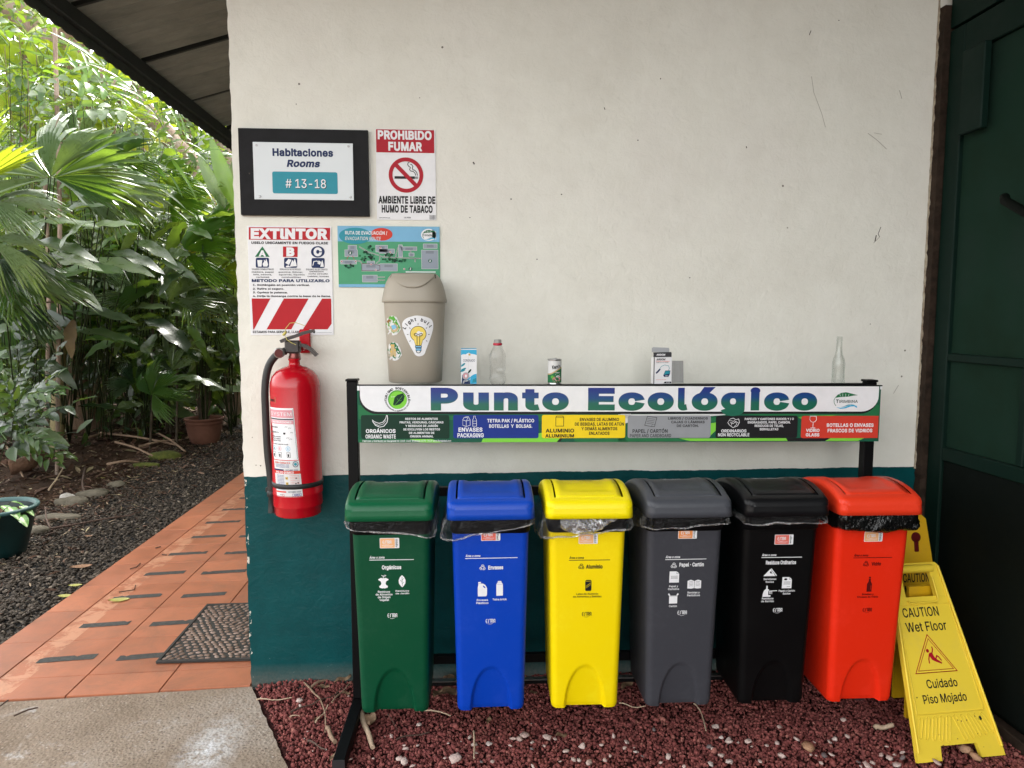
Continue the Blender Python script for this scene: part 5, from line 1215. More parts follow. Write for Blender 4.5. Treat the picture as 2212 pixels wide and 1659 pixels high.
# swinging flap: a dished panel set in the front of the dome
mb = MB(); V = []; F = []; NU, NV = 24, 10
for i in range(NU+1):
    u = -1+2*i/NU
    for j in range(NV+1):
        v = j/NV; x = .084*u; zb = .352+.052*abs(u)**2.4; z = .4065-(.4065-zb)*v
        tt = (z-.345)/(.4065-.345); hw = .089-.030*max(0, tt)**2.2; wxx = .114-.030*max(0, tt)**2.2
        yy = -hw*(max(0, 1-min(1, abs(x)/wxx)**2.6))**(1/2.6); V.append((x, yy-.0022, z))
for i in range(NU):
    for j in range(NV): a_ = i*(NV+1)+j; F.append([a_, a_+1, a_+NV+2, a_+NV+1])
mb.add(V, F, True); fl = mb.build('flap', M_beige, bb_); m_ = fl.modifiers.new('t', 'SOLIDIFY'); m_.thickness = .0018; m_.offset = 0
a = Art(lambda x, y, l: (x, -(.089-.030*max(0, (y-.345)/.0615)**2.2)*(max(0, 1-min(1, abs(x)/(.114-.030*max(0, (y-.345)/.0615)**2.2))**2.6))**(1/2.6)-.0028-l, y), .0002)
a.line([(.078, .4055), (.0815, .398), (.083, .388)], .0028, 'black'); a.line([(-.078, .4055), (-.0825, .398), (-.0845, .390)], .0012, 'dark')
a.build('flap_gap', bb_)
def bfront(x, y, l):    # survey px of the 2.242 crop: x about 617, y down from the rim
    s = (x-617)*.000405; zz = .303-(y-325)*.000416; b_ = .0775+.011*zz/.303+.0005; a_ = .101+.0135*zz/.303
    return (s, -(b_+l)*(max(0.02, 1-min(1, abs(s)/a_)**2.6))**(1/2.6)-l*.3, zz)
a = Art(bfront, .0009, .0004)
def fanpoly(pts, m, ly):    # finely divided so the sheet follows the curve
    n = len(pts); cx = sum(p[0] for p in pts)/n; cy = sum(p[1] for p in pts)/n; V = [(cx, cy)]; F = []
    for r_ in (.33, .66, 1): V += [(cx+(p[0]-cx)*r_, cy+(p[1]-cy)*r_) for p in pts]
    for i in range(n): j = (i+1) % n; F.append([0, 1+i, 1+j]); F.append([1+i, 1+n+i, 1+n+j, 1+j]); F.append([1+n+i, 1+2*n+i, 1+2*n+j, 1+n+j])
    a.add(V, F, m, ly)
drop = [(660, 450), (735, 462), (785, 485), (800, 525), (795, 580), (770, 660), (735, 750), (715, 795), (675, 812), (640, 802), (618, 770), (575, 690), (535, 600), (520, 540), (528, 505), (560, 475), (610, 458)]
sm = []
for i in range(len(drop)): p0, p1, p2, p3 = [Vector((*drop[(i+k) % len(drop)], 0)) for k in (-1, 0, 1, 2)]; sm += list(interpolate_bezier(p1, p1+(p2-p0)/6, p2-(p3-p1)/6, p2, 4))[:-1]
fanpoly([(p.x, p.y) for p in sm], 'white', 0)
a.ell(665, 612, 74, 70, 'black', 1, 32); a.ell(665, 612, 69, 65, 'bulb', 2, 32); fanpoly([(625, 668), (705, 668), (693, 715), (638, 715)], 'black', 1); fanpoly([(622, 655), (708, 655), (689, 713), (642, 713)], 'bulb', 3)
a.line([(654, 712), (654, 625), (640, 632), (628, 622), (636, 606), (654, 612), (665, 618), (680, 612), (697, 606), (703, 622), (690, 632), (678, 625), (678, 712)], 5, 'black', 4); a.rect(640, 713, 692, 768, 'black', 1, r=6); a.rect(634, 716, 696, 735, 'black', 2, r=6); a.rect(638, 719, 692, 732, 'sky', 4, r=4); a.rect(642, 740, 688, 760, 'sky', 4, r=4); a.ell(665, 772, 20, 12, 'black', 3); a.ell(665, 770, 15, 8, 'white', 4)
for ang in (0, 38, 90, 142, 180, 218, 322): a.line([(665+88*math.cos(R(-ang)), 618+86*math.sin(R(-ang))), (665+102*math.cos(R(-ang)), 618+100*math.sin(R(-ang)))], 5, 'black', 2)
for k, ch in enumerate('Light bull'):
    if ch != ' ': ang = R(-150+12.8*k); rr = 152; xx, yy = 662+rr*math.cos(ang)*.93, 632+rr*math.sin(ang); V, F = text_geo(ch, .035, 2); xc = (V[:, 0].min()+V[:, 0].max())/2; q = ang+math.pi/2; X = (V[:, 0]-xc)*54; Y2 = -(V[:, 1]-.3)*54; a.add(list(zip(xx+X*math.cos(q)-Y2*math.sin(q), yy+X*math.sin(q)+Y2*math.cos(q))), F, 'black', 2)
def recyc(cx, cy, s, m):
    fanpoly([(cx-.5*s, cy+.9*s), (cx-.9*s, cy+.3*s), (cx-.55*s, cy-.7*s), (cx, cy-1.0*s), (cx+.5*s, cy-.85*s), (cx+.85*s, cy-.2*s), (cx+.95*s, cy+.4*s), (cx+.5*s, cy+.9*s), (cx+.15*s, cy+1.0*s)], 'offwhite', 0)
    for q in range(3):
        ro = R(120*q); c, d = math.cos(ro), math.sin(ro); f = lambda p: (cx+(p[0]*c-p[1]*d)*s*.95, cy+(p[0]*d+p[1]*c)*s*1.02)
        a.poly([f(p) for p in ((-.62, -.30), (-.28, -.90), (.22, -.92), (.48, -.55), (.62, -.62), (.45, -.12), (.02, -.30), (.15, -.38), (-.03, -.62), (-.25, -.12))], m, 1)
recyc(425, 538, 88, 'leaf'); recyc(433, 768, 84, 'midgreen')
a.poly([(372, 500), (400, 480), (420, 505), (460, 520), (490, 560), (470, 590), (430, 600), (405, 560)], 'tan', 3); a.poly([(415, 540), (455, 530), (470, 555), (430, 575)], 'sky', 4); a.poly([(372, 500), (400, 480), (412, 498), (385, 520)], 'brown', 4)
for x0, x1, y0, y1 in ((408, 445, 705, 800), (436, 458, 745, 815), (400, 425, 760, 815)): a.rect(x0, y0, x1, y1, 'tan', 3); a.rect(x0+4, y0+5, x1-4, y0+18, 'gold', 4)
a.build('stickers', bb_)
# drink carton
ct = empty('drink_carton', on_rack(.428, .045, ZS), -TH+.06, 'small blue and white drink carton with a floral print, right of the beige bin', 'drink carton')
mb = MB(); w2 = .029
Lp = [[Vector((x*s+dx, y*s, z)) for x, y in ((-w2, -.02), (w2, -.02), (w2, .02), (-w2, .02))] for s, z, dx in ((.93, 0, -.001), (1, .006, -.001), (1.0, .07, 0), (1.01, .122, 0), (.97, .130, 0), (.93, .1315, 0))]; mb.loops(Lp, smooth=False); mb.build('box', P['white'], ct)
a = Art(lambda x, y, l: (x/1000, -.0203-l, y/1000), .0004, .0002)
a.poly([(-29, 108), (-22, 112), (-12, 111), (-6, 115), (0, 117), (7, 113), (16, 112), (23, 110), (29, 108), (29, 128), (-29, 128)], 'cyan'); a.poly([(5, 0), (28, 0), (28, 38), (18, 36), (8, 30), (3, 12)], 'cyan'); a.poly([(12, 4), (27, 8), (27, 22), (14, 18)], 'teal', 1)
a.text('CORONADO', 0, 88, 44, -9, 'navy', 1, .0); a.ell(2, 110, 4, 4, 'gold', 1); a.poly([(-28, 0), (4, 0), (2, 14), (-10, 30), (-26, 34)], 'navy', 1); a.ell(-12, 30, 13, 14, 'steel', 2); a.ell(-13, 31, 9, 10, 'pink', 3); a.ell(-12, 30, 4, 6, 'white', 4)
for x, y, r_ in ((-22, 72, .7), (-20, 56, .4), (2, 48, .9), (-24, 50, .3)): a.ell(x, y, 10, 3.4, 'teal' if r_ < .8 else 'dkgreen', 2, 12, r_)
for x, y, r_ in ((-10, 12, .2), (-20, 8, 1.2), (0, 20, .9), (12, 28, .5)): a.ell(x, y, 8, 3, 'steel' if x < 0 else 'cyan', 3, 12, r_)
a.line([(-2, 3), (-2, 122)], .35, 'steel', 2); a.build('print', ct)
mb = MB(); mb.box(-.0295, -.0292, -.019, .019, .004, .126); mb.box(-.0293, .0293, -.0205, .0205, .1316, .133, bev=.0005); mb.build('seam_fold', P['cyan'], ct)
# plastic bottle
M_pet, n_, b_, o_ = mk('clear_plastic'); n_.nodes.remove(b_)
g = n_.nodes.new('ShaderNodeBsdfGlossy'); g.inputs[0].default_value = (.9, .9, .9, 1); g.inputs['Roughness'].default_value = .06; t = n_.nodes.new('ShaderNodeBsdfTransparent'); t.inputs[0].default_value = (.96, .96, .96, 1)
lw = n_.nodes.new('ShaderNodeLayerWeight'); lw.inputs[0].default_value = .55; mx = n_.nodes.new('ShaderNodeMixShader')
n_.links.new(nmath(n_, 'ADD', nmath(n_, 'MULTIPLY', nmath(n_, 'POWER', lw.outputs['Facing'], 2.6), .7), .03, True), mx.inputs[0]); n_.links.new(t.outputs[0], mx.inputs[1]); n_.links.new(g.outputs[0], mx.inputs[2]); n_.links.new(mx.outputs[0], o_.inputs[0])
pb = empty('plastic_bottle', on_rack(.536, .008, ZS-.004), 0, 'empty clear plastic bottle with a red neck ring standing on the rack shelf', 'bottle')
prof = [(.016, .002), (.026, .006), (.0305, .016), (.0312, .026), (.0285, .040), (.0272, .048), (.0295, .060), (.0302, .066), (.0292, .072), (.0298, .085), (.0302, .108), (.0288, .118), (.0245, .129), (.0185, .140), (.0155, .148), (.0140, .153), (.0138, .162), (.0155, .1625), (.0155, .164), (.0138, .1645), (.0138, .171)]
mb = MB(); Lp = []
for r_, z in prof:
    Lp.append([Vector(((r_*(1+.12*(math.cos(5*q) if z < .02 else 0)*(1-z/.02)))*math.cos(q), r_*(1+.12*(math.cos(5*q) if z < .02 else 0)*(1-z/.02))*math.sin(q), z+(.004*max(0, math.cos(5*q)) if z < .01 else 0))) for q in [2*math.pi*k/40 for k in range(40)]])
mb.loops(Lp, True, False); mb.build('bottle_body', M_pet, pb)
mb = MB(); mb.lathe([(.0142, .1485), (.0168, .150), (.0168, .157), (.0142, .158)], 28, cap0=False, cap1=False); mb.build('neck_ring', simple('ring_red', (.50, .02, .05), .35), pb)
mb = MB(); mb.lathe([(.0140, .158), (.0142, .160), (.0140, .1705), (.0125, .1708), (.0124, .160)], 28, cap0=False, cap1=False); mb.build('neck_thread', simple('cloudy_plastic', (.32, .31, .29), .35), pb)
# juice can
cn = empty('juice_can', on_rack(.749, .012, ZS), .1, 'short tin juice can with green and white label on the rack shelf', 'can')
M_tin = simple('tin', (.5, .5, .5), .28, .95)
mb = MB(); mb.lathe([(.0245, .001), (.0262, .0), (.0265, .002), (.0252, .004), (.0255, .006), (.0255, .089), (.0265, .0915), (.0265, .0935), (.0250, .0935), (.0245, .0915)], 36); mb.build('tin_body', M_tin, cn)
mb = MB(); mb.tube([(-.004, -.006, .0945), (.0, -.012, .096), (.006, -.006, .097), (.006, .004, .0965), (.0, .008, .095), (-.004, .002, .0945), (-.004, -.006, .0945)], .0014, 6); mb.build('pull_tab', M_tin, cn)
def cm(x, y, l): t = (x)/25.5; return ((.0256+l)*math.sin(t), -(.0256+l)*math.cos(t), y/1000)
a = Art(cm, .0003, .0002)
def strip(m, ly, fy0, fy1):
    V = []; F = []
    for i in range(33): x = -40+80*i/32; V += [(x, fy0(x)), (x, fy1(x))]
    for i in range(32): F.append([2*i, 2*i+1, 2*i+3, 2*i+2])
    a.add(V, F, m, ly)
wv_ = lambda x: 50+9*math.sin(x/18)+x*.12
strip('offwhite', 0, lambda x: 7, lambda x: 88); strip('midgreen', 1, lambda x: 7, lambda x: wv_(x)-2); strip('tan', 2, lambda x: wv_(x)-2, lambda x: wv_(x)+3)
a.text("Kern's", 2, 66, 33, -12, 'black', 3, .045, rot=.14); a.text('TOMATE', 6, 44, 18, -3.5, 'white', 3, .03); a.rect(-2, 36, 15, 38, 'white', 3); a.ell(3, 20, 16, 11, 'skin', 3, 20); a.ell(5, 21, 11, 7, 'pink', 4, 16); a.ell(-14, 28, 6, 6, 'leaf', 3, 10); a.ell(8, 30, 8, 4, 'white', 4, 12); a.build('can_label', cn)
# adapter box with a clear insert beside it
bx_ = empty('cardboard_box', on_rack(1.153, .012, ZS), .09, 'small white and black adapter box with torn hang tab on the rack shelf', 'box')
mb = MB(); mb.box(-.036, .036, -.014, .014, 0, .1, bev=.0006); mb.build('carton_body', P['white'], bx_)
mb = MB(); Lp = [[Vector((-.037+dx, -.013+dy, z)), Vector((.034+dx, -.013+dy, z+dz)), Vector((.034+dx, -.0122+dy, z+dz)), Vector((-.037+dx, -.0122+dy, z))] for z, dz, dx, dy in ((.1005, 0, 0, 0), (.112, .001, .002, .004), (.118, .001, .001, .006))]; mb.loops(Lp, smooth=False); mb.build('top_flap', P['dark'], bx_)
mb = MB(); q = [(-.036, .1185), (-.036, .133), (-.031, .137), (.030, .134), (.033, .130), (.0325, .117)]; mb.extr(q, .0075, .0083); mb.build('hang_tab', P['steel'], bx_)
a = Art(lambda x, y, l: (x/1000, -.0142-l, y/1000), .0004, .0002)
a.rect(-36, 0, -32.5, 100, 'black'); a.text('ARGOM', -8, 92, 34, -6.5, 'dark', 1, .04, shear=-.25); a.text('Cable adapter', 0, 85, 54, -3, 'salmon', 1, .02, res=1); a.text('USB 3.0 to VGA', -2, 80, 48, -2.6, 'dark', 1, .02, res=1)
a.poly([(-28, 42), (-20, 50), (-12, 58), (-8, 55), (-16, 45), (-24, 38)], 'navy', 1); a.line([(-14, 54), (-6, 66), (8, 71), (22, 68), (26, 58), (22, 50)], 1.6, 'teal', 1); a.poly([(2, 32), (10, 50), (30, 50), (28, 36), (22, 26), (6, 26)], 'navy', 2); a.poly([(4, 34), (11, 48), (28, 48), (27, 38)], 'teal', 3); a.rect(10, 28, 20, 32, 'steel', 3)
a.text('Compatible VGA video', -6, 16, 40, -2.2, 'salmon', 1, .02, res=1); a.poly([(8, 8), (34, 8), (34, 2), (4, 2)], 'black', 1); a.text('PLUG', 22, 5, 14, -2.4, 'white', 2, .03, res=1); a.build('print', bx_)
a = Art(lambda x, y, l: (x/1000, -.0095+.0-l+(y-100)*.0003, y/1000), .0006, .0002); a.text('ARGOM', -8, 109.5, 34, -6, 'white', 1, .05, shear=-.25); o = a.build('flap_print', bx_); o.location = (0, -.0055, 0)
M_ins, n_, b_, o_ = mk('frosted_insert'); b_.inputs['Base Color'].default_value = (.42, .42, .42, 1); b_.inputs['Roughness'].default_value = .3; t = n_.nodes.new('ShaderNodeBsdfTransparent'); t.inputs[0].default_value = (.8, .8, .8, 1); mx = n_.nodes.new('ShaderNodeMixShader'); mx.inputs[0].default_value = .5; n_.links.new(t.outputs[0], mx.inputs[1]); n_.links.new(b_.outputs[0], mx.inputs[2]); n_.links.new(mx.outputs[0], o_.inputs[0])
ip = empty('plastic_insert', on_rack(1.216, .03, ZS), 0, 'thin frosted plastic insert leaning behind the adapter box', 'plastic sheet')
mb = MB(); V = [];
Lp = [[Vector((-.026+.0, -.001+.01*v, z)), Vector((-.012, -.004+.01*v, z)), Vector((.012, -.004+.01*v, z)), Vector((.028, -.001+.01*v, z)), Vector((.028, .0004+.01*v, z)), Vector((.012, -.003+.01*v, z)), Vector((-.012, -.003+.01*v, z)), Vector((-.026, .0004+.01*v, z))] for v, z in ((0, .001), (.5, .042), (1, .084))]; mb.loops(Lp, smooth=False); tag(mb.build('sheet', M_ins, ip), None)
# glass bottle
M_glass, n_, b_, o_ = mk('clear_glass'); n_.nodes.remove(b_)
g = n_.nodes.new('ShaderNodeBsdfGlossy'); g.inputs[0].default_value = (.85, .9, .88, 1); g.inputs['Roughness'].default_value = .03; t = n_.nodes.new('ShaderNodeBsdfTransparent'); t.inputs[0].default_value = (.955, .96, .955, 1)
lw = n_.nodes.new('ShaderNodeLayerWeight'); lw.inputs[0].default_value = .6; mx = n_.nodes.new('ShaderNodeMixShader')
n_.links.new(nmath(n_, 'ADD', nmath(n_, 'MULTIPLY', nmath(n_, 'POWER', lw.outputs['Facing'], 2.8), .6), .03, True), mx.inputs[0]); n_.links.new(t.outputs[0], mx.inputs[1]); n_.links.new(g.outputs[0], mx.inputs[2]); n_.links.new(mx.outputs[0], o_.inputs[0])
gb = empty('glass_bottle', on_rack(1.834, .012, ZS-.009), 0, 'empty clear glass long-neck bottle at the right end of the rack shelf', 'bottle')
mb = MB(); mb.lathe([(.018, .001), (.0225, .004), (.0235, .012), (.023, .04), (.0222, .055), (.0235, .075), (.0232, .086), (.0205, .1), (.0145, .115), (.0118, .13), (.0105, .15), (.0098, .168), (.0112, .169), (.0112, .174), (.0098, .175), (.0106, .184), (.0095, .1855), (.0075, .184), (.0078, .15), (.010, .118), (.018, .094), (.0205, .07), (.020, .02), (.015, .010)], 36); mb.build('bottle_body', M_glass, gb)
# strip of old tape remnants on the shelf edge
# ================================================================ wet floor signs
M_yel = worn('sign_yellow', (.84, .62, .05), (.60, .44, .12), .42, .35, (350, .3, .0006), .4); M_yel2 = worn('sign_amber', (.66, .38, .008), (.45, .27, .04), .42, .45, (350, .3, .0006), .4)
def panel_matrix(loc, yaw, lean): return Matrix.Translation(loc) @ Matrix.Rotation(yaw, 4, 'Z') @ Matrix.Rotation(lean, 4, 'X')
ws = empty('wet_floor_sign', (2.558, -.669, 0), R(4.2), 'bright yellow wet floor sign with falling figure leaning beside the red bin', 'wet floor sign', 'wet floor signs')
LEAN = R(-26.4)
def Lm(v): c, s = math.cos(LEAN), math.sin(LEAN); return (v[0], v[1]*c-v[2]*s, v[1]*s+v[2]*c)
hb, ht, H = .165, .0985, .653
def hw(z): return hb+(ht-hb)*z/H
mb = MB()
# panel with handle opening, built of strips (x, y, z before leaning)
def quadbox(poly, y0, y1): mb.extr(poly, y0, y1, lambda v: Lm(v))
HZ0, HZ1 = .533, .620
quadbox([(-hb, 0), (-.075, 0), (-.068, .045), (.068, .045), (.075, 0), (hb, 0), (hb-.001, .02), (hw(.08), .08), (-hw(.08), .08), (-hb+.001, .02)], 0, .014)
quadbox([(-hw(.08), .0802), (hw(.08), .0802), (hw(HZ0), HZ0), (-hw(HZ0), HZ0)], 0, .014)
quadbox([(-hw(HZ0), HZ0+.0002), (-.060, HZ0+.0002), (-.058, HZ1), (-hw(HZ1), HZ1)], 0, .014); quadbox([(.060, HZ0+.0002), (hw(HZ0), HZ0+.0002), (hw(HZ1), HZ1), (.058, HZ1)], 0, .014)
quadbox([(-hw(HZ1), HZ1+.0002), (hw(HZ1), HZ1+.0002), (hw(H-.01), H-.008), (hw(H)-.008, H), (-hw(H)+.008, H), (-hw(H-.01), H-.008)], 0, .014)
mb.build('front_panel', M_yel, ws)
mb = MB()
for sg in (-1, 1): 
    pts = [Lm((sg*(hw(z)-.004), -.004, z)) for z in (.03, .2, .4, .64)]; mb.tube(pts, .0045, 6)
mb.tube([Lm((-.066, -.006, .632)), Lm((.066, -.006, .632))], .0145, 14)
mb.tube([Lm((-.060, -.006, .520)), Lm((-.056, -.004, .512)), Lm((.056, -.004, .512)), Lm((.062, -.006, .522)), Lm((.062, -.004, .60))], .004, 6)
mb.build('handle_grip', M_yel, ws)
fp = Art(lambda x, y, l: Lm((x, -l, y)), .0008, .0004)
# raised field and chevron ribs
mb = MB(); fld = [(-hw(.145)+.022, .145), (hw(.145)-.022, .145), (hw(.49)-.012, .504), (-hw(.49)+.012, .504)]
pts = [Lm((p[0], -.0012, p[1])) for p in fld]+[Lm((fld[0][0], -.0012, fld[0][1]))]; mb.tube(pts, .0022, 5)
for sg in (-1, 1):
    for k in range(5):
        x0 = sg*(.012+.026*k); top = .130; bt = .060+.004*k
        xa, xb = x0-sg*.0, x0+sg*.022
        if abs(xb) > hw(bt)-.016: xb = sg*(hw(bt)-.016)
        P_ = [Lm((xa-.007, -.0008, top)), Lm((xa, -.0008, top+.006)), Lm((xa+.007, -.0008, top)), Lm((xb+.007, -.0008, bt)), Lm((xb, -.0008, bt-.006)), Lm((xb-.007, -.0008, bt)), Lm((xa-.007, -.0008, top))]
        mb.tube(P_, .0016, 5)
mb.build('raised_ribs', M_yel, ws)
fp.text('CAUTION', -.018, .480, .142, -.031, 'black', 1, .012, res=4); fp.text('Wet Floor', -.010, .430, .160, -.031, 'black', 1, .012, res=4)
fp.text('Cuidado', -.005, .240, .118, -.027, 'black', 1, .012, res=4); fp.text('Piso Mojado', -.008, .192, .166, -.027, 'black', 1, .012, res=4)
fp.line([(-0.095, 0.276), (0.066, 0.276), (-0.015, 0.402)], .0028, 'red', 1, True); fp.line([(-0.082, 0.284), (0.054, 0.284), (-0.015, 0.388)], .0020, 'red', 1, True)
fp.ell(-.029, .348, .0058, .0060, 'red', 1, 14); fp.poly([(-0.024, 0.341), (-0.014, 0.342), (-0.008, 0.325), (0.000, 0.318), (0.016, 0.306), (0.014, 0.302), (-0.006, 0.310), (-0.020, 0.318), (-0.026, 0.330)], 'red', 1)
fp.line([(-0.014, 0.339), (-0.008, 0.352), (-0.009, 0.361)], .0042, 'red', 1); fp.line([(-0.024, 0.338), (-0.032, 0.320), (-0.033, 0.306)], .0042, 'red', 1); fp.line([(-0.008, 0.314), (0.002, 0.330), (0.008, 0.326), (0.016, 0.313)], .0042, 'red', 1)
fp.build('lettering', ws)
st = Art(lambda x, y, l: Lm((x, -l, y)), .0006, .0002); rs = random.Random(3)
for _ in range(16): st.ell(rs.uniform(-.12, .12), rs.uniform(.02, .13), rs.uniform(.001, .004), rs.uniform(.001, .003), 'brown', 0, 7)
st.poly([(.098, .122), (.108, .128), (.113, .118), (.108, .112), (.101, .114)], 'black', 0); st.ell(-.112, .20, .0022, .0026, 'black', 0, 8); st.build('dirt_spots', ws)
# back leg of the folding sign
mb = MB(); LEAN2 = R(6)
c2 = lambda v: (v[0]*1.0, .29+v[1]-(v[2]*math.sin(R(-1))), v[2]*.92)
mb.extr([(-.02, 0), (.0, 0), (.005, .04), (.066, .04), (.075, 0), (.14, 0), (.10, .5), (-.02, .5)], 0, .012, lambda v: Vector((v[0], .255+v[1]+.05*(v[2]/.5)*.4, v[2])))
mb.build('back_leg', M_yel2, ws)
w2_ = empty('wet_floor_sign', (2.690, -.27, 0), R(2), 'darker amber wet floor sign with a keyhole cutout standing behind the other', 'wet floor sign', 'wet floor signs')
def L2(v): c, s = math.cos(R(-10)), math.sin(R(-10)); return Vector((v[0], v[1]*c-v[2]*s, v[1]*s+v[2]*c))
mb = MB(); H2 = .715; h2 = lambda z: .130+(.050-.130)*(z/H2)**.9
mb.extr([(-.13, 0), (.13, 0), (h2(.3), .3), (h2(.5), .5), (h2(H2-.02), H2-.02), (h2(H2)-.02, H2), (-h2(H2)+.02, H2), (-h2(H2-.02), H2-.02), (-h2(.5), .5), (-h2(.3), .3)], 0, .016, L2); mb.build('front_panel', M_yel2, w2_)
kh = Art(lambda x, y, l: tuple(L2((x, -l, y))), .0008, .0003); kh.ell(.004, .622, .0205, .0205, 'darkred', 0, 24); kh.rect(-.006, .564, .014, .612, 'darkred', 0, r=.005); kh.build('keyhole', w2_)
kt = Art(lambda x, y, l: tuple(L2((x, -l, y))), .0008, .0003); kt.text('CAUTION', -.006, .462, .112, -.032, 'black', 1, .02); kt.text('Wet Floor', -.004, .415, .124, -.032, 'black', 1, .02); kt.build('lettering', w2_)
# ================================================================ stones, sticks and dead leaves on the red gravel
def surv(X, Y, x0, k, y0=2600): return (x0+X/k)/1.8228, (y0+Y/k)/1.8228
M_pale = isle('pale_stone', [(0, (.50, .36, .32)), (.4, (.62, .50, .45)), (.8, (.54, .38, .34)), (1, (.66, .58, .54))], .6, .35, (90, .5, .003))
M_greyst = isle('grey_stone', [(0, (.14, .11, .11)), (1, (.22, .18, .18))], .7)
stm = [pebble_mesh('pale_stone', jit=.40) for _ in range(8)]; stg = [pebble_mesh('grey_stone', jit=.2) for _ in range(3)]
for q in stm: q.materials.append(M_pale)
for q in stg: q.materials.append(M_greyst)
S1 = [(400,350,60),(403,397,30),(468,613,18),(440,672,12),(513,785,22),(628,770,18),(838,708,18),(1436,556,44),(1197,657,42),(1310,740,36),(1318,770,60),(1425,737,26),(840,857,36),(1037,850,32),(1262,852,46),(1310,885,70),(1380,920,50),(1877,672,48),(1690,718,26),(1665,845,26),(1913,733,50),(1940,803,34),(2048,722,46),(2077,880,44),(1803,700,16),(560,157,16),(825,305,22),(60,320,14),(1140,660,14),(1770,815,50),(1758,860,92)]
S2 = [(150,653,86),(100,685,60),(50,686,66),(18,740,40),(212,713,50),(335,668,70),(410,683,36),(318,738,24),(508,790,66),(648,750,60),(812,736,42),(1030,708,60),(1016,762,54),(1110,795,48),(890,830,36),(455,875,28),(575,865,54),(622,870,42),(700,895,68),(842,868,38),(218,922,40),(1395,845,66),(1327,888,36),(1805,576,56),(1858,668,34),(1925,700,76),(2008,710,24),(2090,700,56),(1787,770,38),(1862,828,54),(1922,882,56),(1770,900,42),(1535,918,34),(920,655,44),(205,545,14),(1100,755,20)]
S3 = [(28,468,46),(480,470,42),(70,542,30),(125,575,54),(192,578,18),(258,570,40),(285,605,18),(398,600,30),(468,583,42),(607,558,38),(872,556,48),(838,573,32),(965,537,34),(498,675,56),(75,672,42),(125,715,44),(347,713,36),(703,663,20),(742,667,18),(850,665,40),(777,723,36),(14,625,30),(1205,668,44),(1265,690,54),(1298,665,28),(1350,650,32),(1142,725,40),(1105,743,60),(1060,747,24),(1316,742,50),(1600,728,50),(930,418,36),(1240,605,20),(730,575,20)]
SG = [(1985,880,38,1000,2.212),(210,768,40,2000,2.212),(1172,830,26,2000,2.212),(1272,603,46,2000,2.212),(1750,750,46,2000,2.212),(800,672,44,2800,1.7955),(1355,688,50,2800,1.7955),(1040,715,30,2800,1.7955)]
random.seed(21); k_ = 0
def put_stone(me, X, Y, s, x0, kk, label, group, name):
    p = at(*surv(X, Y, x0, kk), Z=.004); d = (p-CAM).length; r = s/kk/1.8228*d/FPX/2
    o = tag(link(name, me, None, None, (p.x, p.y, r*.35)), label, 'stone', group)
    o.scale = (r*random.uniform(.9, 1.15), r*random.uniform(.55, 1.1), r*random.uniform(.35, .6)); o.rotation_euler = (random.uniform(-.4, .4), random.uniform(-.4, .4), random.uniform(0, 6.3)); return o
for L_, x0, kk in ((S1, 1000, 2.212), (S2, 2000, 2.212), (S3, 2800, 1.7955)):
    for X_, Y_, s_ in L_:
        put_stone(stm[k_ % 8], X_, Y_, s_, x0, kk, 'small pale stone lying loose on the dark red lava gravel', 'pale stones scattered on the red gravel', 'pale_stone'); k_ += 1
for X_, Y_, s_, x0, kk in SG: put_stone(stg[k_ % 3], X_, Y_, s_, x0, kk, 'small dull grey stone among the pale stones on the red gravel', 'grey stones scattered on the red gravel', 'grey_stone'); k_ += 1
M_tanst = isle('tan_stone', [(0, (.42, .22, .12)), (1, (.50, .30, .19))], .7, .3, (60, .5, .004))
for X_, Y_, s_, lb in ((688, 620, 96, 'large flat pinkish tan stone on the red gravel below the red bin'), (1795, 640, 92, 'orange brown stone under the front edge of the yellow wet floor sign'), (1872, 690, 80, 'second orange stone poking out below the yellow sign, nearest the camera')):
    me = pebble_mesh('tan_stone', jit=.2); me.materials.append(M_tanst); put_stone(me, X_, Y_, s_, 2800, 1.7955, lb, None, 'tan_stone')
M_twig = simple('dry_twig', (.20, .12, .075), .85, col2=(.32, .22, .15), ns=40, bump=(200, .5, .002)); M_twigp = simple('pale_twig', (.42, .30, .20), .8, col2=(.55, .42, .30), ns=40); M_twigd = simple('dark_twig', (.055, .03, .02), .85, col2=(.10, .06, .045), ns=40)
def stick(pts, x0, kk, r, m, label, z=.010, name='twig', taper=.5, group='dry sticks on the red gravel'):
    P_ = [at(*surv(X, Y, x0, kk), Z=z) for X, Y in pts]; sm = []
    for i in range(len(P_)-1):
        p0, p1, p2, p3 = P_[max(i-1, 0)], P_[i], P_[i+1], P_[min(i+2, len(P_)-1)]; sm += list(interpolate_bezier(p1, p1+(p2-p0)/6, p2-(p3-p1)/6, p2, 4))[:-1]
    sm.append(P_[-1]); c = sm[0].copy(); n = len(sm)
    L_ = [Vector((p.x-c.x, p.y-c.y, .004*math.sin(i*1.3)+r*.5)) for i, p in enumerate(sm)]
    mb = MB(); mb.tube(L_, r, 6, rs=[r*(1-taper*i/n)*random.uniform(.85, 1.15) for i in range(n)])
    return tag(mb.build(name, m, None, (c.x, c.y, z)), label, 'twig', group)
C1, C2, C3 = (1000, 2.212), (2000, 2.212), (2800, 1.7955)
stick([(405,180),(510,270),(570,340),(610,420),(625,540),(620,635)], *C1, .0045, M_twig, 'long bent brown stick on the red gravel left of the rack foot')
stick([(320,455),(480,390),(570,355),(700,300),(780,240)], *C1, .003, M_twigd, 'thin dark stick crossing the long bent one, left of the rack')
stick([(20,345),(160,342),(330,335)], *C1, .0028, M_twigp, 'thin straight pale stem reaching over the concrete edge')
stick([(680,370),(760,280),(835,205)], *C1, .0035, M_twig, 'short brown stick sloping up towards the left rack post')
stick([(500,240),(620,175),(830,145)], *C1, .006, M_twig, 'stout brown stick lying along the foot of the teal wall')
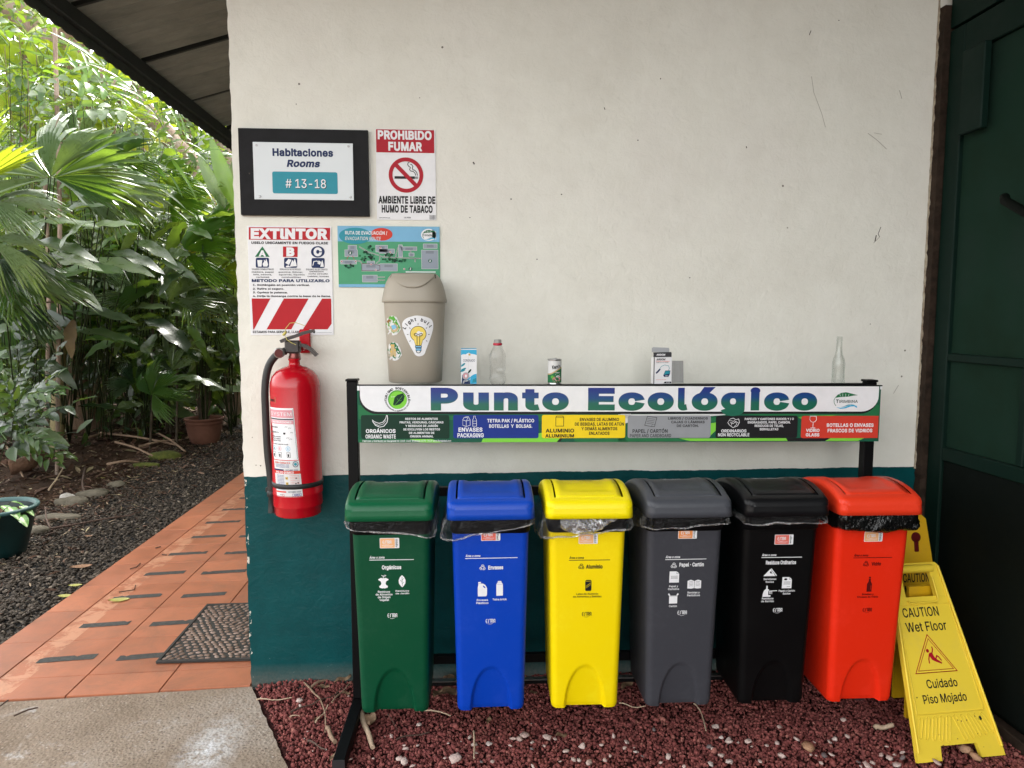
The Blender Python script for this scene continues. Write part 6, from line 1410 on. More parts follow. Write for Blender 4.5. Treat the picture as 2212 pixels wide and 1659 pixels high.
stick([(535,545),(600,470),(645,400)], *C1, .0035, M_twigp, 'short pale stick with a torn end left of the rack')
stick([(640,595),(670,660),(705,730)], *C1, .009, M_twig, 'short thick brown stick touching the left rack foot', taper=.2)
stick([(930,460),(955,540),(1000,660),(1035,765)], *C1, .0115, M_twigp, 'thick pale broken stick below the green bin', taper=.25)
stick([(850,635),(900,530),(940,460)], *C1, .005, M_twig, 'brown stalk leaning beside the thick pale stick')
stick([(1915,620),(1920,740),(1917,865)], *C1, .0036, M_twigp, 'thin straight pink-tan stick in front of the blue bin', taper=.1)
stick([(1240,692),(1400,650),(1530,637)], *C1, .003, M_twigd, 'thin dark stick on the gravel in front of the green bin')
stick([(1165,470),(1250,610)], *C1, .0018, M_twigd, 'hair-thin dark stem in the shade of the green bin')
stick([(1480,440),(1680,465),(1710,495)], *C1, .003, M_twigp, 'curved pale stem between the green and blue bins')
stick([(470,705),(560,745),(620,790)], *C1, .004, M_twigd, 'dark stick on the gravel near the concrete edge')
stick([(310,495),(400,482)], *C1, .0025, M_twigp, 'very short pale stick nearest the concrete edge')
stick([(1620,380),(1690,470),(1725,625)], *C2, .003, M_twigp, 'curved tan stalk on the gravel below the grey bin', taper=.2)
stick([(970,375),(1080,402),(1200,408)], *C2, .0025, M_twigp, 'thin pale stem in the shade of the yellow bin')
stick([(1155,485),(1200,478),(1285,472)], *C3, .009, M_twigp, 'short pale bone-like stick below the red bin', taper=.1)
def dry(X, Y, x0, kk, s, m, label, yaw):
    V = []; F = []; n = 9
    for i in range(n+1):
        t = i/n; w_ = .26*math.sin(math.pi*t)**.8; zz = .25*t*t
        for sg in (-1, 0, 1): V.append((t, sg*w_, zz+abs(sg)*.16*math.sin(t*5)+.05*math.sin(t*9)))
        if i:
            for q in (0, 1): a = (i-1)*3+q; F.append([a, a+1, a+4, a+3])
    p = at(*surv(X, Y, x0, kk), Z=.012); o = link('dry_leaf', npmesh('dry_leaf', np.array(V)*s, F, True), m, None, p); o.rotation_euler = (random.uniform(-.3, .3), random.uniform(-.2, .2), yaw)
    return tag(o, label, 'dead leaf')
M_dryl = simple('dry_leaf_brown', (.13, .075, .04), .7, col2=(.26, .17, .10), ns=60)
for X_, Y_, c_, s_, lb, yw in ((545,235,C1,.06,'curled dry leaf at the foot of the wall among sticks',-.4),(700,200,C1,.07,'long dry leaf beside the wall left of the rack',.3),(765,290,C1,.035,'small pale curled leaf against the left rack post',.2),(525,530,C1,.028,'tiny torn orange-tan leaf left of the rack foot',1.2),
                      (1010,470,C1,.09,'dry brown leaf hanging below the green bin',-1.4),(1560,330,C1,.09,'curled brown bark strip between green and blue bins',1.0),(1640,160,C1,.10,'large dry leaf behind the green and blue bins',-.6),(1600,300,C1,.11,'wide dry leaf lying under the rack between green and blue bins',-.1),(990,260,C2,.07,'crumpled leaf under the rack beside the yellow bin',.6),(410,660,C2,.045,'crumpled brown leaf on the gravel before the yellow bin',.2),(2035,560,C1,.04,'small pale curled leaf beneath the blue bin',1.3),(180,280,C2,.035,'narrow pale leaf just right of the blue bin foot',-.1),(665,880,C1,.05,'dark green-brown leaf beside the left rack foot tip',1.3)):
    dry(X_, Y_, *c_, s_, M_dryl, lb, yw)
# sticks and leaves on the walkway
def pt(px, py, z=.008): return at(px, py, Z=z)
def wtwig(pts, r, label, z=.010, m=None):
    P_ = [pt(*p, z) for p in pts]; c = P_[0].copy(); mb = MB(); mb.tube([p-c+Vector((0, 0, r)) for p in P_], r, 6); tag(mb.build('twig', m or M_twigd, None, c), label, 'twig')
wtwig([(281, 1230), (295, 1226), (303, 1218)], .003, 'small dark twig on the tiles halfway along the walkway'); wtwig([(0, 1527), (12, 1518), (18, 1514)], .003, 'dark twig on the tile edge at the left')
wtwig([(30, 1548), (60, 1535), (82, 1530)], .003, 'dark curved stem on the concrete near the left edge')
wtwig([(257, 1280), (290, 1275), (293, 1265)], .0028, 'thin curved brown stem lying on the tiles near the leaf'); wtwig([(336, 1185), (347, 1182)], .004, 'short dark bark chip on the tiles'); wtwig([(350, 1199), (360, 1200)], .0035, 'tiny dark chip by the third grip strip')
M_yleaf = leafmat('fallen_yellow_leaf', (.45, .45, .12), (.55, .50, .15), .15, tcol=(.4, .4, .1))
def fleaf(px, py, s, yaw, label, m, z=.009):
    V = []; F = []
    for i in range(9):
        t = i/8; w_ = .24*math.sin(math.pi*t)**.7
        for sg in (-1, 0, 1): V.append((t-.5, sg*w_, .05*abs(sg)+.12*(t-.5)**2))
        if i:
            for q in (0, 1): a = (i-1)*3+q; F.append([a, a+1, a+4, a+3])
    o = link('fallen_leaf', npmesh('leaf', np.array(V)*s, F, True), m, None, pt(px, py, z)); o.rotation_euler = (.05, .08, yaw); return tag(o, label, 'fallen leaf')
fleaf(257, 1297, .10, .35, 'pale yellow-green leaf lying on the walkway tiles', M_yleaf)
fleaf(141, 1288, .08, .2, 'yellow leaf on the dark gravel beside the walkway edge', M_yleaf, -.012); fleaf(162, 1265, .07, .3, 'narrow pale leaf at the gravel and tile border', M_yleaf, -.012)
M_bleaf = simple('fallen_brown', (.22, .11, .06), .7, col2=(.32, .18, .1), ns=40); fleaf(175, 1225, .12, .5, 'curled brown leaf on the dark gravel left of the tiles', M_bleaf, -.01); fleaf(191, 1158, .05, .2, 'small orange leaf fragment on the dark gravel', M_bleaf, -.01)
fleaf(218, 1033, .07, .4, 'round pale leaf on the brown soil between trunk and gravel', M_yleaf, -.02)

# rocks, twig and log at the edge of the forest
M_rock = simple('mossy_rock', (.07, .058, .04), .85, col2=(.15, .13, .095), ns=7, bump=(30, .6, .02)); M_moss = simple('moss', (.06, .075, .012), .95, col2=(.12, .13, .02), ns=30, bump=(150, .8, .006))
def rock(px, py, rx, ry, rz_, label, m=M_rock, cat='rock', name='rock'):
    V, F = ico(); import bmesh
    bm = bmesh.new(); bmesh.ops.create_icosphere(bm, subdivisions=3, radius=1)
    for v in bm.verts: 
        d = 1+.16*math.sin(v.co.x*3.1+px)+.12*math.sin(v.co.y*4.3+py)+.08*math.sin(v.co.z*5+px*.3+v.co.x*4); v.co = Vector((v.co.x*rx*d, v.co.y*ry*d, v.co.z*rz_*d))
    me = bpy.data.meshes.new(name); bm.to_mesh(me); bm.free(); me.polygons.foreach_set('use_smooth', np.ones(len(me.polygons), dtype=bool))
    p = at(px, py, Z=-.03); return tag(link(name, me, m, None, (p.x, p.y, -.03+rz_*.35)), label, cat)
rock(156, 1090, .11, .09, .055, 'grey rock with pale patch at the gravel border, nearer of the middle pair'); rock(200, 1072, .11, .09, .05, 'grey-green rounded rock at the gravel border behind the pale one')
rock(130, 1122, .15, .08, .035, 'flat mossy rock at the gravel border left of centre'); rock(68, 1152, .10, .08, .04, 'grey rock just right of the green pot'); rock(252, 1052, .09, .06, .04, 'small flat brown rock sunk in the gravel border')
rock(360, 990, .20, .13, .06, 'low mound of moss in front of the terracotta pot', M_moss, 'moss mound', 'moss_mound'); rock(318, 1008, .12, .09, .035, 'small flat moss patch left of the larger moss mound', M_moss, 'moss mound', 'moss_mound')
o = rock(148, 1079, .06, .05, .04, 'white lichen patch stone leaning on the grey rock', simple('lichen_white', (.55, .52, .50), .8, col2=(.35, .32, .28), ns=30))
def path3(pts, r, label, cat, name, m, zs=None, taper=.3, n=10, extra=None):
    c = pts[0].copy(); sm = []
    for i in range(len(pts)-1):
        p0, p1, p2, p3 = pts[max(i-1, 0)], pts[i], pts[i+1], pts[min(i+2, len(pts)-1)]; sm += list(interpolate_bezier(p1, p1+(p2-p0)/6, p2-(p3-p1)/6, p2, 6))[:-1]
    sm.append(pts[-1]); k = len(sm); mb = MB(); mb.tube([p-c for p in sm], r, n, rs=[r*(1-taper*i/k)*(1+.08*math.sin(i*1.7)) for i in range(k)]); return tag(mb.build(name, m, None, c), label, cat) if label else mb
path3([pt(62, 1149, -.01), pt(150, 1135, 0), pt(220, 1122, .0), pt(283, 1113, -.01)], .008, 'long thin dark branch lying across the dark gravel', 'branch', 'fallen_branch', M_twigd)
path3([pt(108, 1140, .0), pt(100, 1120, .03), pt(98, 1095, .05)], .006, 'short dark twig standing by the mossy rock', 'twig', 'twig', M_twigd)
path3([pt(190, 1068, .0), pt(182, 1060, .02), pt(178, 1040, .03), pt(184, 1010, .03)], .009, 'dark hooked twig on the brown soil', 'twig', 'twig', M_twigd)
path3([pt(105, 1058, .0), pt(122, 1035, .02), pt(137, 1010, .02)], .008, 'pale curved stick on the leaf litter behind the rocks', 'twig', 'twig', M_twigp)
path3([pt(15, 965, .02), pt(35, 1000, .03), pt(50, 1030, .0)], .010, 'pale root arching over the litter at the left', 'twig', 'root', M_twig)
path3([pt(20, 1010, .06), pt(60, 1000, .08), pt(98, 978, .10)], .075, 'rotten brown log lying in the litter at the left', 'log', 'rotten_log', simple('rotten_wood', (.09, .045, .025), .9, col2=(.17, .09, .055), ns=12, bump=(30, .8, .02)), taper=.15)
for i, (a_, b_, lb) in enumerate((((215, 935), (385, 962), 'long dead palm stalk across the soil in front of the fan palms'), ((250, 955), (330, 985), 'short dead stalk on the soil left of the terracotta pot'), ((190, 945), (300, 925), 'dead stalk at the foot of the dark trunk'), ((300, 965), (392, 950), 'dead stalk pointing at the terracotta pot'), ((232, 1003), (300, 998), 'flat brown leaf sheath on the soil'), ((330, 930), (400, 975), 'dead grey frond stalk just left of the terracotta pot'))):
    path3([pt(*a_, .03), pt((a_[0]+b_[0])/2, (a_[1]+b_[1])/2-4, .06), pt(*b_, .02)], .014, lb, 'dead stalk', 'dead_stalk', M_twig)

# ================================================================ pots
def pot(name, label, p, prof, m, soil_z, soil_r, sy=1):
    r_ = empty(name, p, 0, label, 'plant pot'); mb = MB(); mb.lathe(prof, 40, cap1=False); mb.build('pot_body', m, r_)
    mb = MB(); mb.lathe([(.001, soil_z), (soil_r, soil_z-.003)], 24, cap0=False, cap1=False); mb.build('potting_soil', M_soil, r_); return r_
M_terra = simple('terracotta_pot', (.10, .036, .020), .85, col2=(.16, .065, .04), ns=6, bump=(60, .4, .004))
p1 = pt(443, 957, -.03); s = .225
tpot = pot('terracotta_pot', 'terracotta pot holding a young palm at the far edge of the gravel', p1, [(.13*1.15, 0), (.150*1.1, .03), (.19, .12), (.205, .22), (.207, .245), (.212, .248), (.212, .262), (.206, .264), (.208, .285), (.228, .290), (.233, .300), (.228, .312), (.205, .314), (.195, .290), (.19, .25)], M_terra, .27, .194)
M_gpot = simple('green_glaze', (.002, .013, .013), .35, col2=(.004, .026, .026), ns=3, bump=(20, .2, .003)); M_rimg = simple('worn_rim', (.012, .05, .05), .5, col2=(.035, .10, .10), ns=10)
p2 = pt(-3, 1200, -.03)
gpot = pot('green_pot', 'dark green pot with trailing variegated plant at the left edge', p2, [(.13, 0), (.15, .006), (.165, .06), (.195, .18), (.215, .27), (.222, .30)], M_gpot, .27, .205)
mb = MB(); mb.lathe([(.219, .300), (.237, .303), (.241, .315), (.235, .326), (.218, .325), (.207, .305)], 48, cap0=False, cap1=False); mb.build('rim', M_rimg, gpot)

# ================================================================ leaves and plants
def fan_mesh(name, segs, pleats=9, droop=.25, fold=.15, seed=0, jag=.12, split=.62, nar=1.0):
    """pleated fan leaf: segments of ribs that part into separate drooping fingers near the rim"""
    rs = random.Random(seed); V = []; F = []; rads = [.03, .25, .45, split]
    for a0, a1, tilt, ln in segs:
        n = max(4, int(pleats*(a1-a0)/40)); b = len(V); m = 2*n+1; seg_c = (a0+a1)/2
        def zz(r, f, k): return (.045 if k % 2 else -.045)*r*(1-.35*r) - droop*r*r + tilt*r + fold*(abs(f-.5)*2)**1.5*r*.55
        def rl(r, f): return r*ln*(.78+.22*math.sin(math.pi*f))
        for k in range(m):
            f = k/(2*n); th = R(a0+(a1-a0)*f)
            for r in rads: V.append((rl(r, f)*math.cos(th), rl(r, f)*math.sin(th), zz(r, f, k)))
            if k:
                for j in range(3): a = b+(k-1)*4+j; F.append([a, a+1, a+5, a+4])
        for k in range(0, 2*n, 2):      # one finger per pleat
            i0, i1, i2 = b+k*4+3, b+(k+1)*4+3, b+(k+2)*4+3; rag = rs.uniform(.9, 1.06); dr = rs.uniform(.6, 2.2); rowp = (i0, i1, i2)
            for r, shrink in ((.82, .78), (.94, .42), (1.0, .06)):
                row = []
                for q in (0, 1, 2):
                    kk = k+1+(q-1)*shrink; f = min(1, max(0, kk/(2*n))); th = R(a0+(a1-a0)*kk/(2*n)); rr = rl(r, f)*(1+(rag-1)*(r-split)/(1-split)); d2 = (r-split)
                    V.append((rr*math.cos(th), rr*math.sin(th), -droop*r*r+tilt*r+fold*(abs(f-.5)*2)**1.5*r*.55+(.03 if q == 1 else -.02)*shrink-dr*d2*d2*1.1)); row.append(len(V)-1)
                F.append([rowp[0], row[0], row[1], rowp[1]]); F.append([rowp[1], row[1], row[2], rowp[2]]); rowp = row
    return npmesh(name, V, F)
FANS = [fan_mesh('fan', [(-95, -58, -.12, .95), (-46, -10, .10, 1.0), (0, 36, .0, 1.05), (48, 90, -.15, .95)], seed=1), fan_mesh('fan', [(-78, -36, .12, .9), (-22, 18, -.05, 1.05), (32, 78, .05, 1)], droop=.42, seed=2),
        fan_mesh('fan', [(-100, -52, -.15, 1), (-38, -6, .12, .95), (8, 44, -.05, 1.05), (58, 98, .12, .9)], droop=.2, fold=.3, seed=3), fan_mesh('fan', [(-46, -18, 0, 1), (-10, 16, .04, 1), (24, 50, -.05, 1)], droop=.12, fold=.35, seed=4, split=.8)]
def blade_mesh(name, wd=.13, curl=.3, seed=0, n=14, wave=.03, fold=.25, peak=.45):
    rs = random.Random(seed); V = []; F = []; ph = rs.uniform(0, 6)
    for i in range(n+1):
        t = i/n; w_ = wd*(math.sin(math.pi*t**(math.log(.5)/math.log(peak)))**.75) if 0 < t < 1 else .002
        x = t*(1-.12*curl*t); zc = -curl*t*t
        for q, sg in enumerate((-1, -.55, 0, .55, 1)): V.append((x, sg*w_, zc+fold*w_*abs(sg)*(1-.6*t)+(wave*math.sin(t*17+ph+(2 if sg > 0 else 0))*abs(sg)**2)*math.sin(math.pi*t)))
        if i:
            for q in range(4): a = (i-1)*5+q; F.append([a, a+1, a+6, a+5])
    return npmesh(name, V, F, True)
BLADES = [blade_mesh('blade', .15, .35, 1), blade_mesh('blade', .13, .2, 2, wave=.02), blade_mesh('blade', .17, .5, 3, wave=.035), blade_mesh('blade', .12, .12, 4, wave=.012)]
NARROW = [blade_mesh('blade', .035, .35, 5, 8, .004), blade_mesh('blade', .028, .55, 6, 8, .004)]
OVATE = [blade_mesh('blade', .24, .25, 7, 8, .02, .35, .4), blade_mesh('blade', .20, .45, 8, 8, .02, .3, .42)]
def merged(parts):
    """parts: list of (V, F) -> arrays"""
    V = []; F = []; b = 0
    for v, f in parts: V.append(v); F += [[i+b for i in q] for q in f]; b += len(v)
    return np.concatenate(V), F
def me_vf(me): return np.array([v.co[:] for v in me.vertices]), [list(p.vertices) for p in me.polygons]
def basis(d, up=Vector((0, 0, 1))):
    x = Vector(d).normalized(); z = Vector(up); z = (z-x*z.dot(x)); 
    if z.length < .05: z = Vector((0, 1, 0))-x*x.y
    z.normalize(); y = z.cross(x); return Matrix((x, y, z)).transposed()
def xf(V, M3, s, t): return (np.array(M3) @ (V*s).T).T + np.array(t)
BV_ = {id(m): me_vf(m) for m in BLADES+NARROW+OVATE}
def frond_mesh(name, pairs=20, droop=.5, lw=.28, seed=0, vf=None, ang=58):
    rs = random.Random(seed); V0, F0 = vf or BV_[id(NARROW[0])]; parts = []; pts = []
    for i in range(15): t = i/14; pts.append(Vector((t*(1-.25*droop*t), 0, .18*math.sin(t*1.6)-droop*t*t*.9)))
    mb = MB(); mb.tube(pts, .008, 5, rs=[.009*(1-.8*i/14) for i in range(15)]); parts.append((np.array([tuple(v) for v in mb.V]), mb.F))
    for k in range(pairs):
        t = .12+.87*k/(pairs-1); j = min(13, int(t*14)); p = pts[j].lerp(pts[j+1], t*14-j); d = (pts[j+1]-pts[j]).normalized(); L_ = lw*(math.sin(math.pi*min(1, t*.86+.14))**.6)
        for sg in (-1, 1):
            a = R(ang-22*t)*sg; dd = Vector((d.x*math.cos(a), math.sin(a), d.z*math.cos(a)-.18)).normalized(); parts.append((xf(V0, basis(dd, Vector((0, 0, 1))), L_*rs.uniform(.9, 1.08), p), F0))
    V, F = merged(parts); return npmesh(name, V, F, True)
FRONDS = [frond_mesh('frond', 22, .55, .26, 1), frond_mesh('frond', 22, .85, .24, 2), frond_mesh('frond', 20, .3, .26, 3)]
def sprig_mesh(name, n=9, vf=None, lw=.26, seed=0, droop=.35, alt=True, up=.25):
    rs = random.Random(seed); V0, F0 = vf; parts = []; pts = [Vector((t, .05*math.sin(t*4+seed), up*t-droop*t*t)) for t in [i/10 for i in range(11)]]
    mb = MB(); mb.tube(pts, .007, 4, rs=[.008*(1-.7*i/10) for i in range(11)]); parts.append((np.array([tuple(v) for v in mb.V]), mb.F))
    for k in range(n):
        t = .15+.84*k/(n-1); j = min(9, int(t*10)); p = pts[j].lerp(pts[j+1], t*10-j); sgs = [1 if k % 2 else -1] if alt else [-1, 1]
        if k == n-1: sgs = [0]
        for sg in sgs: a = R(rs.uniform(40, 62))*sg; dd = Vector((math.cos(a), math.sin(a), rs.uniform(-.45, .1))); parts.append((xf(V0, basis(dd, Vector((rs.uniform(-.2, .2), rs.uniform(-.3, .3), 1))), lw*rs.uniform(.75, 1.15), p), F0))
    V, F = merged(parts); return npmesh(name, V, F, True)
SPR_O = [sprig_mesh('sprig', 9, BV_[id(OVATE[0])], .28, 1), sprig_mesh('sprig', 11, BV_[id(OVATE[1])], .25, 2, .5), sprig_mesh('sprig', 7, BV_[id(OVATE[0])], .34, 3, .2)]
SPR_N = [sprig_mesh('sprig', 9, BV_[id(NARROW[0])], .62, 4, .5), sprig_mesh('sprig', 11, BV_[id(NARROW[1])], .55, 5, .7)]
MG = dict(
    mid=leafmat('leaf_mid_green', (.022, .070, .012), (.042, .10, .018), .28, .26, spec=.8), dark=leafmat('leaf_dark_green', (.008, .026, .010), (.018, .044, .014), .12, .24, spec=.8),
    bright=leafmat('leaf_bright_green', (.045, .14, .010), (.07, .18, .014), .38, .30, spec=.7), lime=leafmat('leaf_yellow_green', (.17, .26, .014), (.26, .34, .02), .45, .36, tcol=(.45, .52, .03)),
    silver=leafmat('leaf_sky_sheen', (.085, .135, .06), (.13, .185, .09), .2, .22, spec=.9), yellow=leafmat('leaf_yellow', (.42, .38, .02), (.5, .42, .03), .45, .45, tcol=(.6, .5, .05)), brown=leafmat('leaf_dead', (.10, .06, .03), (.20, .13, .07), .1, .6, tcol=(.2, .1, .03)))  # silver: sky glare on the leaves worked into a paler base colour
M_stem = simple('plant_stem', (.018, .026, .009), .7, spec=.2, col2=(.04, .05, .016), ns=14); M_stemd = simple('plant_stem_brown', (.04, .028, .016), .7, col2=(.08, .055, .03), ns=14); M_cane = simple('pale_cane', (.20, .16, .085), .6, col2=(.30, .25, .15), ns=10)
_mc = {}
def shared(me, m):
    k = (me.name, m)
    if k not in _mc: c = me.copy(); c.materials.clear(); c.materials.append(MG[m]); _mc[k] = c
    return _mc[k]
VIEWU = _u; VIEWR = _r
def put_leaf(parent, base, name, me, m, pos, d, up, s, sy=1):
    o = link(name, shared(me, m), None, parent); M = basis(d, up)
    o.matrix_local = Matrix.Translation(Vector(pos)-base) @ M.to_4x4() @ Matrix.Diagonal((s, s*sy, s, 1)); return o
def stem(parent, base, a, b, r, m=None, sag=.12, name='stem'):
    a, b = Vector(a)-base, Vector(b)-base; mid = a.lerp(b, .5)+Vector((0, 0, (b-a).length*sag)); pts = list(interpolate_bezier(a, a.lerp(mid, .7), b.lerp(mid, .7), b, 8)); mb = MB(); mb.tube(pts, r, 6, rs=[r*(1-.5*i/7) for i in range(8)]); return mb.build(name, m or M_stem, parent, fix=False)
def imgdir(phi, away=0): return (VIEWR*math.cos(R(phi))+Vector((0, 0, 1))*math.sin(R(phi))+Vector((0, 1, 0))*away).normalized()
def plant(name, label, cat, px, py, group=None):
    b = at(px, py, Z=-.03); b.z = gz(b.x, b.y)-.01; r_ = empty(name, b, 0, label, cat, group); return r_, b
random.seed(42)
# fan palms: leaves as (hub px, hub py, Y, radius, angle in view, away, mesh, colour, facing)
def fanpalm(label, base, leaves, group=None):
    r_, b = plant('fan_palm', label, 'fan palm', *base, group)
    for (hx, hy, Y_, rad, phi, aw, k, col, face) in leaves:
        h = at(hx, hy, Y_); stem(r_, b, b+Vector((random.uniform(-.08, .08), random.uniform(-.08, .08), 0)), h, .007, sag=.04)
        up = Vector((0, -face, 1)).normalized()
        put_leaf(r_, b, 'leaf', FANS[k], col, h, imgdir(phi, aw), up, rad)
G_F = 'fan palms in the forest edge'
fanpalm('large fan palm at the left with four-part pleated leaf held high', (60, 1010), [(110, 382, 3.1, .58, 80, .1, 0, 'silver', 1.6), (-10, 440, 2.9, .45, 20, .1, 1, 'silver', .7), (118, 384, 3.08, .72, 12, -.1, 3, 'mid', 1.5), (105, 384, 3.05, .62, 172, -.1, 3, 'silver', 1.0), (0, 560, 2.9, .42, 5, 0, 1, 'dark', .6), (30, 600, 3.2, .40, -20, 0, 2, 'mid', .4)], G_F)
fanpalm('fan palm with upright yellow-green leaves cut off by the left frame edge', (-60, 1120), [(-55, 400, 2.4, .50, 62, 0, 3, 'lime', 2.6), (-60, 330, 2.5, .38, 85, 0, 3, 'lime', 2.6), (-20, 520, 2.6, .40, -25, 0, 1, 'silver', .8)], G_F)
fanpalm('fan palm with long pale pleated leaf spreading right in mid view', (230, 950), [(150, 405, 3.9, .75, -6, 0, 3, 'silver', .8), (215, 395, 4.0, .6, -38, -.1, 3, 'silver', 1.0), (255, 345, 4.8, .42, 60, .1, 2, 'mid', 1.2), (165, 315, 4.4, .40, 95, .1, 3, 'silver', 1.6), (270, 420, 4.6, .4, 20, 0, 0, 'bright', .9)], G_F)
fanpalm('small bright green fan palm against the leaning trunk', (330, 935), [(345, 385, 5.2, .40, 60, .1, 2, 'bright', 2.0), (365, 440, 5.3, .48, 20, 0, 0, 'bright', 1.5), (395, 420, 5.4, .4, 70, .1, 3, 'bright', 1.8)], G_F)
fanpalm('bright fan palm near the wall corner with sunlit leaves', (440, 930), [(398, 540, 4.8, .58, 35, 0, 0, 'bright', 1.6), (465, 520, 5.0, .55, 62, .1, 2, 'bright', 1.5), (480, 585, 5.0, .55, 30, 0, 1, 'lime', 1.4), (500, 560, 5.0, .5, 120, 0, 0, 'silver', 1.4), (420, 600, 5.1, .6, -25, 0, 1, 'silver', 1.0)], G_F)
fanpalm('pale fan palm standing over the middle of the bare soil', (300, 925), [(364, 649, 4.9, .52, 70, .1, 0, 'silver', 1.8), (300, 640, 5.0, .5, 110, 0, 2, 'silver', 1.3), (335, 625, 5.0, .5, 140, 0, 1, 'mid', 1.0), (372, 800, 5.1, .30, 60, 0, 3, 'silver', 1.6)], G_F)
fanpalm('low dark fan palm in front of the undergrowth, centre left', (325, 940), [(327, 854, 4.6, .36, 75, 0, 0, 'mid', 1.6), (330, 850, 4.6, .34, 25, -.2, 2, 'mid', 1.2), (290, 830, 4.8, .3, 120, 0, 1, 'dark', 1.2), (310, 800, 5.0, .3, 60, 0, 2, 'mid', 1.2)], G_F)
fanpalm('dark fan palm with drooping leaves at the far left edge', (20, 930), [(20, 690, 3.6, .5, 160, 0, 1, 'dark', .8), (0, 620, 3.4, .6, 20, 0, 1, 'mid', .5), (60, 640, 3.7, .5, 20, 0, 2, 'dark', .8)], G_F)
# broad-leaved plants
def blades(label, base, leaves, cat='broad-leaved plant', name='broad_leaf_plant', wd=1.0, group=None):
    r_, b = plant(name, label, cat, *base, group)
    for (x0, y0, x1, y1, Y_, k, col, upy) in leaves:
        p = at(x0, y0, Y_); q = at(x1, y1, Y_-.15); L_ = (q-p).length; stem(r_, b, b, p, .008, sag=.05)
        put_leaf(r_, b, 'leaf', BLADES[k], col, p, (q-p)+Vector((0, 0, .2*L_)), Vector((0, -upy, 1)), L_*1.05, wd)
G_B = 'broad-leaved plants in the forest edge'
blades('broad-leaved plant with long grey-green leaves across the left middle', (150, 960), [(215, 492, 55, 482, 3.3, 1, 'silver', .5), (235, 445, 62, 470, 3.6, 0, 'dark', .4), (205, 478, 108, 520, 3.2, 2, 'silver', .4), (60, 525, 190, 545, 3.2, 0, 'dark', .5), (175, 497, 285, 488, 3.5, 1, 'silver', .6), (80, 565, 185, 552, 3.3, 2, 'silver', .6), (110, 470, 40, 540, 3.4, 0, 'mid', .6)], group=G_B)
blades('broad-leaved plant with wide drooping leaves over the dark trunk', (190, 950), [(270, 590, 45, 588, 3.9, 0, 'mid', .5), (120, 610, 205, 640, 3.8, 2, 'silver', .4), (150, 600, 30, 640, 3.9, 2, 'mid', .5), (160, 672, 285, 700, 4.2, 1, 'dark', .4), (158, 715, 288, 745, 4.1, 1, 'dark', .3), (200, 560, 320, 600, 4.3, 1, 'silver', .6), (235, 545, 340, 575, 4.2, 0, 'dark', .5)], group=G_B)
blades('broad-leaved plant crowding the centre with glossy leaves', (270, 935), [(300, 500, 200, 520, 4.4, 2, 'mid', .6), (290, 520, 370, 560, 4.6, 0, 'silver', .6), (330, 470, 260, 500, 4.8, 1, 'bright', .7), (310, 690, 420, 745, 5.0, 2, 'dark', .4), (340, 720, 290, 800, 5.0, 0, 'dark', .8), (300, 575, 240, 560, 4.6, 1, 'mid', .6), (345, 560, 420, 610, 4.7, 1, 'mid', .5)], group=G_B)
blades('tall banana-like plant with upright grey-green leaves by the wall corner', (500, 940), [(508, 450, 445, 300, 5.0, 3, 'mid', 1.4), (486, 450, 420, 340, 5.1, 3, 'silver', 1.4), (400, 400, 342, 338, 5.6, 3, 'silver', 1.6), (420, 470, 330, 480, 5.6, 0, 'silver', .8), (508, 480, 500, 340, 5.4, 3, 'dark', 1.4), (430, 430, 480, 400, 5.6, 3, 'silver', 1.3)], 'banana plant', 'banana_plant', .9, None)
blades('dark broad-leaved plant beside the wall behind the terracotta pot', (510, 920), [(470, 720, 380, 705, 5.9, 1, 'dark', .6), (440, 790, 520, 760, 6.1, 2, 'mid', .7), (500, 780, 430, 850, 6.0, 0, 'dark', .7), (410, 870, 470, 830, 6.4, 1, 'silver', .7), (520, 700, 470, 640, 6.2, 3, 'dark', 1.0), (440, 840, 530, 850, 6.4, 1, 'silver', .5), (480, 560, 515, 640, 5.6, 2, 'silver', 1)], group=G_B)
blades('withered broad leaf hanging beside the pale slender trunk', (130, 960), [(195, 655, 75, 660, 3.7, 1, 'brown', .3), (160, 690, 140, 760, 3.8, 2, 'brown', .8), (70, 930, 135, 975, 4.0, 1, 'mid', .7)], group=G_B)
blades('low broad leaf arching over the litter at the foot of the trunk', (120, 965), [(60, 925, 135, 968, 3.6, 1, 'silver', .9), (85, 905, 115, 890, 3.7, 3, 'bright', 1.2), (165, 935, 195, 915, 3.9, 3, 'mid', 1.3)], group=G_B)
# more plants of the same kinds filling the depth between the named ones
LAB_F = ['fan palm half hidden low among the dark plants at the left', 'fan palm with mid green leaves behind the slender olive trunk', 'fan palm rising behind the long grey-green broad leaves', 'pale fan palm in the centre, left of the leaning trunk', 'fan palm under the leaning trunk with leaves facing the path', 'fan palm in the shade left of the feather palm', 'deep green fan palm close to the wall corner, lower one', 'fan palm behind the feather palm fronds']
for i, (x, y) in enumerate(((40, 660), (185, 600), (240, 560), (300, 590), (350, 520), (370, 730), (470, 660), (440, 600))):
    Yb = 5.0+.35*i if i < 5 else 6.6+.2*i; cols_ = [['mid', 'dark'], ['mid', 'silver'], ['silver', 'bright'], ['silver', 'mid'], ['bright', 'silver'], ['dark', 'mid'], ['mid', 'silver'], ['mid', 'bright']][i]
    fanpalm(LAB_F[i], (x, 905), [(x+random.uniform(-45, 45), y+random.uniform(-60, 70), Yb+random.uniform(-.4, .4), random.uniform(.32, .55), random.uniform(-30, 200), random.uniform(-.5, .2), random.randrange(3), random.choice(cols_), random.uniform(.7, 1.8)) for _ in range(5)], G_F)
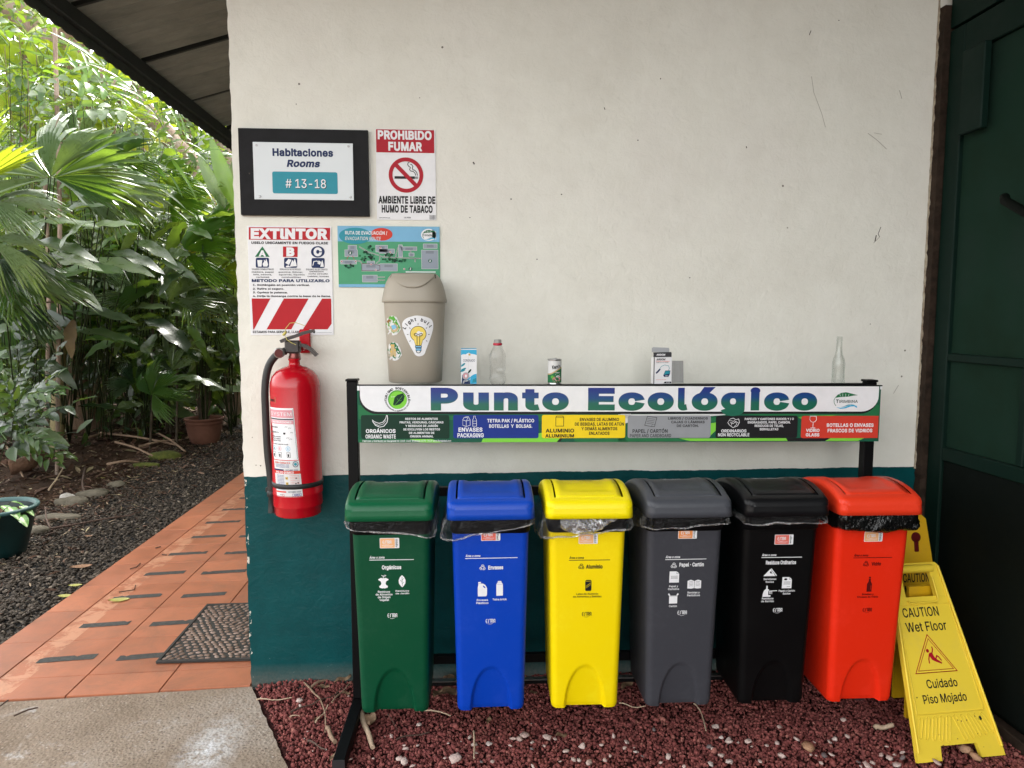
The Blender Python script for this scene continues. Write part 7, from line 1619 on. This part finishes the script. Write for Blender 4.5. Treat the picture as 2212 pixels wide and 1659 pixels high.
LAB_B = ['broad-leaved plant with dark drooping leaves at the far left, waist high', 'broad-leaved plant in deep shade right of the brown trunk', 'broad-leaved plant with glossy leaves left of the feather palm', 'broad-leaved plant with wide leaves behind the central fan palm', 'broad-leaved plant with leaves crossing before the leaning trunk', 'broad-leaved plant near the wall corner at eye height', 'low broad-leaved plant behind the soil in the centre']
for i, (x, y) in enumerate(((70, 730), (240, 690), (350, 660), (300, 640), (340, 500), (470, 600), (290, 830))):
    Yb = 4.9+.4*i if i != 0 else 4.2; L5 = []
    for _ in range(7):
        x0 = x+random.uniform(-60, 60); y0 = y+random.uniform(-60, 60); dx = random.choice((-1, 1))*random.uniform(50, 110); L5.append((x0, y0, x0+dx, y0+random.uniform(-15, 55), Yb+random.uniform(-.4, .4), random.randrange(3), random.choice(['mid', 'dark', 'silver', 'mid']), random.uniform(.3, 1.0)))
    blades(LAB_B[i], (x, 905), L5, group=G_B)
# potted palms
r_ = empty('potted_palm', tpot.location+Vector((0, 0, .27)), 0, 'young feather palm growing out of the terracotta pot', 'palm'); b = r_.location.copy()
for i, (hx, hy, phi, aw, s_, k) in enumerate(((443, 720, 25, -.1, .85, 1), (452, 700, 55, .1, .8, 0), (436, 715, 150, -.2, .8, 1), (446, 740, 10, -.3, .7, 0), (430, 745, 170, 0, .75, 1), (440, 690, 100, .2, .8, 2), (455, 745, -5, .2, .6, 1))):
    h = at(hx, hy, 5.87); stem(r_, b, b+Vector((.03*math.cos(i*2), .03*math.sin(i*2), 0)), h, .014, sag=0); put_leaf(r_, b, 'frond', FRONDS[k], 'mid' if i % 2 else 'silver', h, imgdir(phi, aw), Vector((0, -.3, 1)), s_)
for i in range(7): a_ = i*.9; stem(r_, b, b+Vector((.05*math.cos(a_), .05*math.sin(a_), -.01)), b+Vector((.09*math.cos(a_), .09*math.sin(a_), .35+.05*i)), .009, M_stemd, sag=0)
r_ = empty('trailing_plant', gpot.location+Vector((0, 0, .27)), 0, 'small variegated plant with pointed leaves trailing over the green pot rim', 'plant'); b = r_.location.copy()
M_var, n_, b_, o_ = mk('variegated_leaf'); co = ncoord(n_, 'Object'); sp = n_.nodes.new('ShaderNodeSeparateXYZ'); n_.links.new(co, sp.inputs[0])
n_.links.new(nramp(n_, nmath(n_, 'ABSOLUTE', sp.outputs[1]), [(0, (.40, .48, .28)), (.03, (.30, .42, .18)), (.07, (.07, .20, .02)), (.2, (.05, .15, .015))]), b_.inputs['Base Color']); b_.inputs['Roughness'].default_value = .4
ov = OVATE[0].copy(); ov.materials.clear(); ov.materials.append(M_var)
for i, (ax, ay, az, s_, yw) in enumerate(((.05, -.02, .06, .12, -.3), (.14, -.10, .07, .13, -.5), (.10, -.16, .05, .13, -1.2), (-.02, -.14, .06, .12, -1.6), (.17, -.04, .06, .12, -.1), (.02, -.20, .02, .13, -1.3), (.12, -.21, -.02, .13, -1.3), (.05, .08, .06, .11, .6), (-.08, -.05, .07, .12, 2.6), (.20, -.10, .02, .12, -.6), (.08, -.24, -.10, .09, -1.4), (-.12, -.16, .04, .12, -2.2))):
    q = b+Vector((ax, ay, az)); stem(r_, b, b+Vector((ax*.4, ay*.4, 0)), q, .004, sag=.2); o = link('leaf', ov, None, r_); o.matrix_local = Matrix.Translation(q-b) @ basis(Vector((math.cos(yw), math.sin(yw), -.35)), Vector((0, 0, 1))).to_4x4() @ Matrix.Diagonal((s_*.95, s_*1.1, s_*.95, 1))
# sprays of narrow and oval leaves in the bright upper part
def bush(name, label, cat, base, tips, meshes, cols, s, ns=3, cane=None, r=.004, group=None, face=.7):
    r_, b = plant(name, label, cat, *base, group)
    for (tx, ty, Y_) in tips:
        t = at(tx, ty, Y_); st_ = stem(r_, b, b+Vector((random.uniform(-.15, .15), random.uniform(-.1, .1), 0)), t, r, cane, sag=.02)
        for q in range(ns+3):
            f = 1-q*.09; p = b.lerp(t, f)+Vector((0, 0, .08*(1-f))); phi = random.uniform(-25, 205); put_leaf(r_, b, 'leaf_spray', random.choice(meshes), random.choice(cols), p, imgdir(phi, random.uniform(-.8, .5)), Vector((random.uniform(-.3, .3), -face*random.uniform(.2, 1.4), 1)), s*random.uniform(.75, 1.25))
T = lambda xs, ys, Y_: [(x, y, Y_+random.uniform(-.5, .5)) for x, y in zip(xs, ys)]
bush('bamboo_clump', 'bamboo-like clump with narrow yellow-green leaves below the eave', 'bamboo', (200, 930), T((110, 150, 190, 230, 270, 300, 250, 330, 360), (60, 95, 120, 150, 190, 230, 250, 270, 300), 5.2), SPR_N, ['lime', 'bright', 'silver'], .7, 6, M_cane, .007)
bush('bamboo_clump', 'second bamboo-like clump with pale canes at the upper left', 'bamboo', (90, 930), T((10, 40, 75, 60, 120, 20, 90), (100, 60, 40, 150, 170, 190, 220), 4.6), SPR_N, ['lime', 'bright', 'silver'], .8, 5, M_cane, .007)
bush('leafy_shrub', 'tall shrub with bright oval leaves under the roof edge', 'shrub', (230, 940), T((150, 200, 230, 180, 130, 100, 240), (170, 200, 240, 240, 130, 90, 290), 4.2), SPR_O, ['bright', 'silver', 'bright', 'silver'], .46, 5)
bush('leafy_shrub', 'shrub with glossy leaves tinted for sky glare below the eave, right part', 'shrub', (330, 940), T((260, 300, 340, 370, 310, 280, 390), (210, 230, 260, 300, 290, 330, 330), 4.9), SPR_O, ['silver', 'silver', 'mid', 'lime'], .44, 5)
bush('leafy_shrub', 'shrub with yellowing leaves half way up the green wall of plants', 'shrub', (300, 950), T((240, 265, 300, 250), (235, 255, 280, 275), 5.3), SPR_O, ['yellow', 'lime', 'bright'], .4, 3)
bush('leafy_shrub', 'oval-leaved shrub filling the top left corner', 'shrub', (40, 940), T((20, 50, 80, 10, 60, 95), (90, 110, 140, 160, 190, 120), 4.0), SPR_O, ['bright', 'silver', 'mid'], .46, 5)
bush('leafy_shrub', 'small yellow-flowering shrub near the wall corner', 'shrub', (440, 930), T((420, 440, 470, 490, 400), (400, 440, 430, 450, 470), 5.4), SPR_O, ['bright', 'lime', 'yellow'], .36, 3)
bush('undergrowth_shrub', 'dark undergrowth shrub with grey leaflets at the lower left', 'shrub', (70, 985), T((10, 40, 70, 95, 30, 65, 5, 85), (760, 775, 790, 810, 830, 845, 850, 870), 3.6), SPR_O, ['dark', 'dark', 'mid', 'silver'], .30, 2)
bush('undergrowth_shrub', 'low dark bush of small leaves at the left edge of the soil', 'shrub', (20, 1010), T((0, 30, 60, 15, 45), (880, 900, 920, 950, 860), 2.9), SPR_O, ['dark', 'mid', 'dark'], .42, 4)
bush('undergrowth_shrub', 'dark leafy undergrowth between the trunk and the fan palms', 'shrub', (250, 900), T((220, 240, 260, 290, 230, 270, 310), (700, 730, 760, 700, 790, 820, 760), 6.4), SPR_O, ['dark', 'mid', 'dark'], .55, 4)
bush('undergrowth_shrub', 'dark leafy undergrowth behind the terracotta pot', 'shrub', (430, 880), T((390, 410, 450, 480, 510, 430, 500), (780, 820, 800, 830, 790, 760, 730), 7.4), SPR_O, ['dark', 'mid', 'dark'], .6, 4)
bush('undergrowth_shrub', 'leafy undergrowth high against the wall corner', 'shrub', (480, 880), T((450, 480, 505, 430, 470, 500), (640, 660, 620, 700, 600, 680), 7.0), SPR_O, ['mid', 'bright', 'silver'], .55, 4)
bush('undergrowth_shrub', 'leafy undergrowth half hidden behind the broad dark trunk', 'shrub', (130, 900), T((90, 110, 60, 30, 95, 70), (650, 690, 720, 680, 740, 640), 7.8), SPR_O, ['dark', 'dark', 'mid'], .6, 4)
# thin dark stems among the plants
for i in range(6):
    x = 215+random.uniform(0, 190); Y_ = random.uniform(5.4, 7.5); p = at(x, 925, Y_); p.z = gz(p.x, p.y); q = at(x+random.uniform(-25, 25), random.uniform(480, 640), Y_+random.uniform(-.4, .4)); mb = MB(); mb.tube([Vector((0, 0, 0)), (q-p)*.5+Vector((random.uniform(-.06, .06), 0, 0)), q-p], .014, 6)
    tag(mb.build('bare_stem', M_stemd, None, p), 'thin bare dark stem standing in the undergrowth', 'plant stem', 'bare stems among the undergrowth')

# ================================================================ trees
M_bark, n_, b_, o_ = mk('bark'); co = ncoord(n_, 'Object', (1, 1, .18)); f = nnoise(n_, co, 14, 7, .75)
n_.links.new(nramp(n_, f, [(.3, (.06, .035, .022)), (.5, (.20, .125, .08)), (.72, (.36, .26, .19))]), b_.inputs['Base Color']); b_.inputs['Roughness'].default_value = .9; nbump(n_, f, 1, .05, b_)
M_barkp, n_, b_, o_ = mk('pale_bark'); co = ncoord(n_, 'Object', (1, 1, .3)); f = nnoise(n_, co, 9, 7, .75)
n_.links.new(nramp(n_, f, [(.3, (.12, .07, .05)), (.5, (.32, .23, .18)), (.72, (.50, .42, .37))]), b_.inputs['Base Color']); b_.inputs['Roughness'].default_value = .85; nbump(n_, f, .8, .03, b_)
M_pole = simple('slender_trunk', (.18, .14, .06), .7, col2=(.34, .28, .14), ns=8, bump=(20, .4, .01))
CRB = BV_[id(OVATE[0])]
def crown(parent, b, c, rad, n, col, s=.3, seed=0):
    rg = np.random.default_rng(seed); d = rg.normal(size=(n, 3)); d /= np.linalg.norm(d, axis=1)[:, None]; r = rg.uniform(.35, 1, n)**.5
    lump = 1+.35*np.sin(d[:, 0]*4+seed)*np.cos(d[:, 1]*5); pos = np.array(c-b)+d*(r*lump)[:, None]*np.array(rad); sc = rg.uniform(.6, 1.3, n)*s
    V0, F0 = CRB; me = scatter('crown', V0, np.array(F0), pos, rotm(n), np.stack([sc]*3, -1)); me.materials.append(MG[col]); return link('crown', me, None, parent)
def tree(label, pts, r0, r1, m, cr=None, name='tree', flare=0, n=14):
    b = pts[0].copy(); b.z = gz(b.x, b.y)-.05; r_ = empty(name, b, 0, label, 'tree'); P_ = [b]+pts[1:]; sm = []
    for i in range(len(P_)-1):
        p0, p1, p2, p3 = P_[max(i-1, 0)], P_[i], P_[i+1], P_[min(i+2, len(P_)-1)]; sm += list(interpolate_bezier(p1, p1+(p2-p0)/6, p2-(p3-p1)/6, p2, 8))[:-1]
    sm.append(P_[-1]); k = len(sm); mb = MB(); mb.tube([p-b for p in sm], r0, n, rs=[(r0+(r1-r0)*i/k)*(1+flare*max(0, 1-i/3))*(1+.05*math.sin(i*2.3)) for i in range(k)]); mb.build('trunk', m, r_, fix=False)
    if cr: crown(r_, b, *cr)
    return r_
tree('thick dark brown trunk standing in the shaded soil at the left', [at(176, 925, Z=0), at(170, 700, 6.9), at(165, 480, 6.9), at(160, 200, 7.0), at(150, -200, 7.2)], .24, .17, M_bark, (at(150, -300, 7.4), (1.6, 1.5, .8), 260, 'mid', .35, 1), flare=.25)
tree('slender pale olive trunk in front of the dark one', [at(122, 965, Z=0), at(128, 800, 5.6), at(135, 600, 5.6), at(142, 420, 5.7), at(150, 200, 5.8)], .075, .045, M_pole, (at(150, 180, 5.8), (.8, .8, .6), 90, 'lime', .3, 2))
tree('leaning pale tree trunk slanting from the upper left to the right', [at(500, 560, 7.6), at(447, 443, 7.5), at(364, 297, 7.4), at(250, 190, 7.3), at(109, 92, 7.2), at(7, -5, 7.1), at(-80, -90, 7.0)], .11, .16, M_barkp, None)
tree('pale vertical tree trunk right beside the wall corner', [at(490, 860, 9.0), at(484, 600, 9.0), at(486, 420, 9.0), at(482, 250, 9.0), at(478, 0, 9.1)], .17, .14, M_barkp, (at(470, -200, 9.4), (1.4, 1.4, .8), 200, 'bright', .35, 3))
for i, (x, y, Y_, r, lb) in enumerate(((300, 880, 9.6, .10, 'thin grey trunk far back in the centre of the forest'), (60, 900, 9.2, .12, 'grey trunk far back at the left of the forest'), (235, 880, 11.5, .16, 'distant dark trunk just right of the thick brown trunk'), (400, 870, 11.0, .13, 'distant dark trunk behind the young feather palm'))):
    p = at(x, y, Y_); p.z = 0; tree(lb, [p, at(x+8, 500, Y_), at(x-4, 200, Y_), at(x, -150, Y_)], r, r*.7, M_bark if i else M_barkp)
# slim pale saplings in the bright part
for px_, a0, a1, Y_, lb in ((118, 60, 300, 4.4, 'slim pale sapling stem upright in the bright foliage, left'), (95, 330, 180, 4.7, 'slim pale sapling stem leaning left in the bright foliage')):
    p = at(px_, 940, Y_); p.z = gz(p.x, p.y); q = at(px_, a0, Y_); mb = MB(); mb.tube([Vector((0, 0, 0)), (q-p)*.6+Vector((.04, 0, 0)), q-p], .02, 7); tag(mb.build('sapling_stem', M_barkp, None, p), lb, 'sapling')

# ================================================================ dense forest behind
def mass(name, n, Y0, Y1, zmax, cols, label, seed, smin=.09, smax=.26, zmin=0, wx=(0, 0)):
    rg = np.random.default_rng(seed); y = rg.uniform(Y0, Y1, n); u = rg.uniform(-.06, 1.12, n); xl = .87-.70*(y+2.88); xr = .87-.24*(y+2.88); x = xl+(xr-xl)*u; z = zmin+rg.uniform(0, 1, n)**.9*(zmax-zmin)
    k = (np.sin(x*2.1+z*1.3+seed)+np.cos(y*1.7-z*2.1)+rg.normal(0, .7, n)) > -.9; x, y, z = x[k], y[k], z[k]; n = len(x); s = rg.uniform(smin, smax, n)
    V0, F0 = CRB; me = scatter(name, V0, np.array(F0), np.stack([x, y, z], -1), rotm(n, 1.1), np.stack([s, s*rg.uniform(.6, 1.2, n), s], -1))
    for c in cols: me.materials.append(MG[c])
    mi = np.repeat(np.floor(rg.uniform(0, len(cols), n)).astype(np.int32), len(F0)); me.polygons.foreach_set('material_index', mi); return tag(link(name, me), label, name.replace('_', ' '), kind='stuff')
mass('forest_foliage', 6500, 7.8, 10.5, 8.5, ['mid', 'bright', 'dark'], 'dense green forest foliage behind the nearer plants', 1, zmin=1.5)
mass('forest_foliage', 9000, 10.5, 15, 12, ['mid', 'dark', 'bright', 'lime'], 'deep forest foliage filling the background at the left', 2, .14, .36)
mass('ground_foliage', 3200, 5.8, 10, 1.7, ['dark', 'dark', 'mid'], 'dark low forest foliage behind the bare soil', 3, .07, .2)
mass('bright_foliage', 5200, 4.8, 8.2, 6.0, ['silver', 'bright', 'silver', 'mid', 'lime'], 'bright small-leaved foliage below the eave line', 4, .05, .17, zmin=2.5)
rg = np.random.default_rng(77); V0, F0 = BV_[id(BLADES[0])]; n = 900; y = rg.uniform(6.4, 9.5, n); u = rg.uniform(0, 1, n); xl = .87-.68*(y+2.88); xr = .87-.26*(y+2.88); z = rg.uniform(.3, 3.4, n); s_ = rg.uniform(.25, .6, n)
me = scatter('broad_foliage', V0, np.array(F0), np.stack([xl+(xr-xl)*u, y, z], -1), rotm(n, .9), np.stack([s_]*3, -1))
for c in ('mid', 'dark', 'silver'): me.materials.append(MG[c])
me.polygons.foreach_set('material_index', np.repeat(rg.integers(0, 3, n), len(F0)).astype(np.int32)); tag(link('broad_foliage', me), 'mass of broad dark leaves behind the fan palms', 'foliage', kind='stuff')
n = 620; y = rg.uniform(4.7, 6.5, n); u = rg.uniform(0, 1, n); xl = .87-.66*(y+2.88); xr = .87-.29*(y+2.88); x = xl+(xr-xl)*u; z = rg.uniform(.35, 2.5, n); s_ = rg.uniform(.2, .5, n)
slope = (.87-x)/(y+2.88); k = ~(((slope > .47) & (slope < .555) & (z < 1.75)) | ((z < .8) & (slope < .45))); x, y, z, s_ = x[k], y[k], z[k], s_[k]; n = len(x)
me = scatter('broad_foliage', V0, np.array(F0), np.stack([x, y, z], -1), rotm(n, .8), np.stack([s_]*3, -1))
for c in ('mid', 'dark', 'silver', 'dark'): me.materials.append(MG[c])
me.polygons.foreach_set('material_index', np.repeat(rg.integers(0, 4, n), len(F0)).astype(np.int32)); tag(link('broad_foliage', me), 'tangle of broad leaves among the fan palm stalks', 'foliage', kind='stuff')
# added dark bank: forest shade in its colour, hides sky between the leaves
xs2 = np.linspace(-40, 12, 40); ys2 = np.linspace(14, 40, 16); X, Y = np.meshgrid(xs2, ys2); Z2 = np.clip((Y-15)*.75, -.3, 9)+.5*np.sin(X*.7)*np.cos(Y*.5)
ii = (np.arange(15)[:, None]*40+np.arange(39)[None]).ravel()
tag(link('shade_bank', npmesh('shade_bank', np.stack([X, Y, Z2], -1).reshape(-1, 3), np.stack([ii, ii+1, ii+41, ii+40], -1), True), simple('forest_shade_bank', (.010, .022, .008), .95, col2=(.02, .04, .012), ns=2)), kind='structure')
